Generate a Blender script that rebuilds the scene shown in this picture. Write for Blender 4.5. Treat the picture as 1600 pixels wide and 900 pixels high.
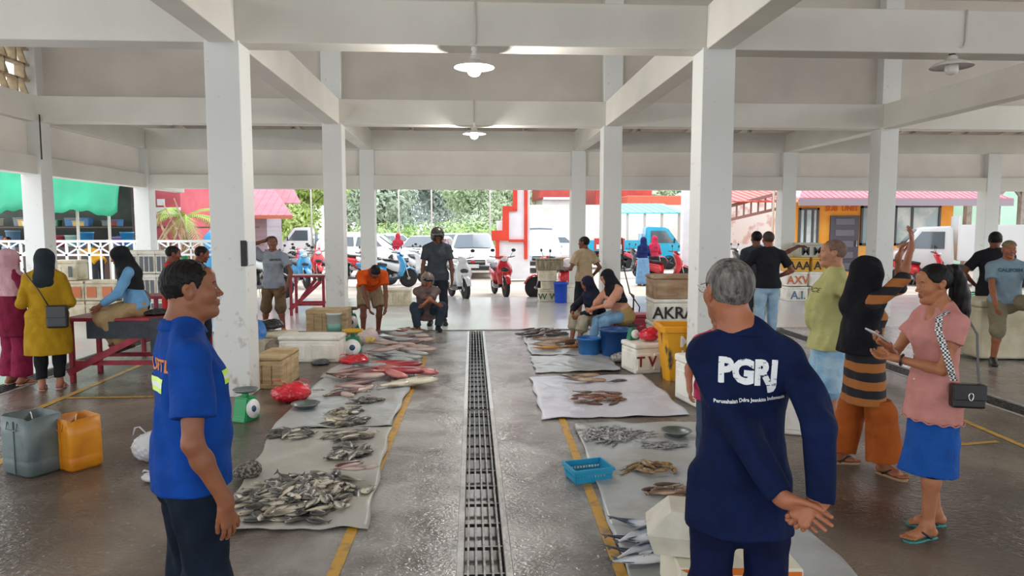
import bpy, bmesh, math, random
import numpy as np
from mathutils import Vector, Matrix, Euler, Quaternion
from mathutils.bvhtree import BVHTree
random.seed(7); RNG = np.random.RandomState(7)
for o in list(bpy.data.objects): bpy.data.objects.remove(o)
SC = bpy.context.scene
COL = SC.collection
PI = math.pi
def R(d): return d*PI/180

# ---------------------------------------------------------------- camera
CAM_H, FPX = 1.72, 1093.0
cd = bpy.data.cameras.new('camera'); cam = bpy.data.objects.new('camera', cd); COL.objects.link(cam)
cd.sensor_fit = 'HORIZONTAL'; cd.sensor_width = 36.0; cd.lens = 36.0*FPX/1600.0
cd.clip_end = 500; cd.clip_start = 0.05
cam.location = (0, 0, CAM_H)
YAW, PITCH = -math.atan(62/FPX), -math.atan(93/FPX)
cam.rotation_euler = (PI/2+PITCH, 0, YAW)
SC.camera = cam
# ---------------------------------------------------------------- world: bright overcast sky
w = bpy.data.worlds.new('sky'); SC.world = w; w.use_nodes = True
nt = w.node_tree; nt.nodes.clear()
wo = nt.nodes.new('ShaderNodeOutputWorld'); bg = nt.nodes.new('ShaderNodeBackground')
tc = nt.nodes.new('ShaderNodeTexCoord'); ns = nt.nodes.new('ShaderNodeTexNoise'); ns.inputs['Scale'].default_value = 2.2; ns.inputs['Detail'].default_value = 5
cr = nt.nodes.new('ShaderNodeValToRGB'); cr.color_ramp.elements[0].color = (0.78, 0.87, 0.97, 1); cr.color_ramp.elements[1].color = (1, 1, 1, 1)
cr.color_ramp.elements[0].position = 0.3; cr.color_ramp.elements[1].position = 0.7
nt.links.new(tc.outputs['Generated'], ns.inputs['Vector']); nt.links.new(ns.outputs['Fac'], cr.inputs['Fac'])
nt.links.new(cr.outputs['Color'], bg.inputs['Color']); nt.links.new(bg.outputs[0], wo.inputs[0])
bg.inputs['Strength'].default_value = 1.0
# a weak, very soft sun behind the cloud
sd = bpy.data.lights.new('sun', 'SUN'); sd.energy = 0.6; sd.angle = R(40); sd.color = (1, 0.97, 0.92)
sun = bpy.data.objects.new('sun', sd); COL.objects.link(sun); sun.rotation_euler = (R(-28), R(18), 0); sun.location = (0, 0, 20)
# exposure
SC.view_settings.view_transform = 'Standard'; SC.view_settings.look = 'None'
SC.view_settings.gamma = 1.0; SC.view_settings.use_curve_mapping = False
SC.view_settings.exposure = 1.45
SC.cycles.max_bounces = 8; SC.cycles.diffuse_bounces = 5; SC.cycles.glossy_bounces = 4
SC.cycles.transparent_max_bounces = 12; SC.cycles.sample_clamp_indirect = 6; SC.cycles.caustics_reflective = False; SC.cycles.caustics_refractive = False

CM = Euler((PI/2+PITCH, 0, YAW)).to_matrix()
def ray(px, py): return CM @ Vector(((px-800)/FPX, (450-py)/FPX, -1.0))
def G(px, py, z=0.0):                       # place on a level surface seen at this pixel
    d = ray(px, py); t = (z-CAM_H)/d.z
    return Vector((d.x*t, d.y*t, z))
def V(px, py, Y):                           # point at a known distance down the hall
    d = ray(px, py); t = Y/d.y
    return Vector((d.x*t, Y, CAM_H+d.z*t))
# ================================================================ materials
MATS = {}
def mat(name, col=(.5,.5,.5), rough=.6, col2=None, scale=6.0, bump=0.0, bscale=None, metal=0.0, spec=.5, coat=0.0, sss=0.0,
        alpha=1.0, trans=0.0, emit=None, estr=0.0, contrast=(.35,.65), stretch=None, rvar=0.0, detail=4.0):
    if name in MATS: return MATS[name]
    m = bpy.data.materials.new(name); m.use_nodes = True; MATS[name] = m
    t = m.node_tree; b = t.nodes['Principled BSDF']
    b.inputs['Base Color'].default_value = (*col, 1); b.inputs['Roughness'].default_value = rough
    b.inputs['Metallic'].default_value = metal; b.inputs['Specular IOR Level'].default_value = spec
    b.inputs['Coat Weight'].default_value = coat; b.inputs['Alpha'].default_value = alpha
    b.inputs['Transmission Weight'].default_value = trans
    if sss: b.inputs['Subsurface Weight'].default_value = sss; b.inputs['Subsurface Radius'].default_value = (.012,.005,.003)
    if emit: b.inputs['Emission Color'].default_value = (*emit, 1); b.inputs['Emission Strength'].default_value = estr
    if col2 or bump or rvar:
        tc = t.nodes.new('ShaderNodeTexCoord'); v = tc.outputs['Object']
        if stretch:
            mp = t.nodes.new('ShaderNodeMapping'); mp.inputs['Scale'].default_value = stretch; t.links.new(v, mp.inputs[0]); v = mp.outputs[0]
        n = t.nodes.new('ShaderNodeTexNoise'); n.inputs['Scale'].default_value = scale; n.inputs['Detail'].default_value = detail; t.links.new(v, n.inputs['Vector'])
        if col2:
            r = t.nodes.new('ShaderNodeValToRGB'); r.color_ramp.elements[0].position = contrast[0]; r.color_ramp.elements[1].position = contrast[1]
            r.color_ramp.elements[0].color = (*col, 1); r.color_ramp.elements[1].color = (*col2, 1)
            t.links.new(n.outputs['Fac'], r.inputs['Fac']); t.links.new(r.outputs['Color'], b.inputs['Base Color'])
        if rvar:
            mr = t.nodes.new('ShaderNodeMapRange'); mr.inputs['From Min'].default_value = .3; mr.inputs['From Max'].default_value = .7
            mr.inputs['To Min'].default_value = max(0, rough-rvar); mr.inputs['To Max'].default_value = rough+rvar
            t.links.new(n.outputs['Fac'], mr.inputs['Value']); t.links.new(mr.outputs[0], b.inputs['Roughness'])
        if bump:
            n2 = t.nodes.new('ShaderNodeTexNoise'); n2.inputs['Scale'].default_value = bscale or scale*4; n2.inputs['Detail'].default_value = 3; t.links.new(v, n2.inputs['Vector'])
            bp = t.nodes.new('ShaderNodeBump'); bp.inputs['Strength'].default_value = min(1, bump); bp.inputs['Distance'].default_value = .02
            t.links.new(n2.outputs['Fac'], bp.inputs['Height']); t.links.new(bp.outputs[0], b.inputs['Normal'])
    return m
def hexc(h):
    h = h.lstrip('#'); c = [int(h[i:i+2], 16)/255 for i in (0, 2, 4)]
    return tuple(x/12.92 if x <= .04045 else ((x+.055)/1.055)**2.4 for x in c)
def hm(h, name=None, **k):
    if 'col2' in k and isinstance(k['col2'], str): k['col2'] = hexc(k['col2'])
    return mat(name or ('m_'+h.strip('#')+'_'+'_'.join(str(v) for v in k.values())), hexc(h), **k)
def cloth(h, h2=None):
    if h2 is None:
        c = hexc(h); c2 = tuple(x*.8 for x in c)
    else: c2 = hexc(h2)
    return mat('cloth_'+h+(h2 or ''), hexc(h), rough=.85, col2=c2, scale=9, bump=.9, bscale=12, spec=.2)

# ================================================================ object helpers
def tag(o, label=None, cat=None, group=None, kind=None):
    if label: o['label'] = label
    if cat: o['category'] = cat
    if group: o['group'] = group
    if kind: o['kind'] = kind
    return o
def thing(name, label, cat, loc=(0,0,0), rz=0, group=None):
    o = bpy.data.objects.new(name, None); COL.objects.link(o); o.location = loc; o.rotation_euler = (0, 0, rz); o.empty_display_size = .1
    return tag(o, label, cat, group)
def link_mesh(name, me, mats, parent=None, loc=None, rot=None):
    for m in (mats if isinstance(mats, (list, tuple)) else [mats]): me.materials.append(m)
    o = bpy.data.objects.new(name, me); COL.objects.link(o)
    if parent: o.parent = parent
    if loc is not None: o.location = loc
    if rot is not None: o.rotation_euler = rot
    return o
def copy_tree(o, parent=None):
    c = o.copy(); COL.objects.link(c); c.parent = parent
    for ch in list(o.children): copy_tree(ch, c)
    return c
class MB:
    """collects shapes into ONE mesh"""
    def __init__(s): s.v = []; s.f = []; s.m = []; s.sm = []
    def add(s, vs, fs, mi=0, smooth=False, M=None):
        b = len(s.v)
        for p in vs:
            p = Vector(p); s.v.append(tuple(M @ p if M else p))
        for f in fs: s.f.append(tuple(b+i for i in f)); s.m.append(mi); s.sm.append(smooth)
        return s
    def bm(s, bm, mi=0, smooth=False, M=None):
        bm.verts.index_update(); s.add([v.co[:] for v in bm.verts], [[v.index for v in f.verts] for f in bm.faces], mi, smooth, M); bm.free(); return s
    def box(s, c, d, mi=0, rot=(0,0,0), bev=0.0, M=None, seg=1, taper=None):
        bm = bmesh.new(); bmesh.ops.create_cube(bm, size=1)
        for v in bm.verts:
            v.co = Vector((v.co.x*d[0], v.co.y*d[1], v.co.z*d[2]))
            if taper and v.co.z > 0: v.co.x *= taper[0]; v.co.y *= taper[1]
        if bev: bmesh.ops.bevel(bm, geom=bm.edges[:], offset=bev, segments=seg, affect='EDGES', profile=.5)
        T = Matrix.Translation(c) @ Euler(rot).to_matrix().to_4x4()
        return s.bm(bm, mi, False, (M @ T) if M else T)
    def bar(s, a, b, w, h=None, mi=0, bev=0.0, M=None):
        a, b = Vector(a), Vector(b); d = b-a; L = d.length; h = h or w
        q = d.to_track_quat('X', 'Z').to_matrix().to_4x4()
        bm = bmesh.new(); bmesh.ops.create_cube(bm, size=1)
        for v in bm.verts: v.co = Vector((v.co.x*L, v.co.y*w, v.co.z*h))
        if bev: bmesh.ops.bevel(bm, geom=bm.edges[:], offset=bev, segments=1, affect='EDGES')
        T = Matrix.Translation((a+b)/2) @ q
        return s.bm(bm, mi, False, (M @ T) if M else T)
    def tube(s, pts, r, n=8, mi=0, M=None, closed=False, smooth=True, flat=None):
        pts = [Vector(p) for p in pts]; N = len(pts); rs = r if isinstance(r, (list, tuple)) else [r]*N
        vs = []; up = Vector((0, 0, 1)); prev = None
        for i, p in enumerate(pts):
            if closed: t = (pts[(i+1) % N]-pts[i-1]).normalized()
            else: t = (pts[min(i+1, N-1)]-pts[max(i-1, 0)]).normalized()
            if prev is None: x = t.cross(up if abs(t.z) < .9 else Vector((0, 1, 0))).normalized()
            else: x = (prev-t*prev.dot(t)).normalized()
            prev = x; y = t.cross(x)
            for k in range(n):
                a = 2*PI*k/n; vs.append(p+x*math.cos(a)*rs[i]+y*math.sin(a)*rs[i]*(flat or 1))
        fs = []
        for i in range(N if closed else N-1):
            j = (i+1) % N
            for k in range(n): l = (k+1) % n; fs.append((i*n+k, i*n+l, j*n+l, j*n+k))
        if not closed: fs.append(tuple(range(n))[::-1]); fs.append(tuple((N-1)*n+k for k in range(n)))
        return s.add(vs, fs, mi, smooth, M)
    def lathe(s, prof, n=20, mi=0, M=None, c=(0,0,0), smooth=True, sx=1, sy=1):
        vs = []; fs = []
        for r, z in prof:
            for k in range(n): a = 2*PI*k/n; vs.append((c[0]+r*math.cos(a)*sx, c[1]+r*math.sin(a)*sy, c[2]+z))
        m = len(prof)
        for i in range(m-1):
            for k in range(n): l = (k+1) % n; fs.append((i*n+k, i*n+l, (i+1)*n+l, (i+1)*n+k))
        if prof[0][0] > 1e-4: fs.append(tuple(range(n))[::-1])
        if prof[-1][0] > 1e-4: fs.append(tuple((m-1)*n+k for k in range(n)))
        return s.add(vs, fs, mi, smooth, M)
    def loft(s, rings, mi=0, M=None, smooth=True, cap=True):
        n = len(rings[0]); vs = [p for r in rings for p in r]; fs = []
        for i in range(len(rings)-1):
            for k in range(n): l = (k+1) % n; fs.append((i*n+k, i*n+l, (i+1)*n+l, (i+1)*n+k))
        if cap: fs.append(tuple(range(n))[::-1]); fs.append(tuple((len(rings)-1)*n+k for k in range(n)))
        return s.add(vs, fs, mi, smooth, M)
    def prism(s, outline, y0, y1, mi=0, M=None, plane='XZ', bev=0.0):
        """outline (a,b) extruded across the third axis"""
        def P(a, b, c): return (a, c, b) if plane == 'XZ' else ((c, a, b) if plane == 'YZ' else (a, b, c))
        bm = bmesh.new(); A = [bm.verts.new(P(a, b, y0)) for a, b in outline]; B = [bm.verts.new(P(a, b, y1)) for a, b in outline]
        n = len(outline); bm.faces.new(A); bm.faces.new(B[::-1])
        for i in range(n): bm.faces.new((A[i], B[i], B[(i+1) % n], A[(i+1) % n]))
        bmesh.ops.recalc_face_normals(bm, faces=bm.faces[:])
        if bev: bmesh.ops.bevel(bm, geom=bm.edges[:], offset=bev, segments=2, affect='EDGES')
        return s.bm(bm, mi, False, M)
    def ball(s, c, r, mi=0, n=12, M=None, sc=(1,1,1), rot=(0,0,0)):
        vs = []; fs = []; m = max(4, n//2+1)
        T = Matrix.Translation(c) @ Euler(rot).to_matrix().to_4x4()
        prof = [(math.sin(PI*i/m), -math.cos(PI*i/m)) for i in range(m+1)]
        mb = MB(); mb.lathe([(a*r, b*r) for a, b in prof], n)
        vs = [T @ Vector((p[0]*sc[0], p[1]*sc[1], p[2]*sc[2])) for p in mb.v]
        return s.add(vs, mb.f, mi, True, M)
    def build(s, name, mats, parent=None, loc=None, rot=None, weld=False, recalc=True):
        me = bpy.data.meshes.new(name); me.from_pydata(s.v, [], s.f)
        me.polygons.foreach_set('material_index', s.m); me.polygons.foreach_set('use_smooth', s.sm)
        if recalc or weld:
            bm = bmesh.new(); bm.from_mesh(me)
            if weld: bmesh.ops.remove_doubles(bm, verts=bm.verts[:], dist=1e-4)
            if recalc: bmesh.ops.recalc_face_normals(bm, faces=bm.faces[:])
            bm.to_mesh(me); bm.free()
        me.update()
        return link_mesh(name, me, mats, parent, loc, rot)
def text_bm(txt, size, extr=0.004, bold=0.0, align='CENTER', shear=0):
    c = bpy.data.curves.new('writing', 'FONT'); c.body = txt; c.size = size; c.extrude = extr; c.offset = bold; c.align_x = align; c.align_y = 'CENTER'; c.shear = shear; c.resolution_u = 3
    o = bpy.data.objects.new('writing', c); COL.objects.link(o); dg = bpy.context.evaluated_depsgraph_get(); dg.update()
    me = bpy.data.meshes.new_from_object(o.evaluated_get(dg)); bpy.data.objects.remove(o); bpy.data.curves.remove(c)
    bm = bmesh.new(); bm.from_mesh(me); bpy.data.meshes.remove(me); return bm
def text_on(mb, txt, size, M, mi=0, extr=.003, bold=0.0, shear=0):
    return mb.bm(text_bm(txt, size, extr, bold, shear=shear), mi, False, M)
def M_at(loc, rot=(0,0,0)): return Matrix.Translation(loc) @ Euler(rot).to_matrix().to_4x4()

# ================================================================ signed-distance modelling (continuous organic surfaces)
def _smin(a, b, k):
    if k <= 0: return np.minimum(a, b)
    h = np.clip(.5+.5*(b-a)/k, 0, 1); return b+(a-b)*h-k*h*(1-h)
def _smax(a, b, k): return -_smin(-a, -b, k)
def cap(a, b, ra, rb, k=.02, u=None, fu=1.0, op='+', flat=(0, 0), v=None, fv=1.0):
    a = np.array(a, float); b = np.array(b, float); ba = b-a; L2 = max(float(ba@ba), 1e-9); L = math.sqrt(L2)
    uu = None if u is None else np.array(u, float)/np.linalg.norm(u)
    vv = None if v is None else np.array(v, float)/np.linalg.norm(v)
    def fn(x, y, z):
        px, py, pz = x-a[0], y-a[1], z-a[2]
        t0 = (px*ba[0]+py*ba[1]+pz*ba[2])/L2; t = np.clip(t0, 0, 1)
        px, py, pz = px-t*ba[0], py-t*ba[1], pz-t*ba[2]
        for w_, f_ in ((uu, fu), (vv, fv)):
            if w_ is not None:
                d = (px*w_[0]+py*w_[1]+pz*w_[2])*(1/f_-1); px, py, pz = px+d*w_[0], py+d*w_[1], pz+d*w_[2]
        r = ra+(rb-ra)*t; m = min(1, fu, fv)
        d = (np.sqrt(px*px+py*py+pz*pz)-r)*m
        if flat[0]: d = np.maximum(d, -t0*L)
        if flat[1]: d = np.maximum(d, (t0-1)*L)
        return d
    rr = max(ra, rb)*max(1, fu, fv); return (fn, np.minimum(a, b)-rr, np.maximum(a, b)+rr, op, k)
def ell(c, r, k=.02, op='+', F=None):
    """ellipsoid, optional 3x3 frame F (columns = axes)"""
    c = np.array(c, float); r = np.array(r, float); F = np.eye(3) if F is None else np.array(F, float)
    def fn(x, y, z):
        p = (x-c[0], y-c[1], z-c[2]); q = 0; g = 0
        for i in range(3):
            d = p[0]*F[0, i]+p[1]*F[1, i]+p[2]*F[2, i]; q = q+(d/r[i])**2; g = g+(d/r[i]**2)**2
        q = np.sqrt(q)+1e-9; g = np.sqrt(g)+1e-9
        return q*(q-1)/g
    m = r.max(); return (fn, c-m, c+m, op, k)
def lofts(st, side, front, k=.03, op='+'):
    """st: list of (point, r_side, r_front); elliptical loft along a chain"""
    side = np.array(side, float); front = np.array(front, float); P = [np.array(s[0], float) for s in st]
    def fn(x, y, z):
        out = None
        for i in range(len(st)-1):
            a, b = P[i], P[i+1]; ba = b-a; L2 = float(ba@ba)+1e-12
            px, py, pz = x-a[0], y-a[1], z-a[2]
            t = np.clip((px*ba[0]+py*ba[1]+pz*ba[2])/L2, 0, 1)
            t_ = t
            px, py, pz = px-t*ba[0], py-t*ba[1], pz-t*ba[2]
            rs = st[i][1]+(st[i+1][1]-st[i][1])*t_; rf = st[i][2]+(st[i+1][2]-st[i][2])*t_
            ds = px*side[0]+py*side[1]+pz*side[2]; df = px*front[0]+py*front[1]+pz*front[2]
            wx, wy, wz = px-ds*side[0]-df*front[0], py-ds*side[1]-df*front[1], pz-ds*side[2]-df*front[2]
            m = np.minimum(rs, rf)*.8
            q = np.sqrt((ds/rs)**2+(df/rf)**2+(wx*wx+wy*wy+wz*wz)/m**2)
            g = np.sqrt((ds/rs**2)**2+(df/rf**2)**2+(wx*wx+wy*wy+wz*wz)/m**4)+1e-6
            d = np.where(q < .3, (q-1)*m, q*(q-1)/g)
            out = d if out is None else _smin(out, d, .012)
        return out
    rr = max(max(s[1], s[2]) for s in st)
    return (fn, np.min(P, axis=0)-rr, np.max(P, axis=0)+rr, op, k)
def half(n, p, k=0.0):
    """keep the side the normal points away from: cut where (x-p).n > 0"""
    n = np.array(n, float); n /= np.linalg.norm(n); p = np.array(p, float)
    def fn(x, y, z): return (x-p[0])*n[0]+(y-p[1])*n[1]+(z-p[2])*n[2]
    return (fn, None, None, 'cut', k)
def noise_prim(amp, fr=(30, 26, 9), seed=0.0):
    def fn(x, y, z):
        a = np.sin(x*fr[0]+3*np.sin(z*fr[2]*.7+seed)+seed)*np.sin(y*fr[1]+2*np.sin(z*fr[2]+seed*2)+z*fr[2])
        b = np.sin(x*fr[0]*2.1+y*fr[1]*1.7+z*fr[2]*1.9+seed*3)
        return amp*(a+.4*b)
    return (fn, None, None, 'disp', 0)
def gridfield(prims, lo, hi, h, margin=.03):
    lo = np.array(lo, float); hi = np.array(hi, float); n = np.ceil((hi-lo)/h).astype(int)+2
    ax = [lo[i]+h*np.arange(n[i]) for i in range(3)]
    F = np.full(tuple(n), 1.0, np.float32)
    for fn, a, b, op, k in prims:
        if a is None: sl = [slice(0, n[i]) for i in range(3)]
        else:
            m = margin+k
            sl = []
            for i in range(3):
                i0 = max(0, int((a[i]-m-lo[i])/h)); i1 = min(n[i], int((b[i]+m-lo[i])/h)+2)
                sl.append(slice(i0, max(i0, i1)))
            if any(s.stop <= s.start for s in sl): continue
        x = ax[0][sl[0]][:, None, None].astype(np.float32); y = ax[1][sl[1]][None, :, None].astype(np.float32); z = ax[2][sl[2]][None, None, :].astype(np.float32)
        d = fn(x, y, z); sl = tuple(sl); c = F[sl]
        if op == '+': F[sl] = _smin(c, d, k)
        elif op == '-': F[sl] = _smax(c, -d, k)
        elif op == 'cut': F[sl] = _smax(c, d, k)
        elif op == 'disp': F[sl] = c+d
    return F, lo
def surface_nets(F, lo, h):
    s = F < 0; nx, ny, nz = F.shape
    cs = [(i, j, k) for i in (0, 1) for j in (0, 1) for k in (0, 1)]
    cnt = sum(s[i:nx-1+i, j:ny-1+j, k:nz-1+k].astype(np.int8) for i, j, k in cs)
    act = (cnt > 0) & (cnt < 8); I, J, K = np.nonzero(act); N = len(I)
    if N == 0: return np.zeros((0, 3)), np.zeros((0, 4), int)
    idx = np.full(act.shape, -1, np.int32); idx[I, J, K] = np.arange(N)
    val = {c: F[I+c[0], J+c[1], K+c[2]] for c in cs}
    acc = np.zeros((N, 3)); num = np.zeros(N)
    for a in cs:
        for ax in range(3):
            if a[ax] == 0:
                b = tuple(1 if i == ax else a[i] for i in range(3)); va, vb = val[a], val[b]
                m = (va < 0) != (vb < 0); t = np.where(m, va/np.where(np.abs(va-vb) < 1e-12, 1, va-vb), 0)
                for i in range(3): acc[:, i] += np.where(m, a[i]+(t if i == ax else 0), 0)
                num += m
    V_ = (acc/num[:, None]+np.stack([I, J, K], 1))*h+lo
    fs = []
    for ax in range(3):
        o1, o2 = [i for i in range(3) if i != ax]
        sa = [slice(None)]*3; sb = [slice(None)]*3; sa[ax] = slice(0, -1); sb[ax] = slice(1, None)
        A = s[tuple(sa)]; B = s[tuple(sb)]; d = A != B; q = list(np.nonzero(d)); keep = (q[o1] > 0) & (q[o2] > 0) & (q[o1] < F.shape[o1]-1) & (q[o2] < F.shape[o2]-1)
        q = [c[keep] for c in q]; inside = A[tuple(q)]
        def cell(da, db):
            c = [q[0], q[1], q[2]]; c[o1] = c[o1]-da; c[o2] = c[o2]-db; return idx[tuple(c)]
        quad = np.stack([cell(1, 1), cell(0, 1), cell(0, 0), cell(1, 0)], 1)
        flip = inside if ax != 1 else ~inside
        quad[~flip] = quad[~flip][:, ::-1]; fs.append(quad)
    f = np.concatenate(fs); f = f[(f >= 0).all(1)]
    return V_, f
def sdf_arrays(prims, h, lo=None, hi=None, pad=.012):
    if lo is None:
        bs = [p for p in prims if p[1] is not None and p[3] == '+']; lo = np.min([p[1] for p in bs], axis=0)-pad-h; hi = np.max([p[2] for p in bs], axis=0)+pad+h
    F, lo = gridfield(prims, lo, hi, h); return surface_nets(F, lo, h)
def np_mesh(name, parts, spots=(), boxmat=None):
    """parts: [(verts, quads)] -> one mesh; spots: (centre, radii, mat index)"""
    vs = []; fs = []; b = 0
    for v, f in parts: vs.append(v); fs.append(f+b); b += len(v)
    v = np.concatenate(vs); f = np.concatenate(fs)
    me = bpy.data.meshes.new(name); me.vertices.add(len(v)); me.vertices.foreach_set('co', v.astype(np.float32).ravel())
    me.loops.add(f.size); me.loops.foreach_set('vertex_index', f.astype(np.int32).ravel())
    me.polygons.add(len(f)); me.polygons.foreach_set('loop_start', np.arange(0, f.size, 4, dtype=np.int32)); me.polygons.foreach_set('loop_total', np.full(len(f), 4, np.int32))
    mi = np.zeros(len(f), np.int32); c = v[f].mean(1)
    for sp in spots:
        ce, rr, k, Fr = sp; d = (c-np.array(ce))@np.array(Fr); mi[((d/np.array(rr))**2).sum(1) < 1] = k
    me.polygons.foreach_set('material_index', mi); me.polygons.foreach_set('use_smooth', np.ones(len(f), bool))
    me.update(calc_edges=True); me.validate(); return me
def sdf_obj(name, prims, h, mats, parent=None, **kw):
    v, f = sdf_arrays(prims, h, **kw)
    return link_mesh(name, np_mesh(name, [(v, f)]), mats, parent)
# ================================================================ people: one continuous body surface each, clothes and hair as children
def nz(v): v = np.array(v, float); return v/(np.linalg.norm(v)+1e-12)
def ik(a, c, l1, l2, pole):
    a = np.array(a, float); c = np.array(c, float); d = c-a; L = np.linalg.norm(d)
    if L > (l1+l2)*.998: c = a+d/L*(l1+l2)*.998; d = c-a; L = np.linalg.norm(d)
    n = d/L; x = (l1*l1-l2*l2+L*L)/(2*L); hgt = math.sqrt(max(l1*l1-x*x, 0)); p = np.array(pole, float); p = p-n*(p@n); p = nz(p)
    return a+n*x+p*hgt, c
def skin(h, h2=None):
    c = hexc(h); return mat('skin_'+h, c, rough=.48, col2=tuple(x*.86 for x in c), scale=18, bump=.06, bscale=160, spec=.4, sss=.08)
M_hair = mat('black_hair', hexc('#0b0908'), rough=.5, col2=hexc('#15110f'), scale=30, stretch=(1, 1, .12), bump=.4, bscale=200, spec=.2)
M_hairgrey = mat('grey_hair', hexc('#3d3a38'), rough=.55, col2=hexc('#8e8882'), scale=60, stretch=(1, 1, .22), bump=.9, bscale=170, contrast=(.35, .7))
M_eyew = mat('eye_white', hexc('#d8d0c8'), rough=.25); M_iris = mat('dark_iris', hexc('#150d0a'), rough=.1)
M_lip = mat('lip', hexc('#8a4a40'), rough=.4, sss=.05); M_nail = mat('nail', hexc('#c99a86'), rough=.25)
M_blackp = mat('black_leather', hexc('#151517'), rough=.32, bump=.04, bscale=90, spec=.6)
M_metalc = mat('chrome', hexc('#c8c8c8'), rough=.2, metal=1.0)

def head_frame(yaw=0, pitch=0, roll=0):
    """columns: right, forward, up in person space"""
    m = Euler((R(pitch), R(roll), R(yaw)), 'XYZ').to_matrix(); return np.array(m)
def head_prims(c, F, s=1.0, fem=False, fat=0.0):
    c = np.array(c, float)
    def W_(p): return c+F @ (np.array(p, float)*s)
    def C(a, b, ra, rb, k, op='+'): return cap(W_(a), W_(b), ra*s, rb*s, k*s, op=op)
    def E_(a, r, k, op='+'): return ell(W_(a), np.array(r)*s, k*s, op, F)
    j = .80 if fem else 1.0; j += fat*.25
    P = [E_((0, -.014, .026), (.0745, .093, .087), .02), E_((0, .028, -.03), (.058*j, .062, .078), .03),
         C((0, .01, -.055), (0, .062, -.09), .044*j, .023*j, .02), C((-.046*j, -.008, -.048), (-.018, .062, -.09), .018, .013, .02), C((.046*j, -.008, -.048), (.018, .062, -.09), .018, .013, .02),
         E_((0, .076, -.102), (.018, .014, .014), .014),
         E_((-.036, .057, -.024), (.026, .022, .026), .025), E_((.036, .057, -.024), (.026, .022, .026), .025),
         C((-.033, .077, .022), (.033, .077, .022), .010 if fem else .013, .010 if fem else .013, .014),
         E_((0, .062, .05), (.05, .03, .035), .02),
         E_((-.031, .098, .001), (.017, .018, .011), .010, '-'), E_((.031, .098, .001), (.017, .018, .011), .010, '-'),
         E_((-.031, .073, .001), (.0155, .0150, .0125), .004), E_((.031, .073, .001), (.0155, .0150, .0125), .004),
         C((0, .082, .014), (0, .102 if fem else .104, -.026), .0070 if fem else .0075, .0085 if fem else .0095, .012), E_((0, .104 if fem else .106, -.029), (.0115, .0100, .0085), .006), E_((-.0125, .096, -.032), (.0085, .0095, .0075), .006), E_((.0125, .096, -.032), (.0085, .0095, .0075), .006),
         E_((-.006, .104, -.038), (.003, .004, .003), .002, '-'), E_((.006, .104, -.038), (.003, .004, .003), .002, '-'),
         E_((0, .078, -.058), (.026, .012, .012), .010),
         C((-.020, .082, -.0575), (0, .0925, -.0555), .0045, .0065, .004), C((.020, .082, -.0575), (0, .0925, -.0555), .0045, .0065, .004),
         C((-.017, .082, -.067), (0, .0905, -.0685), .0045, .0075, .004), C((.017, .082, -.067), (0, .0905, -.0685), .0045, .0075, .004),
         C((-.021, .093, -.0622), (0, .1015, -.0620), .0016, .0016, .002, '-'), C((.021, .093, -.0622), (0, .1015, -.0620), .0016, .0016, .002, '-')]
    if fat: P.append(E_((0, .035, -.098), (.045*fat*1.3+.02, .04, .025), .03))
    for sx in (-1, 1):
        x = .0735*sx
        P += [E_((x, -.010, -.006), (.010, .019, .031), .006), E_((x+.005*sx, -.017, .006), (.008, .018, .024), .004),
              E_((x+.013*sx, -.008, .002), (.008, .010, .017), .004, '-')]
    return P, W_
def hair_prims(W_, F, s, style='short'):
    P = [ell(W_((0, -.016, .030)), np.array((.083, .102, .093))*s, .01, '+', F)]
    c = W_((0, 0, 0)); R_ = F
    if style == 'short': ky = [-.12, -.07, -.035, -.022, .012, .022, .05, .075, .12]; kz = [-.065, -.06, -.045, .030, .032, -.004, .052, .076, .08]
    elif style == 'buzz': ky = [-.12, -.07, -.035, -.022, .012, .022, .045, .06, .12]; kz = [-.05, -.045, -.03, .03, .03, .01, .075, .10, .12]
    else: ky = [-.12, -.06, -.03, -.015, .012, .035, .06, .08, .12]; kz = [-.06, -.05, -.03, .008, .008, .018, .052, .074, .08]
    def cut(x, y, z):
        px, py, pz = (x-c[0])/s, (y-c[1])/s, (z-c[2])/s
        lx = px*R_[0, 0]+py*R_[1, 0]+pz*R_[2, 0]; ly = px*R_[0, 1]+py*R_[1, 1]+pz*R_[2, 1]; lz = px*R_[0, 2]+py*R_[1, 2]+pz*R_[2, 2]
        g = np.interp(ly, ky, kz); g = g+.010*np.clip(.05-np.abs(lx), 0, 1)*0
        return (g-lz)*.6*s
    P.append((cut, None, None, 'cut', .004*s))
    if style == 'short': P.append(noise_prim(.0022, (170, 150, 60), 1.3))
    else: P.append(noise_prim(.0008, (90, 80, 40), .4))
    return P
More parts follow.
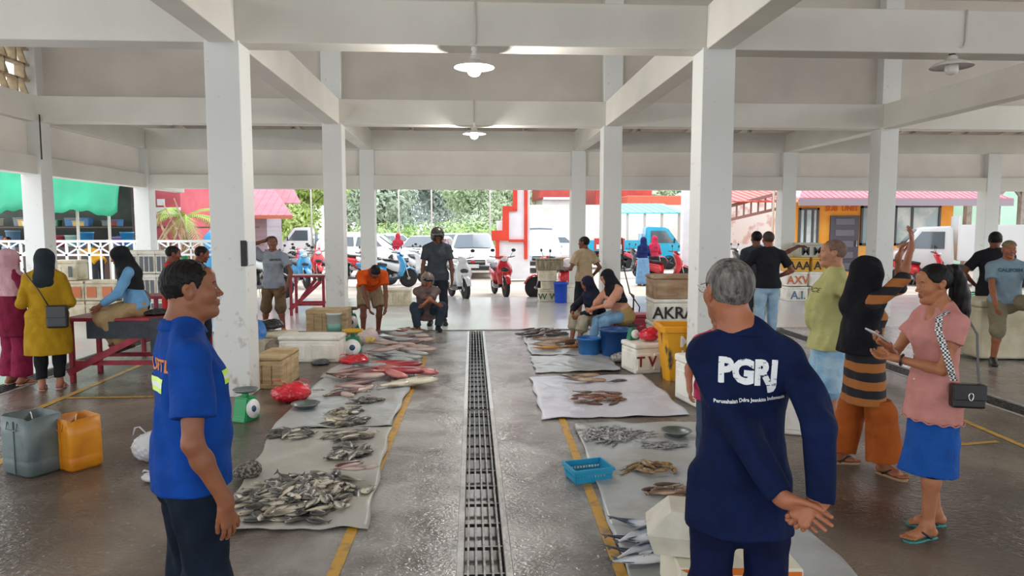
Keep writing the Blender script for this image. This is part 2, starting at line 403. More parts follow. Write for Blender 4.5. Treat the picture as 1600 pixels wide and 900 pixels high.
def hand_prims(wrist, d, n, s=1.0, curl=(20, 25, 20), spread=6, side=1, thumb=(35, 20), fcurl=None, L=.18):
    """wrist point, finger direction d, palm normal n (out of the palm); side=+1: thumb lies toward +(d x n)"""
    w0 = np.array(wrist, float); d = nz(d); n = np.array(n, float); n = nz(n-d*(n@d)); t = np.cross(d, n)*side; k_ = s*L/.18
    P = [cap(w0-d*.015*k_, w0+d*.02*k_, .023*k_, .022*k_, .012, u=n, fu=.72),
         cap(w0+d*.025*k_+t*.004*k_, w0+d*.082*k_-t*.016*k_, .021*k_, .0175*k_, .010, u=n, fu=.62), cap(w0+d*.025*k_+t*.010*k_, w0+d*.084*k_+t*.022*k_, .020*k_, .0165*k_, .010, u=n, fu=.66)]
    nails = []; rot = lambda v, ax, a: v*math.cos(a)+np.cross(ax, v)*math.sin(a)+ax*(ax@v)*(1-math.cos(a))
    for i, (off, ln, r) in enumerate(((.028, .072, .0085), (.0095, .080, .0088), (-.0095, .074, .0084), (-.0275, .058, .0075))):
        p = w0+(d*(.083-abs(i-1.2)*.004)+t*off)*k_; a_sp = R((1.3-i)*spread)
        v = nz(d*math.cos(a_sp)+t*math.sin(a_sp)); ax = nz(np.cross(v, n)); cc = (fcurl[i] if fcurl else curl)
        for j, fr in enumerate((.44, .31, .25)):
            v = rot(v, ax, R(cc[j])); q = p+v*ln*fr*k_; rr = r*k_*(1-.08*j); P.append(cap(p, q, rr, rr*.93, .0022 if j == 0 else .004)); p0, p = p, q
        nails.append((p+rot(v, ax, -PI/2)*r*.7*k_, v))
    p = w0+(d*.022+t*.018+n*.006)*k_; v = nz(d*math.cos(R(thumb[0]))+t*math.sin(R(thumb[0]))+n*.25)
    q = p+v*.040*k_; P.append(cap(p, q, .0155*k_, .0105*k_, .010)); p = q
    for ln, rr, a in ((.030, .0100, thumb[1]), (.024, .0092, thumb[1]*.8)):
        v = nz(v-t*math.sin(R(a))*.9); q = p+v*ln*k_; P.append(cap(p, q, rr*k_, rr*.92*k_, .003)); p = q
    return P, nails
def foot_prims(an, fd, s=1.0, toes=True, up=(0, 0, 1), side=1):
    """an: ankle joint (height about .075), fd: forward direction; side +1 right foot"""
    a = np.array(an, float); up = nz(up); f = nz(np.array(fd)-up*(np.array(fd)@up)); r = np.cross(f, up); g = a-up*.075*s
    P = [cap(a, g-f*.035*s+up*.030*s, .034*s, .030*s, .02), cap(g-f*.03*s+up*.026*s, g+f*.09*s+up*.020*s, .028*s, .030*s, .02, u=up, fu=.72), cap(a-up*.01*s+f*.01*s, g+f*.10*s+up*.028*s, .030*s, .020*s, .025),
         cap(g+f*.085*s+r*.02*s+up*.017*s, g+f*.12*s-r*.028*s*side+up*.017*s, .022*s, .020*s, .02, u=up, fu=.75)]
    if toes:
        for i, (o, l, rr) in enumerate(((-.030, .168, .0125), (-.010, .166, .009), (.006, .158, .0085), (.020, .148, .008), (.032, .136, .0078))):
            o *= side; P.append(cap(g+f*.11*s+r*o*.9*s+up*.016*s, g+f*l*s+r*o*s+up*.011*s, rr*s, rr*s, .003))
    else: P.append(cap(g+f*.11*s-r*.012*s*side+up*.014*s, g+f*.15*s-r*.008*s*side+up*.012*s, .022*s, .016*s, .015, u=up, fu=.6))
    return P
LOD = {'near': (.0075, .0033, .0028), 'mid': (.012, .0055, .004), 'far': (.016, .009, .007)}
class Person:
    def __init__(s, label, loc, phi, H=1.6, pel=(0, 0, None), lean=(0, 0, 1), side=None, head=(0, 0, 0), hoff=(0, 0, 0), wr=None, wl=None, er=(.3, -1, -.3), el=(-.3, -1, -.3),
                 ar=(.10, 0, .045), al=(-.10, 0, .045), kr=(0.1, 1, 0), kl=(-.1, 1, 0), fr=(0.15, 1, 0), fl=(-.15, 1, 0), fat=1.0, belly=0.0, fem=False, lod='mid', skincol='#9a5f42',
                 hr=None, hl=None, face_fat=0.0, fupr=(0,0,1), fupl=(0,0,1), toes=True, group=None, neckl=1.0, sh=1.0, hsc=1.0, body=True):
        s.H = H; s.lod = lod; s.fem = fem; s.fat = fat; s.belly = belly; S = s.S = H/1.7
        s.root = thing('person', label, 'person', loc, phi, group)
        P = s.P = np.array((pel[0], pel[1], .525*H if pel[2] is None else pel[2]), float)
        u = s.u = nz(lean); sd = nz((1, 0, 0) if side is None else side); sd = s.sd = nz(sd-u*(sd@u)); f = s.f = np.cross(u, sd)
        s.neck = P+u*.305*H; sc = P+u*.262*H; sw = (.110 if not fem else .094)*H*sh
        s.SR, s.SL = sc+sd*sw, sc-sd*sw; hw = .052*H
        s.HR, s.HL = P+sd*hw-u*.0*H, P-sd*hw-u*.0*H
        ua, fa = .172*H, .150*H; th, ca = .245*H, .235*H
        wr = wr if wr is not None else s.SR+np.array((.05, .03, -.31*H)); wl = wl if wl is not None else s.SL+np.array((-.05, .03, -.31*H))
        s.ER, s.WR = ik(s.SR, wr, ua, fa, er); s.EL, s.WL = ik(s.SL, wl, ua, fa, el)
        s.AR = np.array((ar[0], ar[1], ar[2]+.03*S), float); s.AL = np.array((al[0], al[1], al[2]+.03*S), float)
        s.KR, s.AR = ik(s.HR, s.AR, th, ca, kr); s.KL, s.AL = ik(s.HL, s.AL, th, ca, kl)
        s.fr, s.fl = fr, fl; s.fup = (fupr, fupl)
        s.F = head_frame(*head); base = s.neck+u*.02*H+np.array(hoff)
        s.hs = S*hsc; s.hc = base+s.F[:, 2]*.078*H*neckl+s.F[:, 1]*.016
        P1, s.W = head_prims(s.hc, s.F, s.hs, fem, face_fat)
        fw = fat; g = S*fw; bl = belly
        st = s.st = [(P-u*.045*H, .135*g, .095*g), (P+u*.01*H, .170*g, .114*g), (P+u*.075*H+f*bl*.45, .140*g*(.95 if fem else 1)+bl*.25, .100*g+bl*.6), (P+u*.13*H+f*bl*.55, .140*g*(.93 if fem else 1)+bl*.2, .100*g+bl*.6),
                (P+u*.20*H+f*(.01+bl*.15), .158*g, .115*g+bl*.15), (P+u*.255*H-f*.005, .140*S*sh*(.92 if fem else 1), .086*g), (P+u*.285*H-f*.01, .08*S, .06*S)]
        B = [lofts(st, sd, f, .03)]
        B += [cap(s.neck-u*.02*H-f*.008, s.W((0, -.022, -.045)), .062*S*(.86 if fem else 1.05), .052*S*(.86 if fem else 1.05)*(1+face_fat*.3), .03)]
        s.trap = []
        for q_ in (s.SR, s.SL):
            s.trap.append((s.neck+u*.012*H-f*.012, q_+u*.008*H-f*.006))
            B.append(cap(s.trap[-1][0], s.trap[-1][1], .050*S, .044*S, .04))
        af = .9 if fem else 1.0; af *= (fw*.5+.5)
        for Sh, El, Wr in ((s.SR, s.ER, s.WR), (s.SL, s.EL, s.WL)):
            m = El+(Wr-El)*.28
            B += [cap(Sh, Sh+(El-Sh)*.45, .046*S*af, .044*S*af, .04), cap(Sh+(El-Sh)*.4, El, .044*S*af, .034*S*af, .02), cap(El, m, .035*S*af, .037*S*af, .02), cap(m, Wr, .037*S*af, .025*S*af, .02)]
        for Hp, Kn, An in ((s.HR, s.KR, s.AR), (s.HL, s.KL, s.AL)):
            cm = Kn+(An-Kn)*.32; bk = np.cross(nz(An-Kn), sd)*1.0
            B += [cap(Hp, Hp+(Kn-Hp)*.5, .084*g, .069*g, .03), cap(Hp+(Kn-Hp)*.45, Kn, .069*g, .050*S, .025), cap(Kn, cm, .051*S, .053*S*(fw*.4+.6), .025), cap(cm, An, .052*S*(fw*.4+.6), .033*S, .025)]
        s.bodyP = B; s.headP = P1; s.spots = []
        l = LOD[lod]
        hp, nails = [], []
        for i, (Wr, El, hd, sg) in enumerate(((s.WR, s.ER, hr, -1), (s.WL, s.EL, hl, 1))):
            hd = dict(hd or {}); dd = hd.pop('d', None); n = hd.pop('n', None)
            dd = nz(Wr-El) if dd is None else dd; n = np.array((-1, 0, 0.) if i == 0 else (1, 0, 0.)) if n is None else n
            q, nl = hand_prims(Wr, dd, n, S, side=hd.pop('side', sg if True else 1), **hd); hp.append(q); nails += nl
        s.handP = hp
        ft = foot_prims(s.AR, fr, S, toes, fupr, 1)+foot_prims(s.AL, fl, S, toes, fupl, -1)
        allp = B+P1+hp[0]+hp[1]+ft
        if not body: return
        parts = []
        def region(prims, h, lo, hi): parts.append(sdf_arrays(prims, h, lo, hi))
        lo = np.min([p[1] for p in B+ft if p[3] == '+'], axis=0)-.02; hi = np.max([p[2] for p in B if p[3] == '+'], axis=0)+.02
        hi = np.maximum(hi, np.max([p[2] for p in ft], axis=0)+.02)
        parts.append(sdf_arrays(B+ft if toes is not True or lod != 'near' else B, l[0], lo, hi))
        hl_ = s.hc-.14*S; hh_ = s.hc+.15*S
        parts.append(sdf_arrays([p for p in B[:2]]+P1, l[1], hl_, hh_))
        for q in hp:
            a = np.min([p[1] for p in q], axis=0)-.012; b = np.max([p[2] for p in q], axis=0)+.012; parts.append(sdf_arrays(q+B[4:12], l[2], a, b))
        if toes is True and lod == 'near':
            for q in (ft[:9], ft[9:]):
                a = np.min([p[1] for p in q], axis=0)-.01; b = np.max([p[2] for p in q], axis=0)+.01; parts.append(sdf_arrays(q+B[12:], .004, a, b))
        spots = [(s.W((0, .090, -.0565)), np.array((.021, .016, .0062))*S, 1, s.F), (s.W((0, .088, -.0680)), np.array((.018, .016, .0066))*S, 1, s.F)]
        if lod == 'near': spots += [(c, (.0075*S,)*3, 2, np.eye(3)) for c, v in nails]
        o = link_mesh('body', np_mesh('body', [p for p in parts if len(p[0])], spots), [skin(skincol), M_lip, M_nail], s.root)
        s.body = o
        if lod != 'far':
            for sx in (-1, 1):
                mb = MB(); c = s.W((.031*sx, .073, .001)); n = 12; m = 8; r = .0178*s.hs
                vs = []; fs = []; mi = []
                for i in range(n+1):
                    for j in range(m+1):
                        a = (i/n*2-1)*R(43); b = (j/m*2-1)*R(11.5)*(1-(i/n*2-1)**2*.9)-R(3)
                        p = np.array((math.sin(a)*math.cos(b), math.cos(a)*math.cos(b), math.sin(b))); vs.append(tuple(c+s.F@(p*np.array((1.02, .99, .9)))*r))
                for i in range(n):
                    for j in range(m):
                        a = ((i+.5)/n*2-1)*43; b = ((j+.5)/m*2-1)*11.5*(1-((i+.5)/n*2-1)**2*.9); k = 1 if (a*a+b*b < 17**2 or j >= m-2) else 0
                        fs.append((i*(m+1)+j, (i+1)*(m+1)+j, (i+1)*(m+1)+j+1, i*(m+1)+j+1)); mb.m.append(k); mb.sm.append(True)
                mb.v = vs; mb.f = fs; mb.build('eye', [M_eyew, M_iris], s.root, recalc=False)
                pts = [s.W((.031*sx+dx*sx, .0895-abs(dx-.002)*.35-(.004 if dx > .01 else 0), .021+z)) for dx, z in ((-.018, -.001), (-.009, .003), (0, .005), (.010, .005), (.020, .000))]
                MB().tube(pts, [x*S for x in (.002, .003, .0032, .0026, .0012)], 6, flat=.8).build('eyebrow', M_hair, s.root)
    def add(s, name, prims, m, h=None, disp=None, cuts=(), label=None):
        p = list(prims)+([disp] if disp else [])+list(cuts)
        o = sdf_obj(name, p, h or LOD[s.lod][0]*.9, m, s.root)
        if label: o['label'] = label
        return o
    def strip(s, z0, z1):
        """drop body skin that a skirt covers completely"""
        me = s.body.data; bm = bmesh.new(); bm.from_mesh(me)
        bmesh.ops.delete(bm, geom=[f for f in bm.faces if z0 < f.calc_center_median().z < z1 and abs(f.calc_center_median().x) < .24], context='FACES'); bm.to_mesh(me); bm.free()
    def hair(s, style='short', m=None): return s.add('hair', hair_prims(s.W, s.F, s.hs, style), m or M_hair, LOD[s.lod][1])
    # ---- clothes
    def top(s, m, inf=.014, sleeve=.55, hem=-.07, flare=1.0, sinf=.016, name='shirt', neck=.075, disp=.003, cuts=(), label=None, h=None, fr=(26, 24, 9), hemz=None, sl_r=None, yoff=0):
        s.hem_t = hem; H, u, f, sd, P, S = s.H, s.u, s.f, s.sd, s.P, s.S; q = []
        st = [(p, a+inf+e, b+inf+e) for (p, a, b), e in zip(s.st[1:-1], (.012, .008, .002, 0, 0))]
        down = P+u*(hem-.03)*H+np.array((0, yoff, 0)); st = [(down, (s.st[1][1]+inf+.014)*flare, (s.st[1][2]+inf+.014)*flare)]+st+[(s.st[-1][0]-u*.004*H, s.st[-1][1]*.95+inf, s.st[-1][2]+inf*.7)]
        q.append(lofts(st, sd, f, .03)); q += [cap(a, b, .050*S+inf*.75, .042*S+sinf*.8, .038) for a, b in s.trap]; af = (.9 if s.fem else 1)*(s.fat*.5+.5)
        for Sh, El, Wr in ((s.SR, s.ER, s.WR), (s.SL, s.EL, s.WL)):
            L1 = np.linalg.norm(El-Sh); r1 = .048*S*af+sinf*.8; r2 = .041*S*af+sinf*1.1
            if sl_r: r2 = sl_r
            if sleeve <= 1: q.append(cap(Sh, Sh+(El-Sh)*sleeve, r1, r1+(r2-r1)*sleeve if not sl_r else sl_r, .03, flat=(0, 1)))
            else: q.append(cap(Sh, El, r1, r2, .03)); q.append(cap(El, El+(Wr-El)*(sleeve-1), r2, (.032*S*af+sinf*.75), .015, flat=(0, 1)))
        q.append(ell(s.neck-u*.028*H-f*.022, np.array((.085, .05, .045))*S+inf*.6, .03)); q.append(noise_prim(disp, fr, 1.0+H))
        q.append(half(-u, P+u*hem*H)) if hemz is None else q.append(half((0, 0, -1), (0, 0, hemz)))
        if neck: q.append(cap(s.neck+u*.030*H-f*.006, s.neck+u*.12*H+f*.03, neck*S*.9, neck*S*1.1, .012, op='-'))
        q += list(cuts)
        return s.add(name, q, m, h, label=label)
    def collar(s, m, r=.066, tube=.012, z=.018, name='collar', gap=True):
        u, f, sd, H = s.u, s.f, s.sd, s.H; c = s.neck+u*z*H-f*.008; pts = []
        for i in range(25):
            a = PI/2+R(14)+2*(PI-R(14))*i/24 if gap else 2*PI*i/24
            pts.append(tuple(c+sd*math.cos(a)*r*s.S*1.05+f*math.sin(a)*r*s.S-u*.02*max(0, math.sin(a))*1.0))
        mb = MB(); inner = []; n = len(pts); vs = []
        for i, p in enumerate(pts):
            p = np.array(p); d = nz(p-c); d = nz(d-u*(d@u)); vs += [p-d*.004+u*tube*1.6, p+d*.006+u*tube*1.5, p+d*(.020)-u*tube*.9, p+d*.010-u*tube*1.2]
        fs = [(4*i+k, 4*i+(k+1) % 4, 4*i+4+(k+1) % 4, 4*i+4+k) for i in range(n-1) for k in range(4)]+[(0, 3, 2, 1), (4*n-4, 4*n-3, 4*n-2, 4*n-1)]
        mb.add(vs, fs, 0, True); return mb.build(name, m, s.root)
    def pants(s, m, inf=.014, upto=.93, name='trousers', widen=0.0, disp=.004, waist=None, fr=(30, 28, 12), h=None, label=None, crotch=0.0):
        H, u, f, sd, P, S = s.H, s.u, s.f, s.sd, s.P, s.S; g = S*s.fat
        if waist is None: waist = getattr(s, 'hem_t', .03)+.025
        st = [(p, a+inf, b+inf) for p, a, b in s.st[:3]]; q = [lofts(st, sd, f, .03)]
        for Hp, Kn, An in ((s.HR, s.KR, s.AR), (s.HL, s.KL, s.AL)):
            r0, r1, r2, r3 = .084*g+inf, .071*g+inf+widen*.08, .056*S+inf+widen*.4, .042*S+inf+widen
            if upto <= .5:
                e = Hp+(Kn-Hp)*upto*2; q.append(cap(Hp, e, r0, r1*.6+r2*.4+widen*.3, .03, flat=(0, 1)))
            else:
                t = upto*2-1; q.append(cap(Hp, Hp+(Kn-Hp)*.5, r0, r1, .03)); q.append(cap(Hp+(Kn-Hp)*.45, Kn, r1, r2, .02)); q.append(cap(Kn-(Kn-Hp)*.02, Kn+(An-Kn)*min(t, .4), r2, .058*S+inf, .02)); q.append(cap(Kn, Kn+(An-Kn)*t, r2, r2+(r3-r2)*t, .02, flat=(0, 1)))
        q.append(noise_prim(disp, fr, 2.0+H)); stand = nz(s.KR-s.HR)@u < -.8 and nz(s.KL-s.HL)@u < -.8
        if stand: q.append(half(u, P+u*waist*H))
        else: q.insert(1, half(u, P+u*waist*H))
        if waist < -.06: q.insert(0, cap(P-u*.06*H, P-u*.10*H, .10*g, .09*g, .03))
        return s.add(name, q, m, h, label=label)
    def hijab(s, m, drape=.20, name='headscarf', width=1.0, disp=.004, face=True, tip=0, shift=0.0, low=1.0, vol=1.0):
        u, f, sd, H, S = s.u, s.f, s.sd, s.H, s.S; W_ = s.W; F = s.F
        q = [ell(W_((0, -.022, .026)), np.array((.092, .116, .102))*s.hs*vol, .02, '+', F), ell(W_((0, .012, -.03)), np.array((.080, .080, .095))*s.hs*vol, .03, '+', F),
             cap(W_((0, -.02, -.02)), s.neck-u*.005*H, .088*S*vol, .10*S*vol, .04)]
        n0 = s.neck; q.append(cap(W_((0, -.045, .01)), n0-f*(.055+shift*.6)-u*.05*H, .085*S*vol, .10*S*vol, .04))
        st = [(n0+u*.02*H, .09*S, .085*S), (n0-u*.03*H, .18*S*width, .125*S), (n0-u*.08*H-f*shift*.4, .19*S*width, .135*S), (n0-u*drape*H-f*shift, .185*S*width*low, .145*S*low)]
        q.append(lofts(st, sd, f, .04))
        if face: q.append(ell(W_((0, .115, -.018)), np.array((.052, .062, .082))*s.hs, .008, '-', F))
        q.append(noise_prim(disp, (24, 22, 11), 3+H))
        nn = nz(-u+f*tip); q.append(half(nn, n0-u*drape*H))
        return s.add(name, q, m, LOD[s.lod][1]*1.3)
    def sandal(s, solem, strapm, ft='both', style='thong'):
        for i, (A, fd, up, sg) in enumerate(((s.AR, s.fr, s.fup[0], 1), (s.AL, s.fl, s.fup[1], -1))):
            S = s.S; up = nz(up); f = nz(np.array(fd)-up*(np.array(fd)@up)); r = np.cross(f, up); g = A-up*.075*S
            mb = MB(); out = [(-.068, .0), (-.06, .026), (-.03, .034), (.03, .032), (.08, .042), (.13, .046), (.165, .034), (.182, .005), (.172, -.03), (.13, -.046), (.08, -.044), (.03, -.034), (-.03, -.034), (-.06, -.026)]
            ring = lambda z, k: [tuple(g+f*a*S*k+r*b*S*k+up*z*S) for a, b in out]
            mb.loft([ring(-.020, .97), ring(-.016, 1), ring(-.002, 1.0), ring(.001, .97)], 0, smooth=False)
            o = mb.build('sandal', [solem], s.root)
            toe = g+f*.115*S-r*.018*S*sg+up*.004*S; T = MB()
            for sd_ in (-1, 1):
                e = g+f*.0*S+r*.036*S*sd_+up*.002*S; mid = g+f*.065*S+r*.030*sd_*S+up*.045*S
                pts = [e+(mid-e)*t*1.0 if t < 1 else mid for t in (0, .5, 1)]+[g+f*.095*S+r*(.006*sd_-.012*sg)*S+up*.046*S, toe+up*.02*S, toe]
                T.tube([tuple(p) for p in pts], .0055*S, 6, flat=1.4)
            T.build('strap', strapm, o)
    def shoes(s, m, solem=None, name='shoe'):
        for A, fd, up, sg in ((s.AR, s.fr, s.fup[0], 1), (s.AL, s.fl, s.fup[1], -1)):
            S = s.S; up = nz(up); f = nz(np.array(fd)-up*(np.array(fd)@up)); g = A-up*.075*S
            q = [cap(A-up*.005, g-f*.035*S+up*.035*S, .044*S, .040*S, .02), cap(g-f*.035*S+up*.028*S, g+f*.14*S+up*.024*S, .040*S, .042*S, .02, u=up, fu=.8), cap(A+f*.01, g+f*.12*S+up*.03*S, .038*S, .028*S, .03), half(-up, g-up*.012*S)]
            s.add(name, q, m, .008)
    def sole(s): return
    def pt(s, p):  # person space -> world
        a = s.root.rotation_euler.z; c, n = math.cos(a), math.sin(a); L_ = s.root.location
        return Vector((L_.x+p[0]*c-p[1]*n, L_.y+p[0]*n+p[1]*c, L_.z+p[2]))
def project_mesh(bm, target, M, dirv, off=.002, name='print', mats=None, parent=None, cuts=1, fallback=None):
    """lay flat artwork onto a garment along a direction (person space)"""
    me = target.data; tree = BVHTree.FromPolygons([v.co for v in me.vertices], [p.vertices for p in me.polygons])
    bmesh.ops.triangulate(bm, faces=bm.faces[:])
    for _ in range(cuts):
        es = [e for e in bm.edges if e.calc_length() > .012]
        if es: bmesh.ops.subdivide_edges(bm, edges=es, cuts=1)
        bmesh.ops.triangulate(bm, faces=bm.faces[:])
    d = Vector(dirv).normalized(); dead = []
    for v in bm.verts:
        p = M @ v.co; h, n, i, ds = tree.ray_cast(p-d*.5, d)
        if h is None: dead.append(v); continue
        v.co = h-d*off
    if dead: bmesh.ops.delete(bm, geom=dead, context='VERTS')
    m = bpy.data.meshes.new(name); bm.to_mesh(m); bm.free()
    for p in m.polygons: p.use_smooth = True
    return link_mesh(name, m, mats, parent)
def flat_bm(polys):
    bm = bmesh.new()
    for pl in polys:
        vs = [bm.verts.new((a, b, 0)) for a, b in pl]; bm.faces.new(vs)
    return bm
# ================================================================ the pavilion
XA, XB, XC, XD, XE = -7.58, -2.45, 2.53, 7.66, 12.8
Y1, Y2, Y3 = 7.36, 12.78, 16.8
CW = .34; ZB, ZT = 3.545, 3.98
def paint(name, a, b):
    m = mat(name, hexc(a), rough=.7, col2=hexc(b), scale=1.6, bump=.12, bscale=40, spec=.3); return m
M_white = paint('white_painted_concrete', '#d9d6cd', '#d1cec5')
M_col = mat('column_paint', hexc('#d8dad6'), rough=.65, col2=hexc('#c9cac6'), scale=5, bump=.15, bscale=60, spec=.3)
M_soffit = paint('soffit_board', '#eae4dc', '#e2dcd4')
def struct(o, label=None): o['kind'] = 'structure'; o['label'] = label or o.name; return o

def dirt_column_mat():
    m = mat('column_paint_worn', hexc('#dadbd7'), rough=.6, spec=.3)
    t = m.node_tree; b = t.nodes['Principled BSDF']; tc = t.nodes.new('ShaderNodeTexCoord'); sp = t.nodes.new('ShaderNodeSeparateXYZ'); t.links.new(tc.outputs['Object'], sp.inputs[0])
    n = t.nodes.new('ShaderNodeTexNoise'); n.inputs['Scale'].default_value = 9; n.inputs['Detail'].default_value = 8; t.links.new(tc.outputs['Object'], n.inputs['Vector'])
    mr = t.nodes.new('ShaderNodeMapRange'); mr.inputs['From Min'].default_value = 0; mr.inputs['From Max'].default_value = 1.6; mr.inputs['To Min'].default_value = .16; mr.inputs['To Max'].default_value = -.02
    t.links.new(sp.outputs['Z'], mr.inputs['Value'])
    ad = t.nodes.new('ShaderNodeMath'); ad.operation = 'ADD'; t.links.new(n.outputs['Fac'], ad.inputs[0]); t.links.new(mr.outputs[0], ad.inputs[1])
    r = t.nodes.new('ShaderNodeValToRGB'); e = r.color_ramp.elements; e[0].position = .66; e[0].color = (*hexc('#dadbd7'), 1); e[1].position = .84; e[1].color = (*hexc('#a2988a'), 1)
    t.links.new(ad.outputs[0], r.inputs['Fac']); t.links.new(r.outputs[0], b.inputs['Base Color'])
    return m
M_colw = dirt_column_mat()
cw2 = {1: .345, 2: .345, 3: .35}
XF = 17.9; colnames = {XF: 'beyond the right edge', XA: 'left edge', XB: 'left of the aisle', XC: 'right of the aisle', XD: 'right side', XE: 'far right'}
for row, y in ((-1, -3.2), (0, 2.14), (1, Y1), (2, Y2), (3, Y3)):  # the two near rows are unseen, added with the ceiling to cut light
    for x in (XA, XB, XC, XD, XE, XF):
        if x == XE and row == 1 or x == XF and row < 2: continue
        h = ZB+.02 if row < 3 else ZB
        mb = MB(); mb.box((0, 0, h/2), (CW, CW, h), bev=.006)
        if row == 2 or (x in (XA,) and row == 1): mb.box((0, 0, (ZT+5.9)/2), (CW, CW, 5.9-ZT), bev=.006)
        o = mb.build('column', M_colw, None, (x, y, 0)); struct(o, 'square white concrete column, %s, %s row' % (colnames[x], {-1: 'unseen added hindmost', 0: 'unseen added nearest', 1: 'front', 2: 'second', 3: 'outer'}[row]))
# beams across (one per row) and along (one per line)
def beam(name, c, d, m=M_white, lab=None): return struct(MB().box((0, 0, 0), d, bev=.006).build(name, m, None, c), lab)
BW = .26
beam('crossbeam', ((XA-6+XE+1)/2, Y1, (ZB+ZT)/2), (XE-XA+7, .30, ZT-ZB), lab='deep white crossbeam over the front columns')
for yy in (-3.2, 2.14): beam('crossbeam', ((XA+XE)/2, yy, (ZB+ZT)/2), (XE-XA, .30, ZT-ZB), lab='unseen white crossbeam added over a near row of columns to cut light')  # unseen near crossbeams, added to dim the front of the hall
beam('crossbeam', ((XA+XE+7)/2, Y2, (ZB+ZT)/2), (XE-XA+7, .30, ZT-ZB), lab='white crossbeam over the second row of columns')
beam('crossbeam', ((XA+XE+7)/2, Y3, (ZB+4.0)/2), (XE-XA+7, .28, 4.0-ZB), lab='upper white crossbeam of the outer row')
for x, nm in ((XA, 'left edge'), (XB, 'left aisle'), (XC, 'right aisle'), (XD, 'right')):
    for a, b in ((-6, Y1), (Y1, Y2), (Y2, Y3)):
        beam('longitudinal_beam', (x, (a+b)/2, (ZB+ZT)/2), (BW, b-a-.3, ZT-ZB), lab='white lengthwise beam over the %s column line' % nm)
# outer facade row: lintel and infill panel between the two beams
struct(MB().box(((XA+XE+7)/2, Y3-.02, 2.80), (XE-XA+7, .26, .32), bev=.006).build('lintel', M_white), 'low white facade lintel of the outer row')
struct(MB().box(((XA+XE+7)/2, Y3+.05, 3.29), (XE-XA+7, .12, .70)).build('wall_back', M_soffit), 'smooth infill panel between the facade beams')
struct(MB().box((XA-.02, (Y1+Y3)/2-1, 2.81), (.26, Y3-Y1+6, .32), bev=.006).build('lintel', M_white), 'low white facade lintel along the left side')
struct(MB().box((XA-.08, (Y1+Y3)/2-1, 3.32), (.12, Y3-Y1+6, .72)).build('wall_left', M_soffit), 'smooth infill panel over the left lintel')
# raised clerestory above the second row and its ceiling
M_cler = mat('clerestory_plaster', hexc('#cdc6bc'), rough=.8, col2=hexc('#c2bbb2'), scale=1.2, bump=.1, bscale=30, spec=.2)
struct(MB().box(((XA+XE+7)/2, Y2+.1, 4.97), (XE-XA+7, .12, 1.94)).build('wall_clerestory', M_cler), 'grey plaster clerestory wall above the second crossbeam')
struct(MB().box((0, 0, 0), (XE-XA+1, 19.0, .08)).build('ceiling', M_cler, None, ((XA+XE)/2, 3.5, 5.95)), 'high flat ceiling of the hall, its unseen near part added to cut light')  # the unseen stretch over the camera is added to cut light on the front beam
# breeze block clerestory on the left edge
mb = MB()
for i in range(10):
    for j in range(7):
        y0, z0 = 7.75+i*.5, 4.1+j*.26
        mb.box((XA, y0+.25, z0+.12), (.16, .49, .035)); mb.box((XA, y0+.02+(.2 if j % 2 else 0), z0+.0), (.16, .04, .26)); mb.box((XA, y0+.28, z0+.0), (.10, .035, .26), rot=(.5, 0, 0))
struct(mb.build('wall_breeze_block', mat('breeze_block', hexc('#a08c70'), rough=.9, col2=hexc('#b8a88c'), scale=10)), 'tan breeze block wall above the left beam')
# sloped lean-to roof between second and outer row with joists
M_roof = mat('roof_underside', hexc('#8a8378'), rough=.8, col2=hexc('#7a746a'), scale=3)
mb = MB(); mb.box((0, 0, 0), (XE-XA+8, 6.1, .03), rot=(R(-7.1), 0, 0))
struct(mb.build('ceiling_outer', M_roof, None, ((XA+XE+7)/2, 15.97, 4.32)), 'dark sheet ceiling over the outer bay')
for i in range(19):
    x = XA+.7+i*1.36
    o = MB().bar((x, Y2+.18, 4.60), (x, 18.9, 3.87), .07, .14).build('joist', M_white); struct(o, 'painted roof joist over the outer bay')
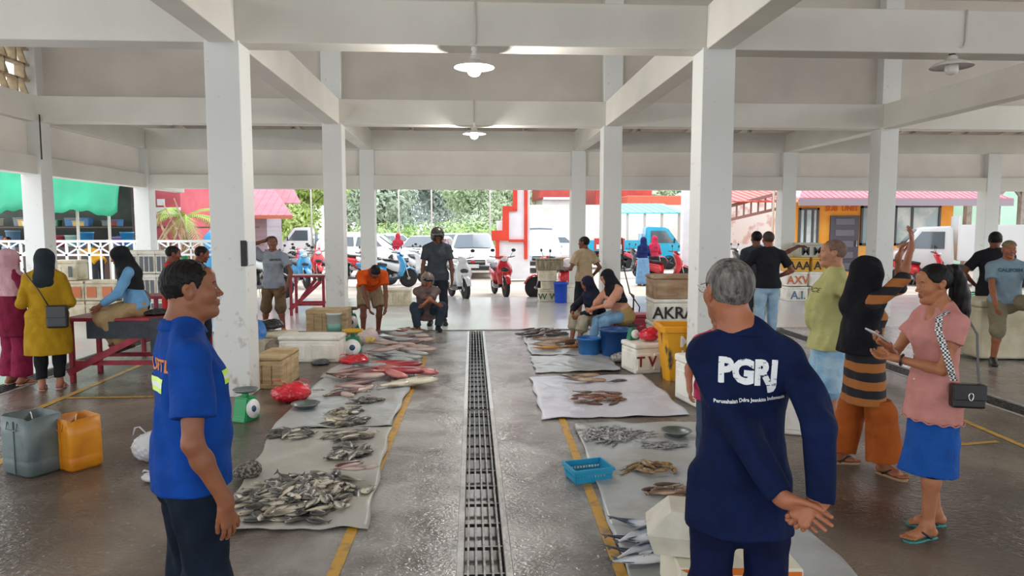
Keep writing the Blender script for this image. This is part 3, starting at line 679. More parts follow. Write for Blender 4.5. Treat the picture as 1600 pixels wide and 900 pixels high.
# ---------------------------------------------------------------- floor
def floor_mat():
    m = bpy.data.materials.new('wet_concrete'); m.use_nodes = True; t = m.node_tree; b = t.nodes['Principled BSDF']; N = t.nodes.new; L = t.links.new
    tc = N('ShaderNodeTexCoord'); P = tc.outputs['Object']; sp = N('ShaderNodeSeparateXYZ'); L(P, sp.inputs[0])
    def noise(sc, de=4, stretch=None, dist=0):
        n = N('ShaderNodeTexNoise'); n.inputs['Scale'].default_value = sc; n.inputs['Detail'].default_value = de; n.inputs['Distortion'].default_value = dist
        if stretch:
            mp = N('ShaderNodeMapping'); mp.inputs['Scale'].default_value = stretch; L(P, mp.inputs[0]); L(mp.outputs[0], n.inputs['Vector'])
        else: L(P, n.inputs['Vector'])
        return n.outputs['Fac']
    def math_(op, a, c, cl=False):
        n = N('ShaderNodeMath'); n.operation = op; n.use_clamp = cl
        for i, v in enumerate((a, c)):
            if isinstance(v, (int, float)): n.inputs[i].default_value = v
            else: L(v, n.inputs[i])
        return n.outputs[0]
    def ramp(f, stops):
        r = N('ShaderNodeValToRGB'); r.color_ramp.elements[0].position = stops[0][0]; r.color_ramp.elements[0].color = (*stops[0][1], 1); r.color_ramp.elements[1].position = stops[-1][0]; r.color_ramp.elements[1].color = (*stops[-1][1], 1)
        for p, c in stops[1:-1]: e = r.color_ramp.elements.new(p); e.color = (*c, 1)
        L(f, r.inputs['Fac']); return r.outputs['Color']
    def mix(f, a, c):
        n = N('ShaderNodeMix'); n.data_type = 'RGBA'
        if isinstance(f, (int, float)): n.inputs[0].default_value = f
        else: L(f, n.inputs[0])
        L(a, n.inputs[6]); L(c, n.inputs[7]); return n.outputs[2]
    base = ramp(noise(.9, 8, None, .5), [(.3, hexc('#463c34')), (.5, hexc('#62564b')), (.7, hexc('#857869'))])
    aisle = ramp(noise(2.2, 8, None, .8), [(.3, hexc('#6a645e')), (.5, hexc('#938e89')), (.7, hexc('#b5b2ae'))])
    ax = math_('ABSOLUTE', math_('SUBTRACT', sp.outputs['X'], .08), 0)
    am = N('ShaderNodeMapRange'); am.inputs['From Min'].default_value = 1.5; am.inputs['From Max'].default_value = .9; L(math_('ADD', ax, math_('MULTIPLY', noise(1.5), .9)), am.inputs['Value'])
    am.inputs['From Min'].default_value = 1.9; am.inputs['From Max'].default_value = 1.3
    col = mix(am.outputs[0], base, aisle)
    spots = ramp(noise(26, 3), [(.62, (0, 0, 0)), (.72, (1, 1, 1))])
    col = mix(math_('MULTIPLY', spots, .25), col, ramp(noise(3), [(0, hexc('#b0a89f')), (1, hexc('#c9c2ba'))]))
    L(col, b.inputs['Base Color'])
    rr = N('ShaderNodeMapRange'); rr.inputs['From Min'].default_value = .35; rr.inputs['From Max'].default_value = .65; rr.inputs['To Min'].default_value = .09; rr.inputs['To Max'].default_value = .42
    L(noise(1.3, 5, (1, .55, 1), .6), rr.inputs['Value']); L(rr.outputs[0], b.inputs['Roughness']); b.inputs['Specular IOR Level'].default_value = .6
    bp = N('ShaderNodeBump'); bp.inputs['Strength'].default_value = .6; bp.inputs['Distance'].default_value = .014
    hgt = math_('ADD', math_('MULTIPLY', noise(14, 3, (1, 1.7, 1), 1.6), .8), math_('MULTIPLY', noise(60, 2), .25)); L(hgt, bp.inputs['Height']); L(bp.outputs[0], b.inputs['Normal'])
    return m
M_floor = floor_mat()
DY = 11.75   # the cross drain
DW = .14
def slab(name, x0, x1, y0, y1, m, z=0.0, th=.2, lab=None):
    return struct(MB().box(((x0+x1)/2, (y0+y1)/2, z-th/2), (x1-x0, y1-y0, th)).build(name, m), lab)
DX = .055; DLX, DRX = -5.05, 5.2
ds = .125
slab('floor', DX+ds, DRX-.16, -9, DY-.09, M_floor, lab='wet concrete floor right of the centre drain')
slab('floor', DLX+.16, DX-ds, -9, DY-.09, M_floor, lab='wet concrete floor left of the centre drain')
M_tile = mat('pale_wet_tile', hexc('#e4e3e3'), rough=.16, col2=hexc('#cfcecf'), scale=1.6, bump=.12, bscale=14, spec=.6, rvar=.08)
slab('floor_outer', -14, 14.0, DY+.09, 17.5, M_tile, lab='pale wet floor beyond the cross drain')
slab('floor_left', -14, DLX-.16, -9, DY+.09, M_tile, lab='pale wet floor left of the side drain')
M_floor2 = mat('wet_concrete_side', hexc('#6a6059'), rough=.2, col2=hexc('#a29c98'), scale=1.4, bump=.35, bscale=16, spec=.6, rvar=.12, contrast=(.3, .75))
slab('floor_right', DRX+.16, 14.0, -9, DY+.09, M_floor2, lab='wet concrete floor right of the side drain')
slab('floor_channel', -14, 14, -9, 17.5, mat('drain_muck', hexc('#0d0c0b'), rough=.3, col2=hexc('#2a2622'), scale=8), z=-.3, th=.05, lab='dark bottom of the drain channels')
M_kerb = mat('drain_kerb', hexc('#8f8a85'), rough=.35, col2=hexc('#b9b6b2'), scale=5, bump=.3, bscale=30)
M_kerbw = mat('drain_kerb_pale', hexc('#cfcfce'), rough=.3, col2=hexc('#bdbdbc'), scale=4)
M_steel = mat('wet_steel_bar', hexc('#7a7876'), rough=.42, metal=.6, col2=hexc('#4f4b48'), scale=20)
def grate(name, x0, x1, y0, y1, along, nbar, cross, lab, kerbm, kw=.07):
    t = thing(name, lab, 'drain grate', ((x0+x1)/2, y0, 0) if along == 'Y' else (x0, (y0+y1)/2, 0)); ox, oy = t.location.x, t.location.y
    W_ = (x1-x0) if along == 'Y' else (y1-y0)
    Lg = (y1-y0) if along == 'Y' else (x1-x0)
    def mk(u0, u1, v, w_, z, h):      # u along, v across
        c = ((u0+u1)/2, v, z) if along == 'X' else (v, (u0+u1)/2, z); d = (u1-u0, w_, h) if along == 'X' else (w_, u1-u0, h); return c, d
    m = MB()
    for s in (-1, 1): m.box(*mk(0, Lg, s*(W_/2-kw/2), kw, -.045, .10), bev=.004)
    m.build('drain_edge', kerbm, t)
    inner = W_-2*kw
    m = MB()
    for i in range(nbar):
        v = -inner/2+inner*(i+.5)/nbar; m.box(*mk(0.02, Lg-.02, v, .011, -.012, .022))
    m.build('grate_bars', M_steel, t)
    m = MB(); n = int(Lg/cross)
    for i in range(n+1): c, d = mk(.03+i*(Lg-.06)/n-.006, .03+i*(Lg-.06)/n+.006, 0, inner, -.055, .02); m.box(c, d)
    m.build('cross_rods', M_steel, t)
    return t
grate('drain_grate', DX-ds-.02, DX+ds+.02, 2.2, 6.55, 'Y', 5, .30, 'steel drain grate in the centre of the aisle, nearer length', M_kerb, .04)
grate('drain_grate', DX-ds-.02, DX+ds+.02, 6.56, DY-.11, 'Y', 5, .24, 'steel drain grate in the centre of the aisle, farther length with pale edges', M_kerbw, .04)
grate('drain_grate', DLX-.17, DLX+.17, 3, DY-.1, 'Y', 5, .5, 'dark drain grate along the left side by the red bench', M_kerb, .03)
grate('drain_grate', DRX-.17, DRX+.17, 2, DY-.1, 'Y', 5, .5, 'dark drain grate along the right side behind the woman with the phone', M_kerb, .03)
grate('drain_grate', DLX, DRX, DY-.1, DY+.1, 'X', 3, .5, 'narrow cross drain at the end of the aisle', M_kerb, .03)
# yellow lines painted on the concrete
M_yel = mat('yellow_line_paint', hexc('#c9982f'), rough=.45, col2=hexc('#8a7350'), scale=14, contrast=(.5, .72), spec=.5)
def line(a, b, w_, lab, zz=.003):
    a, b = Vector(a), Vector(b); mb = MB(); d = (b-a).normalized(); n = Vector((-d.y, d.x, 0))*w_/2
    k = 24; vs = []
    for i in range(k+1):
        p = a.lerp(b, i/k); j = .004*math.sin(i*2.3); vs += [p+n*(1+j*3), p-n*(1+j*4)]
    mb.add([(v.x, v.y, zz) for v in vs], [(2*i, 2*i+1, 2*i+3, 2*i+2) for i in range(k)]); o = mb.build('yellow_line', M_yel); struct(o, lab)
pl = [G(520, 900), G(638, 620)]; line(pl[0]+(pl[0]-pl[1])*.2, pl[1]+(pl[1]-pl[0])*.6, .062, 'yellow painted line left of the aisle')
pr = [G(972, 900), G(880, 660)]; line(pr[0]+(pr[0]-pr[1])*.2, pr[1]+(pr[1]-pr[0])*.3, .06, 'yellow painted line right of the aisle')
line(G(20, 655), G(245, 560), .07, 'yellow painted line running past the women on the left')
line(G(105, 622), G(240, 620), .06, 'yellow cross line behind the man in blue')
line(G(-20, 735), G(110, 655), .06, 'yellow line behind the plastic containers')
line(G(1500, 655), G(1640, 715), .06, 'yellow line right of the woman with the phone')
line(G(1440, 700), G(1560, 690), .05, 'faint yellow cross line by the woman with the phone')
# ---------------------------------------------------------------- outside ground
M_lot = mat('sandy_asphalt', hexc('#c9bfb2'), rough=.8, col2=hexc('#b5aaa0'), scale=1.2, bump=.2, bscale=20)
slab('ground', -90, 90, 17.5, 120, M_lot, z=-.06, lab='pale sandy parking ground')
slab('ground', -90, -14, -20, 17.5, M_lot, z=-.06, lab='pale ground left of the hall'); slab('ground', 14, 90, -20, 17.5, M_lot, z=-.06, lab='pale ground right of the hall')
# ---------------------------------------------------------------- pendant lamps
M_enam = mat('white_enamel', hexc('#e6e3de'), rough=.35, col2=hexc('#d5cfc8'), scale=8)
M_bulb = mat('lit_bulb', (1, 1, 1), rough=.4, emit=(1, .98, .95), estr=14)
M_bulboff = mat('unlit_opal_globe', hexc('#e4e0da'), rough=.3)
M_conduit = mat('grey_conduit', hexc('#c9c5bd'), rough=.5)
M_dark = mat('dark_rubber', hexc('#222222'), rough=.6, bump=.1, bscale=80)
def lamp(x, y, z, lit, lab, energy=25, conduit=None):
    t = thing('pendant_lamp', lab, 'ceiling lamp', (x, y, z), 0, None)
    MB().lathe([(.035, .10), (.05, .085), (.06, .05), (.09, .045), (.17, .015), (.205, -.015), (.208, -.02), (.17, .005), (.08, .03), (.04, .035)], 32).build('lamp_shade', M_enam, t)
    MB().lathe([(.03, .19), (.032, .15), (.018, .145), (.03, .12), (.036, .09)], 16).build('lamp_socket', M_dark if not lit else M_enam, t)
    MB().lathe([(.058, .04), (.066, 0), (.066, -.06), (.055, -.085), (.03, -.1), (.0005, -.105)], 20).build('lamp_globe', M_bulb if lit else M_bulboff, t)
    if conduit:
        MB().tube([(p[0]-x, p[1]-y, p[2]-z) for p in conduit], .011, 8).build('conduit', M_conduit, t)
    if lit:
        l = bpy.data.lights.new('lamp_light', 'POINT'); l.energy = energy; l.shadow_soft_size = .08; l.color = (1, .97, .93)
        lo = bpy.data.objects.new('lamp_light', l); COL.objects.link(lo); lo.parent = t; lo.location = (0, 0, -.19)
p = V(741, 103, 7.25); lamp(p.x, p.y, p.z, True, 'lit pendant lamp with flat white shade on the front crossbeam', 45, [(p.x, p.y, p.z+.17), (p.x+.01, Y1-.165, ZB+.03), (p.x+.01, Y1-.165, ZT+.02)])
p = V(741, 208, 12.55); lamp(p.x, p.y, p.z, True, 'smaller looking lit lamp on the second crossbeam', 35, [(p.x, p.y, p.z+.17), (p.x, Y2-.165, ZB+.05), (p.x, Y2-.165, ZT)])
p = V(1487, 102, 7.25); lamp(p.x, p.y, p.z, False, 'unlit pendant lamp with a saucer shade at upper right', 0, [(p.x, p.y, p.z+.17), (p.x+.08, Y1-.165, ZB+.06), (p.x+.1, Y1-.165, ZB+.12), (p.x+.1, Y1-.165, ZT)])
MB().tube([(XA+.21, Y2-.19, z) for z in (2.9, 3.2, 3.5, 3.66)], .012, 6).build('cable', M_dark); tag(bpy.data.objects['cable'], 'dark cable hanging down the left edge column', 'cable')
# ================================================================ the people
SKm, SKl = '#9c6044', '#b9785a'
# ---- man in the blue polo (foreground left, profile to the right)
c_blue = cloth('#0b459c', '#093b88')
loc = (-1.03, 2.55, 0)
A = Person('man in bright royal blue polo shirt standing in profile at left foreground', loc, R(-62), 1.625, head=(-8, 4, 0), fat=.97, belly=.025, lod='near', skincol='#8f5a3e', face_fat=.55,
           wr=(.25, .08, .79), er=(.5, -.7, 0), wl=(-.25, .05, .77), el=(-.5, -.7, 0), ar=(.10, .02, .045), al=(-.10, -.05, .045), hr=dict(d=(-.12, .18, -1), n=(-.85, -.35, 0), curl=(10, 20, 14), spread=3, thumb=(22, 12)), sh=1.0, neckl=.95, hsc=.93, hoff=(.0, .02, 0), toes=False)
A.hair('short')
sh = A.top(c_blue, inf=.014, sleeve=.70, hem=-.035, flare=1.02, sinf=.022, disp=.0065, sl_r=.072, neck=.068)
A.collar(c_blue, r=.068)
A.pants(cloth('#14202f', '#0e1724'), inf=.018, upto=.97, widen=.015, disp=.008)
A.shoes(M_blackp)
M_lime = mat('reflective_lime', hexc('#c8f03a'), rough=.4, spec=.8); M_silver = mat('reflective_silver', hexc('#dfe6e2'), rough=.35); M_orange = mat('orange_print', hexc('#d9823c'), rough=.7)
# reflective band round chest and back: strips laid on the shirt
def band(pr, tgt, z0, z1, a0, a1, m, name, n=40, off=.003, cx=0, cy=.0):
    me = tgt.data; tree = BVHTree.FromPolygons([v.co for v in me.vertices], [p.vertices for p in me.polygons]); vs = []; fs = []
    cols = []
    for i in range(n+1):
        a = R(a0+(a1-a0)*i/n); d = Vector((math.cos(a), math.sin(a), 0)); col_ = []
        for z in (z0, (z0+z1)/2, z1):
            h, nn, ii, ds = tree.ray_cast(Vector((cx, cy, z))+d*.6, -d)
            col_.append(tuple((h if h else Vector((cx, cy, z))+d*.15)+d*off))
        vs += col_
    for i in range(n):
        for k in (0, 1): fs.append((3*i+k, 3*i+3+k, 3*i+4+k, 3*i+1+k))
    return MB().add(vs, fs, 0, True).build(name, m, pr.root, recalc=False)
for (z0, z1, m) in ((1.187, 1.204, M_lime), (1.173, 1.187, M_silver), (1.156, 1.173, M_lime)):
    band(A, sh, z0, z1, 235, 318, m, 'reflective_stripe'); band(A, sh, z0+.012, z1+.012, 45, 80, m, 'reflective_stripe')
bm = text_bm('UPTD', .060, 0, .0015)
M = Matrix.Translation((.055, 0, 1.245)) @ Matrix(((1, 0, 0), (0, 0, -1), (0, 1, 0))).to_4x4()
o = project_mesh(bm, sh, M, (0, 1, 0), .003, 'lettering', [M_orange], A.root); o['label'] = 'orange letters on the shirt back'
MB().ball(tuple(A.P+np.array((.165, .01, .01))), .006).build('button', M_silver, A.root)

# ---- man in the navy long-sleeved shirt (foreground right, from behind)
c_navy = cloth('#081a42', '#061436')
B = Person('grey-haired man with glasses seen from behind in navy long-sleeved shirt', (.93, 2.32, 0), R(-14), 1.62, head=(20, 3, 0), fat=.88, belly=.02, lod='near', skincol='#a8694a', face_fat=.3, sh=.82,
           wl=(.125, -.235, .825), el=(-.6, -1.0, -.1), wr=(.205, -.215, .865), er=(.25, -1, 0), al=(-.10, 0, .045), hoff=(-.055, .02, 0),
           hl=dict(d=(.90, -.12, -.42), n=(0, -1, -.1), curl=(12, 14, 10), spread=5, thumb=(22, 10), side=-1),
           hr=dict(d=(-.72, -.25, -.60), n=(.25, .9, -.2), curl=(40, 62, 45), spread=3, thumb=(20, 25)), toes=False)
B.hair('buzz', M_hairgrey)
bs = B.top(c_navy, inf=.014, sleeve=1.93, hem=-.105, flare=1.12, sinf=.016, disp=.008, neck=None, fr=(30, 20, 5), cuts=[ell(B.neck+B.u*.004-B.f*.018, (.072, .055, .040), .03)])
B.collar(c_navy, r=.062, tube=.007, z=.016, name='neckband', gap=False)
B.pants(cloth('#09143e', '#070f2e'), inf=.016, upto=.95, widen=.01)
B.shoes(M_blackp)
# glasses
mb = MB(); W_ = B.W
for sx in (-1, 1):
    mb.tube([tuple(W_((.076*sx, -.012, .006))), tuple(W_((.079*sx, .03, .012))), tuple(W_((.072*sx, .10, .010)))], .0016, 6)
    mb.tube([tuple(W_((.036*sx+.030*math.cos(a), .108-.008*abs(math.cos(a)), -.002+.018*math.sin(a)))) for a in [2*PI*i/20 for i in range(20)]], .0014, 5, closed=True)
mb.build('glasses', M_metalc, B.root)
# print on the back
M_print = mat('white_shirt_print', hexc('#e3e6e8'), rough=.7, col2=hexc('#1a2a4e'), scale=34, contrast=(.60, .66), stretch=(1, 1, 2.2)); M_printw = mat('white_lettering', hexc('#e6e8ea'), rough=.7)
X2 = Matrix(((1, 0, 0), (0, 0, -1), (0, 1, 0))).to_4x4()
bm = text_bm('PGRJ', .106, 0, .006)
for v in bm.verts: v.co.x *= .86; v.co.y += -.025*v.co.x/.15*0-.16*(v.co.x)**2*3*0
o = project_mesh(bm, bs, Matrix.Translation((.0, 0, 1.245)) @ X2 @ Matrix.Rotation(R(-2), 4, 'Z'), (0, 1, 0), .003, 'logo_print', [M_print], B.root, cuts=2); o['label'] = 'large block letters in speckled white print'
bm = text_bm('Perusahaian Ddra Jesnkita Indonesia', .0160, 0, .0004)
o = project_mesh(bm, bs, Matrix.Translation((.006, 0, 1.158)) @ X2 @ Matrix.Rotation(R(3), 4, 'Z'), (0, 1, 0), .003, 'lettering', [M_printw], B.root, cuts=0); o['label'] = 'small white line of text'

# ---- woman with the phone
c_pink = cloth('#c98b84', '#bd7f78')
p0 = G(1448, 828)
Wn = Person('woman with long black ponytail in dusty pink blouse looking down holding a phone', (p0.x, p0.y, 0), R(98), 1.53, head=(-12, -9, 0), fem=True, fat=.90, lod='near', skincol='#b07350', face_fat=.12, sh=.94,
            wr=(.08, .25, 1.07), er=(.6, -.5, -.6), wl=(.02, .24, 1.0), el=(-.7, -.3, -.7), ar=(.05, -.10, .045), al=(-.09, .08, .045), fr=(.25, 1, 0), fl=(-.1, 1, 0),
            hr=dict(d=(-.05, .85, .30), n=(-.5, -.1, .9), curl=(28, 35, 25), spread=4, thumb=(30, 20)), hl=dict(d=(.75, .5, -.05), n=(.2, .3, .9), curl=(18, 25, 20), spread=6, thumb=(40, 10)))
h_ = Wn.hair('long')
W_ = Wn.W
pts = [(W_((0, -.085, .06)), .030), (W_((0, -.125, .055)), .036), (W_((.0, -.150, .00)), .042), (W_((.0, -.155, -.08)), .046), (W_((.0, -.150, -.18)), .044), (W_((.0, -.145, -.28)), .034), (W_((.0, -.135, -.36)), .012)]
q = [cap(pts[i][0], pts[i+1][0], pts[i][1], pts[i+1][1], .02) for i in range(len(pts)-1)]+[noise_prim(.004, (90, 80, 14), .5)]
Wn.add('ponytail', q, M_hair, .005)
MB().lathe([(.024, -.012), (.034, -.008), (.034, .008), (.024, .012)], 14, M=Matrix.Translation(Vector(W_((0, -.10, .062)))) @ Euler((R(70), 0, 0)).to_matrix().to_4x4()).build('hair_tie', M_dark, Wn.root)
tp = Wn.top(c_pink, inf=.013, sleeve=.42, hem=-.10, flare=1.06, sinf=.014, disp=.0055, neck=.066, sl_r=.060, cuts=[ell(Wn.neck+Wn.f*.075-Wn.u*.005, (.030, .05, .055), .01, '-')])
MB().tube([tuple(Wn.P+np.array((math.cos(a)*.178, math.sin(a)*.130+.0, -.098*1.53+.006*math.sin(a*14)))) for a in [2*PI*i/90 for i in range(90)]], .004, 6, closed=True).build('scalloped_hem', c_pink, Wn.root)
for z in (.0, .07, .14): MB().ball(tuple(Wn.P+Wn.u*(.08+z)+np.array((0, .133+z*.08, 0))), .006, n=10).build('button', M_eyew, Wn.root)
c_blu2 = cloth('#1d55a6', '#174a94')
q = [lofts([(Wn.P+np.array((0, 0, .04)), .140, .10), (Wn.P+np.array((0, 0, -.06)), .150, .108), (Wn.P+np.array((0, -.01, -.28)), .140, .135), (np.array((-.02, .035, .33)), .135, .172)], (1, 0, 0), (0, 1, 0)),
     noise_prim(.006, (34, 30, 5), .8), half((0, .10, -1), (0, 0, .345)), half((0, 0, 1), tuple(Wn.P+np.array((0, 0, .03))))]
Wn.add('culottes', q, c_blu2, .008); Wn.strip(.35, .76)
Wn.sandal(mat('teal_sole', hexc('#3f8a86'), rough=.5), mat('dark_strap', hexc('#1c1a1c'), rough=.5))
# watch
mb = MB(); d_ = nz(Wn.WL-Wn.EL); c_ = Wn.WL-d_*.03; u_ = nz(np.cross(d_, (0, 0, 1))); v_ = np.cross(d_, u_)
mb.tube([tuple(c_+(u_*math.cos(a)*.030+v_*math.sin(a)*.028)) for a in [2*PI*i/20 for i in range(20)]], .006, 6, closed=True, flat=1.6).build('wristwatch', M_blackp, Wn.root)
# phone (held in the right hand): a thing of its own
hp_ = Wn.WR+nz((-.05, .85, .30))*.085*Wn.S+np.array((-.02, 0, .030)); t = thing('phone', 'silver smartphone held up by the woman in the pink blouse', 'phone', Wn.pt(hp_), R(98))
MB().box((0, .01, 0), (.074, .150, .009), bev=.004, rot=(R(28), R(-12), R(8))).build('phone_case', mat('silver_plastic', hexc('#cfcfd2'), rough=.3), t)
MB().box((0, .008, .0052), (.066, .140, .001), rot=(R(28), R(-12), R(8))).build('screen', mat('phone_glass', hexc('#20242c'), rough=.1), t)
# handbag with houndstooth strap
M_hound = bpy.data.materials.new('checked_strap'); M_hound.use_nodes = True; t_ = M_hound.node_tree; ck = t_.nodes.new('ShaderNodeTexChecker'); ck.inputs['Scale'].default_value = 95; ck.inputs[1].default_value = (.01, .01, .012, 1); ck.inputs[2].default_value = (.8, .8, .8, 1)
tc_ = t_.nodes.new('ShaderNodeTexCoord'); t_.links.new(tc_.outputs['Object'], ck.inputs[0]); t_.links.new(ck.outputs[0], t_.nodes['Principled BSDF'].inputs['Base Color'])
bagp = np.array((-.205, -.02, .83)); t = thing('handbag', 'black leather flap handbag on a checked shoulder strap', 'handbag', Wn.pt(bagp), R(-14))
MB().box((0, 0, 0), (.165, .06, .130), bev=.013, seg=3).build('bag_body', M_blackp, t)
MB().box((0, -.033, .022), (.158, .012, .084), bev=.005, seg=2).build('flap', M_blackp, t)
MB().tube([(.011*math.cos(a), -.042, .002+.020*math.sin(a)) for a in [2*PI*i/20 for i in range(20)]], .004, 6, closed=True).build('clasp', M_metalc, t)
inv = Matrix.Rotation(R(98+14), 3, 'Z')
def bagl(p): return tuple(inv @ Vector(np.array(p)-bagp))
shp = Wn.SL+np.array((.03, -.01, .068))
def strap(pts, w_, m, name, parent, wd):
    vs = []; fs = []; n = len(pts)
    for i, p in enumerate(pts):
        p = Vector(p); tdir = (Vector(pts[min(i+1, n-1)])-Vector(pts[max(i-1, 0)])).normalized(); nn = Vector(wd).cross(tdir).normalized(); s_ = Vector(wd)
        vs += [p+s_*w_/2+nn*.0015, p-s_*w_/2+nn*.0015, p-s_*w_/2-nn*.0015, p+s_*w_/2-nn*.0015]
    fs = [(4*i+k, 4*i+(k+1) % 4, 4*i+4+(k+1) % 4, 4*i+4+k) for i in range(n-1) for k in range(4)]+[(0, 1, 2, 3), (4*n-1, 4*n-2, 4*n-3, 4*n-4)]
    return MB().add(vs, fs, 0, False).build(name, m, parent)
wd = inv @ Vector((0.25, .95, 0))
fr_ = [bagp+np.array((0, .09, .085)), np.array((-.215, .10, .97)), np.array((-.205, .135, 1.08)), np.array((-.165, .145, 1.18)), np.array((-.135, .115, 1.25)), shp+np.array((0, .04, .0)), shp]
bk_ = [shp, shp+np.array((-.02, -.05, -.02)), np.array((-.16, -.105, 1.15)), np.array((-.185, -.095, .98)), bagp+np.array((0, -.07, .065))]
strap([bagl(p) for p in fr_], .036, M_hound, 'strap', t, wd.normalized()); strap([bagl(p) for p in bk_], .012, M_blackp, 'strap', t, wd.normalized())

# ---- woman in stripes, arm raised
def stripe_mat(name, a, b, z0, per, duty, rough=.85):
    m = bpy.data.materials.new(name); m.use_nodes = True; t = m.node_tree; bs_ = t.nodes['Principled BSDF']; tc = t.nodes.new('ShaderNodeTexCoord'); sp = t.nodes.new('ShaderNodeSeparateXYZ'); t.links.new(tc.outputs['Object'], sp.inputs[0])
    n = t.nodes.new('ShaderNodeTexNoise'); n.inputs['Scale'].default_value = 4; t.links.new(tc.outputs['Object'], n.inputs['Vector'])
    def mm(op, x, y):
        k = t.nodes.new('ShaderNodeMath'); k.operation = op
        for i, v in enumerate((x, y)):
            if isinstance(v, (int, float)): k.inputs[i].default_value = v
            else: t.links.new(v, k.inputs[i])
        return k.outputs[0]
    f = mm('FRACT', mm('DIVIDE', mm('ADD', mm('SUBTRACT', sp.outputs['Z'], z0), mm('MULTIPLY', n.outputs['Fac'], .05)), per), 0); g = mm('GREATER_THAN', f, duty)
    mx = t.nodes.new('ShaderNodeMix'); mx.data_type = 'RGBA'; t.links.new(g, mx.inputs[0]); mx.inputs[6].default_value = (*hexc(a), 1); mx.inputs[7].default_value = (*hexc(b), 1); t.links.new(mx.outputs[2], bs_.inputs['Base Color']); bs_.inputs['Roughness'].default_value = rough
    return m
M_str = stripe_mat('brown_black_stripes', '#a0622c', '#17161c', .05, .118, .5)
p0 = G(1365, 736)
S = Person('woman in black headscarf and orange and black striped tunic raising one arm', (p0.x-.07, p0.y+.05, 0), R(-104), 1.52, head=(22, 6, 0), fem=True, fat=.92, lod='near', skincol='#9c5f42',
           wr=(.08, .24, 1.60), er=(.3, .8, -1), wl=(-.10, .22, 1.52), el=(-.1, .6, -1), ar=(.10, .13, .045), al=(-.10, -.13, .045), fl=(-.2, 1, 0), fr=(.9, .8, 0), hr=dict(d=(-.05, .0, 1), n=(-.5, -.8, 0), curl=(12, 16, 12), spread=9, thumb=(45, 8), side=-1), hl=dict(d=(.2, .2, 1), n=(.5, .7, 0), curl=(25, 35, 30), spread=7))
S.top(M_str, inf=.018, sleeve=1.12, hem=-.20, flare=1.16, sinf=.014, disp=.005, neck=.05, name='tunic')
S.hijab(M_scarf := cloth('#17171d', '#101015'), drape=.27, width=1.12, disp=.005, shift=.055, low=1.02, vol=1.10)
c_rust = cloth('#a4551f', '#96491a')
S.pants(c_rust, inf=.022, upto=.96, widen=.06, disp=.006, fr=(26, 24, 5))
S.sandal(mat('tan_sole', hexc('#a58462'), rough=.5), mat('black_strap', hexc('#1c1a1c'), rough=.5))

# ---- man in the olive green tee
c_olive = cloth('#b3b178', '#a8a66c')
p0 = G(1292, 673)
O = Person('bald man in olive green tee shirt and light denim shorts, hands behind back', (p0.x, p0.y, 0), R(68), 1.63, head=(0, 2, 0), fat=1.04, belly=.070, lod='near', skincol='#b07a5c', face_fat=.5, sh=1.05,
           wl=(-.10, -.24, .98), el=(-1, -.5, 0), wr=(.06, -.25, .96), er=(1, -.5, 0), ar=(.09, .10, .045), al=(-.10, -.03, .045), hl=dict(d=(.5, -.5, .1), n=(0, .8, -.2), curl=(30, 35, 30)), toes=False)
O.hair('buzz', mat('stubble', hexc('#5f4a3e'), rough=.7, col2=hexc('#7a5c4b'), scale=40))
ot = O.top(c_olive, inf=.024, sleeve=.72, hem=-.085, flare=1.10, sinf=.022, disp=.008, neck=.066, sl_r=.074, yoff=.03)
O.pants(mat('faded_denim', hexc('#6fa0c4'), rough=.85, col2=hexc('#a9c6d8'), scale=7, bump=.4, bscale=60), inf=.026, upto=.62, widen=.07, name='shorts')
O.sandal(mat('black_sole', hexc('#1b1b1d'), rough=.6), mat('black_strap', hexc('#1c1a1c'), rough=.5))
bm = text_bm('OFFFCE', .05, 0, .001)
o = project_mesh(bm, ot, Matrix.Translation((-.06, 0, 1.21)) @ Matrix(((-1, 0, 0), (0, 0, 1), (0, 1, 0))).to_4x4(), (0, -1, 0), .003, 'chest_print', [mat('dark_print', hexc('#4a4a30'), rough=.8)], O.root)
# ---------------------------------------------------------------- people further back
def at(px, py, Y=None, z=0): return G(px, py, z) if Y is None else V(px, py, Y)
DK = '#7c4a34'
# three women at the left
p = G(24, 600)
q_ = Person('woman in maroon dress and dusty pink headscarf standing at the far left', (p.x, p.y, 0), R(-28), 1.50, fem=True, fat=1.0, head=(-30, -4, 0), skincol='#a86a50', wr=(.12, .16, .95), er=(1, -.4, 0), wl=(-.14, .14, .95), ar=(.09, .02, .045), al=(-.09, 0, .045))
q_.top(cloth('#7d1f3c', '#6c1832'), inf=.024, sleeve=1.9, hem=-.16, flare=1.1, sinf=.022, name='tunic', disp=.005)
q_.pants(cloth('#8a2444', '#741b38'), inf=.022, upto=.97, widen=.05, disp=.005)
q_.hijab(cloth('#c39aa0', '#b78c94'), drape=.17, width=1.2, disp=.005); q_.sandal(mat('beige_sole', hexc('#b9a08c'), rough=.6), M_dark)
p = G(80, 608)
q_ = Person('woman in mustard yellow tunic and charcoal headscarf seen from behind', (p.x, p.y, 0), R(18), 1.51, fem=True, fat=1.10, head=(-25, -8, 0), skincol='#a86a50', wr=(.15, .22, .94), er=(.4, -1, -.3), wl=(-.15, .20, .92), el=(-.4, -1, -.3), ar=(.08, .02, .045), al=(-.08, 0, .045))
q_.top(cloth('#b08a1e', '#a07a14'), inf=.022, sleeve=1.5, hem=-.27, flare=1.14, sinf=.024, name='tunic', disp=.006)
q_.pants(cloth('#1c1f22'), inf=.013, upto=.93, disp=.004)
q_.hijab(cloth('#2b3238', '#232a30'), drape=.14, width=.80, disp=.004, low=.75); q_.sandal(mat('pink_sole', hexc('#c9a09c'), rough=.6), mat('pink_strap', hexc('#c9a09c'), rough=.5))
YW = q_
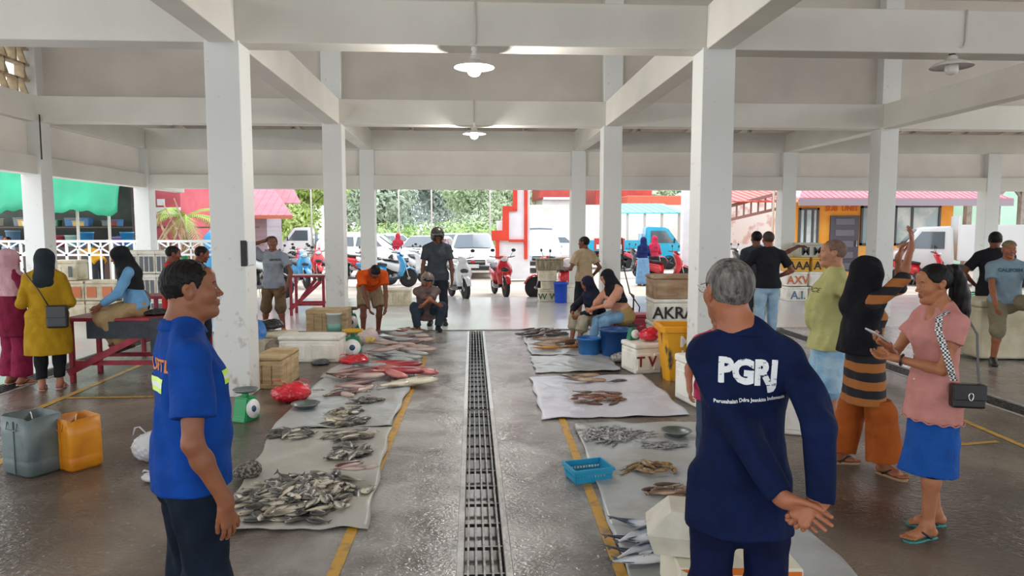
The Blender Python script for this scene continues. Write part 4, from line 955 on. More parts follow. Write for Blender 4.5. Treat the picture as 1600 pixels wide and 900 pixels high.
bp = YW.pt((.13, -.17, .80)); t = thing('shoulder_bag', 'small black shoulder bag hanging at the hip of the woman in mustard yellow', 'bag', bp, R(10))
MB().box((0, 0, 0), (.20, .07, .24), bev=.02, seg=3).build('bag_body', M_blackp, t); MB().box((0, -.037, .05), (.18, .01, .12), bev=.004).build('flap', M_blackp, t)
MB().tube([(-.08, 0, .12), (-.16, .0, .28), (-.27, .02, .44), (-.32, .08, .50)], .006, 6).build('strap', M_blackp, t)
p = V(170, 488, 8.15)
q_ = Person('woman in light blue cardigan and black headscarf sitting on the red bench', (p.x+.30, p.y+.05, .0), R(116), 1.50, pel=(0, 0, .83), lean=(0, .22, 1), fem=True, fat=1.0, head=(0, -22, 0), skincol='#8f563e', wr=(.13, .36, .86), er=(.6, -.4, -.6), wl=(-.12, .38, .86), el=(-.6, -.4, -.6),
            ar=(.08, .20, .40), al=(-.10, .12, .42), kr=(0, 1, .6), kl=(0, 1, .6), fr=(0, 1, -.3), fl=(0, 1, -.3), fupr=(0, .3, 1), fupl=(0, .3, 1))
q_.top(cloth('#6d9dc4', '#5f90b8'), inf=.018, sleeve=1.8, hem=-.01, flare=1.05, sinf=.020, name='cardigan', disp=.005)
q_.pants(cloth('#a08763', '#927a58'), inf=.024, upto=.97, widen=.05, disp=.006, waist=.03)
q_.add('vest_hem', [lofts([(q_.P+q_.u*.04, .155, .115), (q_.P-q_.u*.01, .165, .125)], q_.sd, q_.f)], cloth('#15161a')); q_.hijab(cloth('#15171a', '#1d2024'), drape=.16, width=1.0, tip=.4); q_.sandal(M_dark, M_dark)
# two men behind the blue man
p = V(272, 520, 9.3)
q_ = Person('man in red and black shirt standing behind the blue-shirted man', (p.x, p.y, 0), R(-60), 1.50, fat=1.0, head=(-5, -8, 0), skincol='#7a4630', wr=(.2, .2, .95), toes=False)
q_.hair(); q_.top(cloth('#c2211f', '#a81a1a'), sleeve=.7, sinf=.022); q_.add('shirt_yoke', [lofts([(q_.neck-q_.u*.05, .10, .075), (q_.neck-q_.u*.0, .06, .06)], q_.sd, q_.f)], cloth('#1d1c20')); q_.pants(cloth('#2a2c35')); q_.shoes(M_dark)
p = V(315, 520, 9.6)
q_ = Person('man in dark shirt beside the white column behind the blue-shirted man', (p.x, p.y, 0), R(-50), 1.49, fat=1.0, head=(-20, -14, 0), skincol='#7a4630', toes=False)
q_.hair(); q_.top(cloth('#23262c'), sleeve=.6); q_.pants(cloth('#2a2c35')); q_.shoes(M_dark)
# grey tee man, hand behind head
p = G(430, 523)
q_ = Person('man in grey tee shirt and brown cargo shorts with one hand behind his head', (p.x, p.y, 0), R(172), 1.60, fat=.96, head=(20, 2, 0), skincol='#7d4a35', wl=(-.26, .10, .80), el=(-1, 0, 0), wr=(.15, -.05, 1.52), er=(1, .3, .3), ar=(.16, .02, .045), al=(-.18, .08, .045), fr=(.5, 1, 0), fl=(-.5, 1, 0), toes=False,
            hr=dict(d=(-.7, -.3, .2), n=(-.3, .8, 0), curl=(20, 25, 20)))
q_.hair('short', mat('brown_black_hair', hexc('#2a1f1a'), rough=.6)); gt = q_.top(cloth('#8b919b', '#7f8690'), inf=.022, sleeve=.62, hem=-.05, sinf=.026, disp=.005, sl_r=.075); q_.pants(cloth('#6e5a43', '#5d4a35'), inf=.026, upto=.55, widen=.015, name='shorts', disp=.006); q_.shoes(mat('black_yellow_boot', hexc('#1b1b1b'), rough=.5, col2=hexc('#a89018'), scale=9, contrast=(.5, .55)))
bm = text_bm('NAVIGO', .045, 0, .002); project_mesh(bm, gt, Matrix.Translation((-.08, 0, 1.22)) @ Matrix(((-1, 0, 0), (0, 0, 1), (0, 1, 0))).to_4x4(), (0, -1, 0), .004, 'chest_print', [M_dark], q_.root, cuts=0)
# orange man bending over
p = G(578, 527)
q_ = Person('man in orange tee shirt bending down over the fish', (p.x, p.y+.15, 0), R(200), 1.62, pel=(0, -.12, .80), lean=(.05, .80, .42), head=(0, -78, 0), hoff=(0, .03, 0), skincol='#6e3f2c', wr=(.10, .52, .36), er=(1, -.2, 0), wl=(-.14, .50, .32), el=(-1, -.2, 0), ar=(.14, .06, .045), al=(-.13, -.08, .045), kr=(.2, 1, 0), kl=(-.2, 1, 0))
q_.hair('buzz', M_hair); q_.top(cloth('#d9571c', '#c94c14'), inf=.022, sleeve=.60, hem=-.03, sinf=.026, sl_r=.07); q_.pants(cloth('#8d7a60', '#7c6a52'), inf=.022, upto=.46, widen=.04, name='shorts'); q_.sandal(M_dark, M_dark)
# helmeted man standing
M_helm = mat('matte_black_helmet', hexc('#2a2a28'), rough=.35, col2=hexc('#4a463c'), scale=12, spec=.6); M_visor = mat('smoked_visor', hexc('#15161a'), rough=.08, spec=.8)
def helmet(p, m, r=1.0, open_face=True):
    W_, F, k = p.W, p.F, p.hs*r
    q = [ell(W_((0, -.014, .020)), np.array((.118, .140, .130))*k, .01, '+', F), ell(W_((0, -.01, -.04)), np.array((.108, .125, .09))*k, .04, '+', F)]
    q += [ell(W_((0, .13, -.03)), np.array((.075, .10, .062 if not open_face else .085))*k, .01, '-', F), half(-F[:, 2], W_((0, 0, -.100 if not open_face else -.085)))]
    p.add('helmet', q, m, .008)
    q = [ell(W_((0, -.010, .020)), np.array((.124, .148, .134))*k, 0, '+', F), ell(W_((0, -.012, .020)), np.array((.117, .139, .127))*k, 0, '-', F), half(F[:, 2], W_((0, 0, .075))), half(-F[:, 2], W_((0, 0, .012))), half(-F[:, 1], W_((0, .02, 0)))]
    p.add('visor', q, M_visor, .005)
p = G(680, 514)
q_ = Person('man in dark tee shirt wearing a black motorcycle helmet, standing', (p.x+.02, p.y+.50, 0), R(183), 1.73, fat=1.0, head=(10, -14, 0), skincol='#6e3f2c', wr=(.27, .10, .80), er=(1, -.3, 0), wl=(-.26, .10, .82), el=(-1, -.3, 0), ar=(.13, .02, .045), al=(-.12, 0, .045), toes=False)
helmet(q_, M_helm); q_.top(cloth('#454a52', '#3a3f46'), inf=.022, sleeve=.66, sinf=.024, hem=-.06, disp=.005, sl_r=.07); q_.pants(cloth('#2b3038'), inf=.016); q_.shoes(M_dark)
p = G(668, 516)
q_ = Person('person in grey open helmet squatting in front of the standing helmet man', (p.x, p.y-.05, 0), R(192), 1.52, pel=(0, -.20, .30), lean=(0, .42, .9), head=(12, -12, 0), skincol='#9a5f42', wr=(-.10, .36, .50), er=(1, 0, .2), wl=(.12, .38, .48), el=(-1, 0, .2), ar=(.17, .08, .045), al=(-.17, .08, .045), kr=(.5, 1, .6), kl=(-.5, 1, .6), toes=False, fat=1.05)
helmet(q_, mat('grey_helmet', hexc('#6f6a66'), rough=.4, col2=hexc('#8c6a54'), scale=14)); q_.top(cloth('#7a6660', '#5d5050'), inf=.024, sleeve=1.0, sinf=.026, sl_r=.06); q_.pants(cloth('#3a4552', '#323c48'), inf=.026, upto=.97, disp=.006); q_.shoes(M_dark)
# sellers on the right: man in beige and two seated women
p = G(918, 508)
q_ = Person('man in beige shirt and black shorts turning away behind the seated women', (p.x-.05, p.y+.1, 0), R(30), 1.58, fat=.95, head=(30, 0, 0), skincol='#6e3f2c', wr=(.20, .02, .86), er=(.3, -1, 0), wl=(-.24, .24, 1.0), el=(-.3, -1, 0), toes=False)
q_.hair(); q_.top(cloth('#b09a7c', '#a28d70'), inf=.022, sleeve=.66, hem=-.03, sinf=.026, sl_r=.07); q_.pants(cloth('#1e2026'), inf=.024, upto=.55, widen=.04, name='shorts'); q_.sandal(M_dark, M_dark)
p = G(922, 545)
q_ = Person('woman in navy headscarf and pale skirt seated left of the other seated woman', (p.x+.20, p.y+.45, 0), R(118), 1.48, pel=(0, 0, .36), lean=(0, .35, .95), fem=True, head=(0, -24, 0), skincol='#8f563e', wr=(.08, .42, .48), er=(.8, -.4, 0), wl=(-.08, .42, .46), el=(-.8, -.4, 0), ar=(.10, .42, .045), al=(-.12, .46, .045), kr=(.1, 1, 1), kl=(-.1, 1, 1), fr=(0, 1, 0), toes=True)
q_.top(cloth('#20222e'), inf=.02, sleeve=1.9, sinf=.02); q_.hijab(cloth('#1c1f33', '#23263a'), drape=.24, width=1.05, tip=.5); q_.pants(cloth('#a9a08c', '#979078'), inf=.026, upto=.75, widen=.03, name='trousers'); q_.sandal(M_dark, M_dark)
p = G(955, 548)
q_ = Person('woman in black headscarf and jeans sitting on a blue tub', (p.x+.20, p.y+.2, 0), R(108), 1.50, pel=(0, 0, .49), lean=(0, .40, .92), fem=True, head=(0, -30, 0), skincol='#c98a6a', fat=1.05, wr=(.05, .48, .58), er=(.8, -.4, -.2), wl=(-.05, .50, .60), el=(-.8, -.4, -.2), ar=(.08, .46, .045), al=(-.10, .36, .045), kr=(.1, 1, 1), kl=(-.1, 1, 1), toes=False)
q_.top(cloth('#c9937c', '#bb866f'), inf=.020, sleeve=1.3, sinf=.024, hem=.03, name='blouse'); q_.hijab(cloth('#15161b', '#1e1f25'), drape=.17, width=1.0, tip=.5); q_.pants(mat('blue_denim', hexc('#5f87a8'), rough=.85, col2=hexc('#7ea3bf'), scale=8), inf=.018, upto=.95); q_.add('apron', [lofts([(q_.P+q_.u*.05, .19, .14), (q_.P-q_.u*.04, .21, .16)], q_.sd, q_.f)], cloth('#9a8352')); q_.shoes(M_dark)
# two men at mid right
p = G(1196, 535)
q_ = Person('shaven-headed man in black tee shirt and light jeans seen from behind', (p.x, p.y, 0), R(-8), 1.68, fat=1.0, head=(10, -2, 0), skincol='#8f563e', wl=(-.20, .22, .98), el=(-1, -.5, 0), wr=(.16, .12, .98), er=(1, -.3, 0), ar=(.12, .10, .045), al=(-.12, -.08, .045), toes=False, sh=1.05)
q_.hair('buzz', mat('stubble_dark', hexc('#3a2b24'), rough=.7)); q_.top(cloth('#222329', '#1b1c21'), inf=.024, sleeve=.66, sinf=.026, hem=-.03, sl_r=.072); q_.pants(mat('light_denim', hexc('#86a8c2'), rough=.85, col2=hexc('#a4c0d4'), scale=8), inf=.018); q_.sandal(M_dark, M_dark)
p = G(1178, 520)
q_ = Person('man partly hidden behind the black tee man, stretching an arm out', (p.x, p.y, 0), R(-20), 1.68, fat=.95, head=(25, 0, 0), skincol='#6e3f2c', wr=(.66, .20, 1.43), er=(0, 0, -1), wl=(-.2, .2, 1.0), toes=False, hr=dict(d=(1, .2, .1), n=(0, 0, -1)))
q_.hair(); q_.top(cloth('#3a3f4a'), sleeve=.5); q_.pants(cloth('#3c4450')); q_.shoes(M_dark)
# far right pair
p = G(1545, 548)
q_ = Person('man in black tee shirt and black shorts seen from behind at the far right', (p.x, p.y, 0), R(-25), 1.68, fat=1.0, head=(-15, -6, 0), skincol='#6e3f2c', wl=(-.20, .10, .93), el=(-1, -.4, 0), wr=(.2, .2, .95), toes=False)
q_.hair(); q_.top(cloth('#1f2025'), inf=.024, sleeve=.66, sinf=.026, hem=-.06, sl_r=.072); q_.pants(cloth('#191a1e'), inf=.026, upto=.58, widen=.04, name='shorts'); q_.shoes(mat('white_trainer', hexc('#b9aaa0'), rough=.6))
p = G(1563, 572)
q_ = Person('man in grey print tee shirt and cap with one knee up on the white chest', (p.x+.10, p.y+.05, 0), R(160), 1.62, fat=1.02, head=(0, 2, 0), lean=(0, .05, 1), pel=(0, -.12, .80), skincol='#9a5f42', wr=(.20, .20, .74), er=(1, -.2, 0), wl=(-.28, .42, .84), el=(-1, 0, 0), ar=(.14, .02, .045), al=(-.32, .30, .40), kl=(-.3, 1, .6), toes=False)
gt = q_.top(cloth('#8399a5', '#778d99'), inf=.024, sleeve=.62, hem=-.01, sinf=.026, sl_r=.075); q_.pants(cloth('#8a8068', '#7b715a'), inf=.026, upto=.55, widen=.015, name='shorts'); q_.shoes(mat('dark_sandal', hexc('#2a2422'), rough=.5))
q_.add('cap', [ell(q_.W((0, -.012, .045)), np.array((.084, .104, .084))*q_.hs, .01, '+', q_.F), half(-q_.F[:, 2], q_.W((0, 0, .045)))], cloth('#7c7458'))
bm = text_bm('CALIFORN', .055, 0, .004); project_mesh(bm, gt, Matrix.Translation((0, 0, 1.20)) @ Matrix(((-1, 0, 0), (0, 0, 1), (0, 1, 0))).to_4x4(), (0, -1, 0), .004, 'chest_print', [mat('navy_print', hexc('#46586a'), rough=.8)], q_.root, cuts=1)
# child in pink behind the navy shirt, sitting
p = V(1100, 600, 4.6)
q_ = Person('child in pink tee shirt mostly hidden behind the navy-shirted man', (p.x+.13, p.y+.1, 0), R(170), 1.18, fat=1.1, head=(0, -10, 0), skincol='#a86a50', wr=(.2, .08, .62), toes=False)
q_.hair(); q_.top(cloth('#c9486a', '#b93c5e'), inf=.02, sleeve=.6, sinf=.02); q_.pants(cloth('#3a4a60')); q_.shoes(M_dark)
# people out in the parking area
for (px, Y, H, c1, c2, c3, lab) in ((1005, 21.5, 1.52, '#1f2f66', '#1f2f66', '#7aa7cf', 'woman in navy headscarf and light blue skirt in the parking area'), (1022, 22.5, 1.55, '#c93a5c', '#d0405e', '#2a2c33', 'woman in crimson jacket and pink headscarf by the scooters'), (622, 27.5, 1.6, '#b03040', '#c42a48', '#c42a48', 'distant person in a red dress beside the open car')):
    p = V(px, 400, Y)
    q_ = Person(lab, (p.x, Y, -.06), R(20), H, fat=.95, fem=True, lod='far', skincol='#9a5f42', wr=(.2, .25, 1.0), wl=(-.12, .25, .95), toes=False)
    q_.top(cloth(c2), inf=.02, sleeve=1.9, hem=-.05, sinf=.02); q_.hijab(cloth(c1), drape=.16)
    q_.add('skirt', [lofts([(q_.P, .19, .15), (np.array((0, 0, .12)), .24, .2)], (1, 0, 0), (0, 1, 0)), half((0, 0, -1), (0, 0, .06))], cloth(c3))
# ================================================================ goods on the floor
def foam_mat(): return mat('dirty_foam', hexc('#e9e6dc'), rough=.75, col2=hexc('#cdc5b0'), scale=5, bump=.25, bscale=50, contrast=(.45, .8))
M_foam = foam_mat(); M_foam2 = mat('foam_yellowed', hexc('#ddd5be'), rough=.75, col2=hexc('#b5a683'), scale=6, bump=.3, bscale=40, contrast=(.4, .8))
M_wood = mat('old_crate_wood', hexc('#cdb48c'), rough=.8, col2=hexc('#9a8058'), scale=4, stretch=(1, 1, 6), bump=.4, bscale=16, contrast=(.3, .75)); M_wood2 = mat('weathered_crate_wood', hexc('#a3977f'), rough=.8, col2=hexc('#6f6350'), scale=5, stretch=(6, 6, 1), bump=.4, bscale=16)
M_brownb = mat('brown_stained_box', hexc('#8f6f50'), rough=.75, col2=hexc('#b39c80'), scale=3, stretch=(1, 1, 3), bump=.3)
M_black = mat('black_paint', hexc('#1a1b1d'), rough=.6); M_redp = mat('red_paint_marks', hexc('#7a2020'), rough=.6)
M_redm = mat('red_painted_steel', hexc('#a02034'), rough=.45, col2=hexc('#7d1826'), scale=9, bump=.1); M_bluep = mat('blue_plastic', hexc('#1f4f8c'), rough=.35, col2=hexc('#183f73'), scale=5)
def crate(lab, x, y, z, w, d, h, rz, m, style='foam', txt=None, tm=None, tsize=None, lid=True, group=None, cat='crate', name=None, bare=False):
    t = thing(name or ('foam_box' if style == 'foam' else 'crate'), lab, cat, (x, y, z), rz, group); tm = tm or M_black
    b = MB(); hb = h*(.84 if lid else 1)
    if style == 'foam':
        b.box((0, 0, hb/2), (w*.97, d*.97, hb), bev=min(.02, h*.06), seg=2)
        n = max(2, int(w/.28))
        for i in range(n):
            cx = -w*.485+w*.97*(i+.5)/n; b.box((cx, -d*.485-.003, hb*.48), (w*.97/n*.78, .014, hb*.66), bev=.006); b.box((cx, d*.485+.003, hb*.48), (w*.97/n*.78, .014, hb*.66), bev=.006)
        for sx in (-1, 1): b.box((sx*(w*.485+.003), 0, hb*.48), (.014, d*.75, hb*.66), bev=.006)
        b.build('box_body', m, t)
        if lid: MB().box((0, 0, hb+h*.08), (w, d, h*.16), bev=min(.018, h*.05), seg=2).build('lid', m, t)
    else:
        n = max(3, int(w/.13)); g = .008
        b.box((0, 0, hb/2), (w*.95, d*.93, hb*.98))
        for i in range(n):
            cx = -w/2+w*(i+.5)/n
            for sy in (-1, 1): b.box((cx, sy*d*.48, hb/2), (w/n-g, d*.04, hb), bev=.003)
        nd = max(2, int(d/.13))
        for i in range(nd):
            cy = -d*.46+d*.92*(i+.5)/nd
            for sx in (-1, 1): b.box((sx*w*.485, cy, hb/2), (w*.03, d*.92/nd-g, hb), bev=.003)
        b.build('slats', m, t)
        f = MB()
        for zz in (hb*.10, hb*.90): f.box((0, -d*.505, zz), (w, .016, h*.13), bev=.003); f.box((0, d*.505, zz), (w, .016, h*.13), bev=.003)
        f.build('battens', m, t)
        if lid: MB().box((0, 0, hb+h*.07), (w*1.02, d*1.03, h*.12), bev=.01).build('lid', m, t)
    if txt:
        tb = MB(); text_on(tb, txt, tsize or h*.5, M_at((0, -d*.5-.014, hb*.48), (PI/2, 0, 0)), 0, .002, .004); tb.build('writing', tm, t)
    return t
# white foam box long, left
p = G(484, 567); crate('long white foam box with ribbed sides left of the fish display', p.x, p.y+.22, 0, .80, .42, .34, R(-4), M_foam)
p = G(425, 611); crate('wooden box beside the foot of the left front column', p.x-.06, p.y+.40, 0, .32, .60, .36, R(-4), M_wood, 'wood')
p = G(513, 521); crate('open pale wooden crate behind the mint green bucket', p.x, p.y+.1, 0, .66, .40, .40, R(-3), M_wood, 'wood', lid=False)
p = G(420, 560); crate('dirty foam box under heaped bags behind the wooden box', p.x-.05, p.y+.35, 0, .62, .45, .30, 0, M_foam2)
p = G(614, 477); crate('low slatted pale box by the blue scooter', p.x, p.y+.2, 0, .78, .45, .36, 0, M_foam2, 'wood')
# right side
p = G(1010, 584); RB = crate('white foam box with dark red brush marks under the red bag', p.x+.02, p.y+.20, 0, .44, .42, .36, R(12), M_foam, txt='T V Y', tm=M_redp, tsize=.17)
p = G(1292, 682); crate('cream foam box standing by the legs of the olive shirt man', p.x-.12, p.y+.20, 0, .34, .40, .36, R(-20), M_foam)
p = G(1100, 640); crate('white foam box mostly hidden behind the navy-shirted man', p.x+.12, p.y+.3, 0, .46, .5, .46, R(10), M_foam)
# white ice chest at the far right
p = G(1590, 575); t = thing('ice_chest', 'large white ice chest at the right edge by the seated man', 'ice chest', (p.x+.42, p.y+.75, 0), R(-6))
MB().box((0, 0, .36), (1.05, .62, .68), bev=.035, seg=3, taper=(1.03, 1.03)).build('chest_body', mat('cream_plastic', hexc('#d9d2bb'), rough=.45, col2=hexc('#c2b794'), scale=4), t)
MB().box((0, 0, .745), (1.12, .68, .09), bev=.03, seg=3).build('lid', mat('cream_plastic'), t)
for sx in (-.3, .3): MB().box((sx, -.345, .69), (.09, .03, .10), bev=.008).build('latch', mat('cream_plastic'), t)
# wood/white stack right of the sellers
def stack(base, items, rz=0, group=None):
    z = base[2]
    for it in items:
        lab, w, d, h, m, st, tx, tm, dx = it[:9]
        crate(lab, base[0]+dx, base[1], z, w, d, h, rz+(it[9] if len(it) > 9 else 0), m, st, tx, tm, tsize=it[10] if len(it) > 10 else None, group=group, lid=(it[11] if len(it) > 11 else True)); z += h+.003
p = G(1052, 545); stack((p.x+.12, p.y+.35, 0), [('white foam box lettered in black behind the yellow tub, lowest of its stack', .78, .50, .36, M_foam, 'foam', 'ILDAMUS', M_black, 0, 0, .13), ('white foam box with large black painted letters behind the yellow tub', .78, .50, .34, M_foam, 'foam', 'AKRAM', M_black, 0, 0, .24), ('brown stained box topmost of the stack behind the yellow tub', .80, .50, .34, M_brownb, 'foam', None, None, 0)], R(0))
p = G(1098, 490); stack((p.x-.2, p.y+.2, 0), [('pale foam crate far behind the lettered stack', .5, .4, .4, M_foam2, 'wood', None, None, 0), ('small foam crate upper of the pair behind the lettered stack', .5, .4, .35, M_foam2, 'wood', None, None, 0)])
p = G(857, 472); stack((p.x, p.y+.3, 0), [('white box with green marks, lowest of the stack by the parked scooters', .42, .42, .29, M_foam2, 'foam', 'W W', mat('green_paint', hexc('#3f6a4a')), 0, 0, .2), ('squat pale box second in the stack by the parked scooters', .34, .36, .19, M_foam2, 'wood', None, None, .03), ('pale wooden box third in the stack by the parked scooters', .42, .40, .26, M_foam2, 'wood', None, None, 0), ('wide slatted box on top of the stack by the parked scooters', .62, .44, .27, M_wood2, 'wood', None, None, .05)])
p = G(893, 471); crate('low white box beside the blue bin near the beige shirt man', p.x+.03, p.y-.12, 0, .38, .36, .42, 0, M_foam)
M_letter = {k: mat('stencil_'+k, hexc(v), rough=.6) for k, v in (('black', '#1e2124'), ('orange', '#c86c3a'), ('blue', '#55759a'))}
M_yelp = mat('yellow_stencil_panel', hexc('#d9a53a'), rough=.6)
p = G(1237, 470); y0 = 16.32
for (dx, z, w, lab, m, tx, tm) in ((0, 0, .50, 'white box with blue letters at the bottom left of the stencilled stack', M_foam, 'A.I.', M_letter['blue']), (.53, 0, .52, 'white box with a black letter at the bottom right of the stencilled stack', M_foam, 'A', M_black),
        (-.02, .36, .50, 'white box with orange letters second row left of the stencilled stack', M_foam, 'AXV', M_letter['orange']), (.51, .36, .52, 'plain white box second row right of the stencilled stack', M_foam, None, None),
        (0, .70, .52, 'yellow panelled box third row left of the stencilled stack', M_yelp, 'AAA', M_black), (.54, .70, .48, 'yellow panelled box third row right of the stencilled stack', M_yelp, 'A 2', M_black), (.28, 1.04, .52, 'grey box with black blocks on top of the stencilled stack', mat('grey_foam', hexc('#b4b4a8'), rough=.7), 'M M', M_black)):
    crate(lab, p.x+.10+dx*1.02, y0, z, w, .45, .34, 0, m, 'foam', tx, tm, tsize=.27)
for i, (px, lab) in enumerate(((1150, 'dark slatted crate with bottles left of the two men at right'), (1164, 'slatted crate right behind the two men at right'))):
    p = G(px, 480); crate(lab, p.x+i*.3, p.y+.2, 0, .45, .4, .32, 0, M_wood2, 'wood', lid=False); crate(lab.replace('crate', 'upper crate'), p.x+i*.3, p.y+.2, .325, .45, .4, .30, 0, M_foam2, 'wood', lid=False)
p = G(1282, 478)
# green plastic crates at right
p = G(1514, 482); M_greenp = mat('green_plastic', hexc('#1f9a5a'), rough=.4)
def basket(lab, x, y, z, w, d, h, m, name='plastic_crate', rz=0, cat='crate', n=8):
    t = thing(name, lab, cat, (x, y, z), rz)
    b = MB(); th = .008; k = 1.12
    for zz, hh in ((.012, .024), (h*.33, .012), (h*.62, .012), (h-.014, .03)):
        f = 1+(k-1)*zz/h
        b.box((0, -d/2*f, zz), (w*f, th, hh)); b.box((0, d/2*f, zz), (w*f, th, hh)); b.box((-w/2*f, 0, zz), (th, d*f, hh)); b.box((w/2*f, 0, zz), (th, d*f, hh))
    for i in range(n+1):
        x_ = -w/2+w*i/n
        for sy in (-1, 1): b.bar((x_, sy*d/2, 0), (x_*k, sy*d/2*k, h), .008, .006)
    for i in range(int(n*d/w)+1):
        y_ = -d/2+d*i/int(n*d/w)
        for sx in (-1, 1): b.bar((sx*w/2, y_, 0), (sx*w/2*k, y_*k, h), .008, .006)
    b.build('lattice_sides', m, t); MB().box((0, 0, .006), (w, d, .008)).build('base', m, t)
    MB().box((0, -d/2*k-.004, h-.01), (w*k+.02, .018, .02), bev=.003).build('rim', m, t); MB().box((0, d/2*k+.004, h-.01), (w*k+.02, .018, .02), bev=.003).build('rim', m, t)
    for sx in (-1, 1): MB().box((sx*(w/2*k+.004), 0, h-.01), (.018, d*k, .02), bev=.003).build('rim', m, t)
    return t
basket('green plastic crate on the ground beside the white van', p.x, p.y, 0, .5, .4, .34, M_greenp, rz=.1)
p2 = G(921, 752); basket('small turquoise plastic basket on the yellow line beside the tarp', p2.x, p2.y+.06, .004, .25, .19, .095, mat('turquoise_plastic', hexc('#2ba9d6'), rough=.3, trans=.25), 'basket', R(14), 'basket', 12)
# yellow painted tub
p = G(1066, 598); t = thing('tub', 'tall scuffed yellow tub with white painted letters by the right column', 'tub', (p.x+.06, p.y+.27, 0), R(-4))
M_yt = mat('scuffed_yellow_plastic', hexc('#e0a010'), rough=.5, col2=hexc('#4a4038'), scale=4.5, contrast=(.54, .60), stretch=(1, 1, .5)); M_yt2 = mat('yellow_plastic_rim', hexc('#e29a14'), rough=.45)
b = MB(); W0, D0, H0 = .46, .42, .60
ring = lambda w, d, z: [(-w/2+.04, -d/2, z), (w/2-.04, -d/2, z), (w/2, -d/2+.04, z), (w/2, d/2-.04, z), (w/2-.04, d/2, z), (-w/2+.04, d/2, z), (-w/2, d/2-.04, z), (-w/2, -d/2+.04, z)]
b.loft([ring(.40, .36, 0), ring(.40, .36, .02), ring(.48, .44, .56), ring(.48, .44, .60), ring(.44, .40, .60), ring(.36, .32, .08)], smooth=False); b.build('tub_body', M_yt, t)
b = MB(); b.loft([ring(.50, .46, .55), ring(.56, .52, .56), ring(.57, .53, .62), ring(.53, .49, .63), ring(.46, .42, .62), ring(.46, .42, .56)], smooth=False, cap=False); b.build('rim', M_yt2, t)
b = MB(); text_on(b, 'M', .17, M_at((.0, -.224, .45), (R(94), 0, 0)), 0, .002, .006); text_on(b, 'I', .13, M_at((-.03, -.212, .30), (R(94), 0, 0)), 0, .002, .006); text_on(b, 'I', .12, M_at((.07, -.212, .30), (R(94), 0, 0)), 0, .002, .004); text_on(b, 'A K', .12, M_at((.0, -.203, .17), (R(94), 0, 0)), 0, .002, .006); text_on(b, 'R', .12, M_at((.0, -.196, .06), (R(94), 0, 0)), 0, .002, .006)
b.build('painted_letters', mat('white_brush_paint', hexc('#e8e6dc'), rough=.6), t)
# cut-open jerrycans
def jerry(lab, px, py, w, d, h, m, rz):
    p = G(px, py); t = thing('jerrycan', lab, 'container', (p.x, p.y, 0), rz)
    def rr(w, d, z, r=.04, n=4, wav=0):
        o = []
        for cx, cy, a0 in ((w/2-r, d/2-r, 0), (-w/2+r, d/2-r, 90), (-w/2+r, -d/2+r, 180), (w/2-r, -d/2+r, 270)):
            for i in range(n+1): a = R(a0+90*i/n); o.append((cx+r*math.cos(a), cy+r*math.sin(a), z+wav*math.sin(len(o)*1.3+1)))
        return o
    b = MB(); b.loft([rr(w*.9, d*.9, 0), rr(w, d, .02), rr(w, d, h*.25), rr(w*.985, d*.985, h*.27), rr(w, d, h*.30), rr(w*.99, d*.99, h*.7), rr(w*.98, d*.98, h, wav=.008), rr(w*.95, d*.95, h, wav=.008), rr(w*.94, d*.94, h*.4), rr(w*.85, d*.85, .03)])
    b.build('can_body', m, t)
    b = MB()
    for sy in (-1,): b.tube([(-w*.18, sy*d*.5, h*.93), (-w*.18, sy*d*.52-.004, h*.80), (w*.16, sy*d*.52-.004, h*.80), (w*.16, sy*d*.5, h*.93)], .004, 6); b.bar((w*.03, sy*d*.505, h*.05), (w*.03, sy*d*.505, h*.95), .012)
    b.build('seam', m, t); MB().tube([(-w*.3, d*.2, h*.98), (0, 0, h*1.01), (w*.3, -d*.2, h*.98)], .004, 6).build('cord', M_conduit, t)
jerry('grey cut-open plastic jerrycan on the floor at far left', 54, 735, .33, .26, .41, mat('grey_dirty_plastic', hexc('#6f7c7c'), rough=.45, col2=hexc('#4b5657'), scale=5, contrast=(.4, .7)), R(-28))
jerry('orange-yellow cut-open jerrycan next to the grey one', 123, 728, .26, .24, .37, mat('amber_plastic', hexc('#d98f1c'), rough=.35, col2=hexc('#c2761a'), scale=6, sss=.1), R(-32))
# ---- bags
def bag(lab, x, y, z, r, h, m, seed=1, name='plastic_bag', cat='bag', ear=True):
    t = thing(name, lab, cat, (x, y, z))
    q = [ell((0, 0, h*.42), (r, r*.85, h*.44), .02), ell((r*.3, .02, h*.6), (r*.5, r*.5, h*.34), .04), noise_prim(.0055*r/.15, (70*.15/r, 60*.15/r, 55*.15/r), seed), noise_prim(.0015*r/.15, (150*.15/r, 130*.15/r, 120*.15/r), seed*2), half((0, 0, -1), (0, 0, 0))]
    sdf_obj('bag_film', q, .009*max(1, r/.15), m, t)
    if ear:
        for s_ in (-1, 1): MB().tube([(s_*r*.2, 0, h*.85), (s_*r*.5, .02*s_, h*1.08), (s_*r*.85, .01, h*1.02), (s_*r*.95, 0, h*.8)], [.012, .014, .012, .006], 7, flat=.35).build('handle', m, t)
    return t
M_redbag = mat('red_plastic_film', hexc('#d4142c'), rough=.22, col2=hexc('#b50f26'), scale=9, bump=.35, bscale=22, coat=.5); M_wbag = mat('white_plastic_film', hexc('#e6e6e8'), rough=.3, trans=.25, bump=.6, bscale=24, col2=hexc('#d0d0d4'), scale=7)
M_clear = mat('clear_plastic_film', hexc('#d8d8da'), rough=.15, trans=.6, bump=.6, bscale=30)
p = G(449, 632); bag('crumpled red plastic bag on the floor by the wooden box', p.x, p.y+.14, 0, .20, .20, M_redbag, 1)
p = G(551, 571); bag('red plastic bag lying flat right of the long foam box', p.x, p.y+.12, 0, .19, .12, M_redbag, 2)
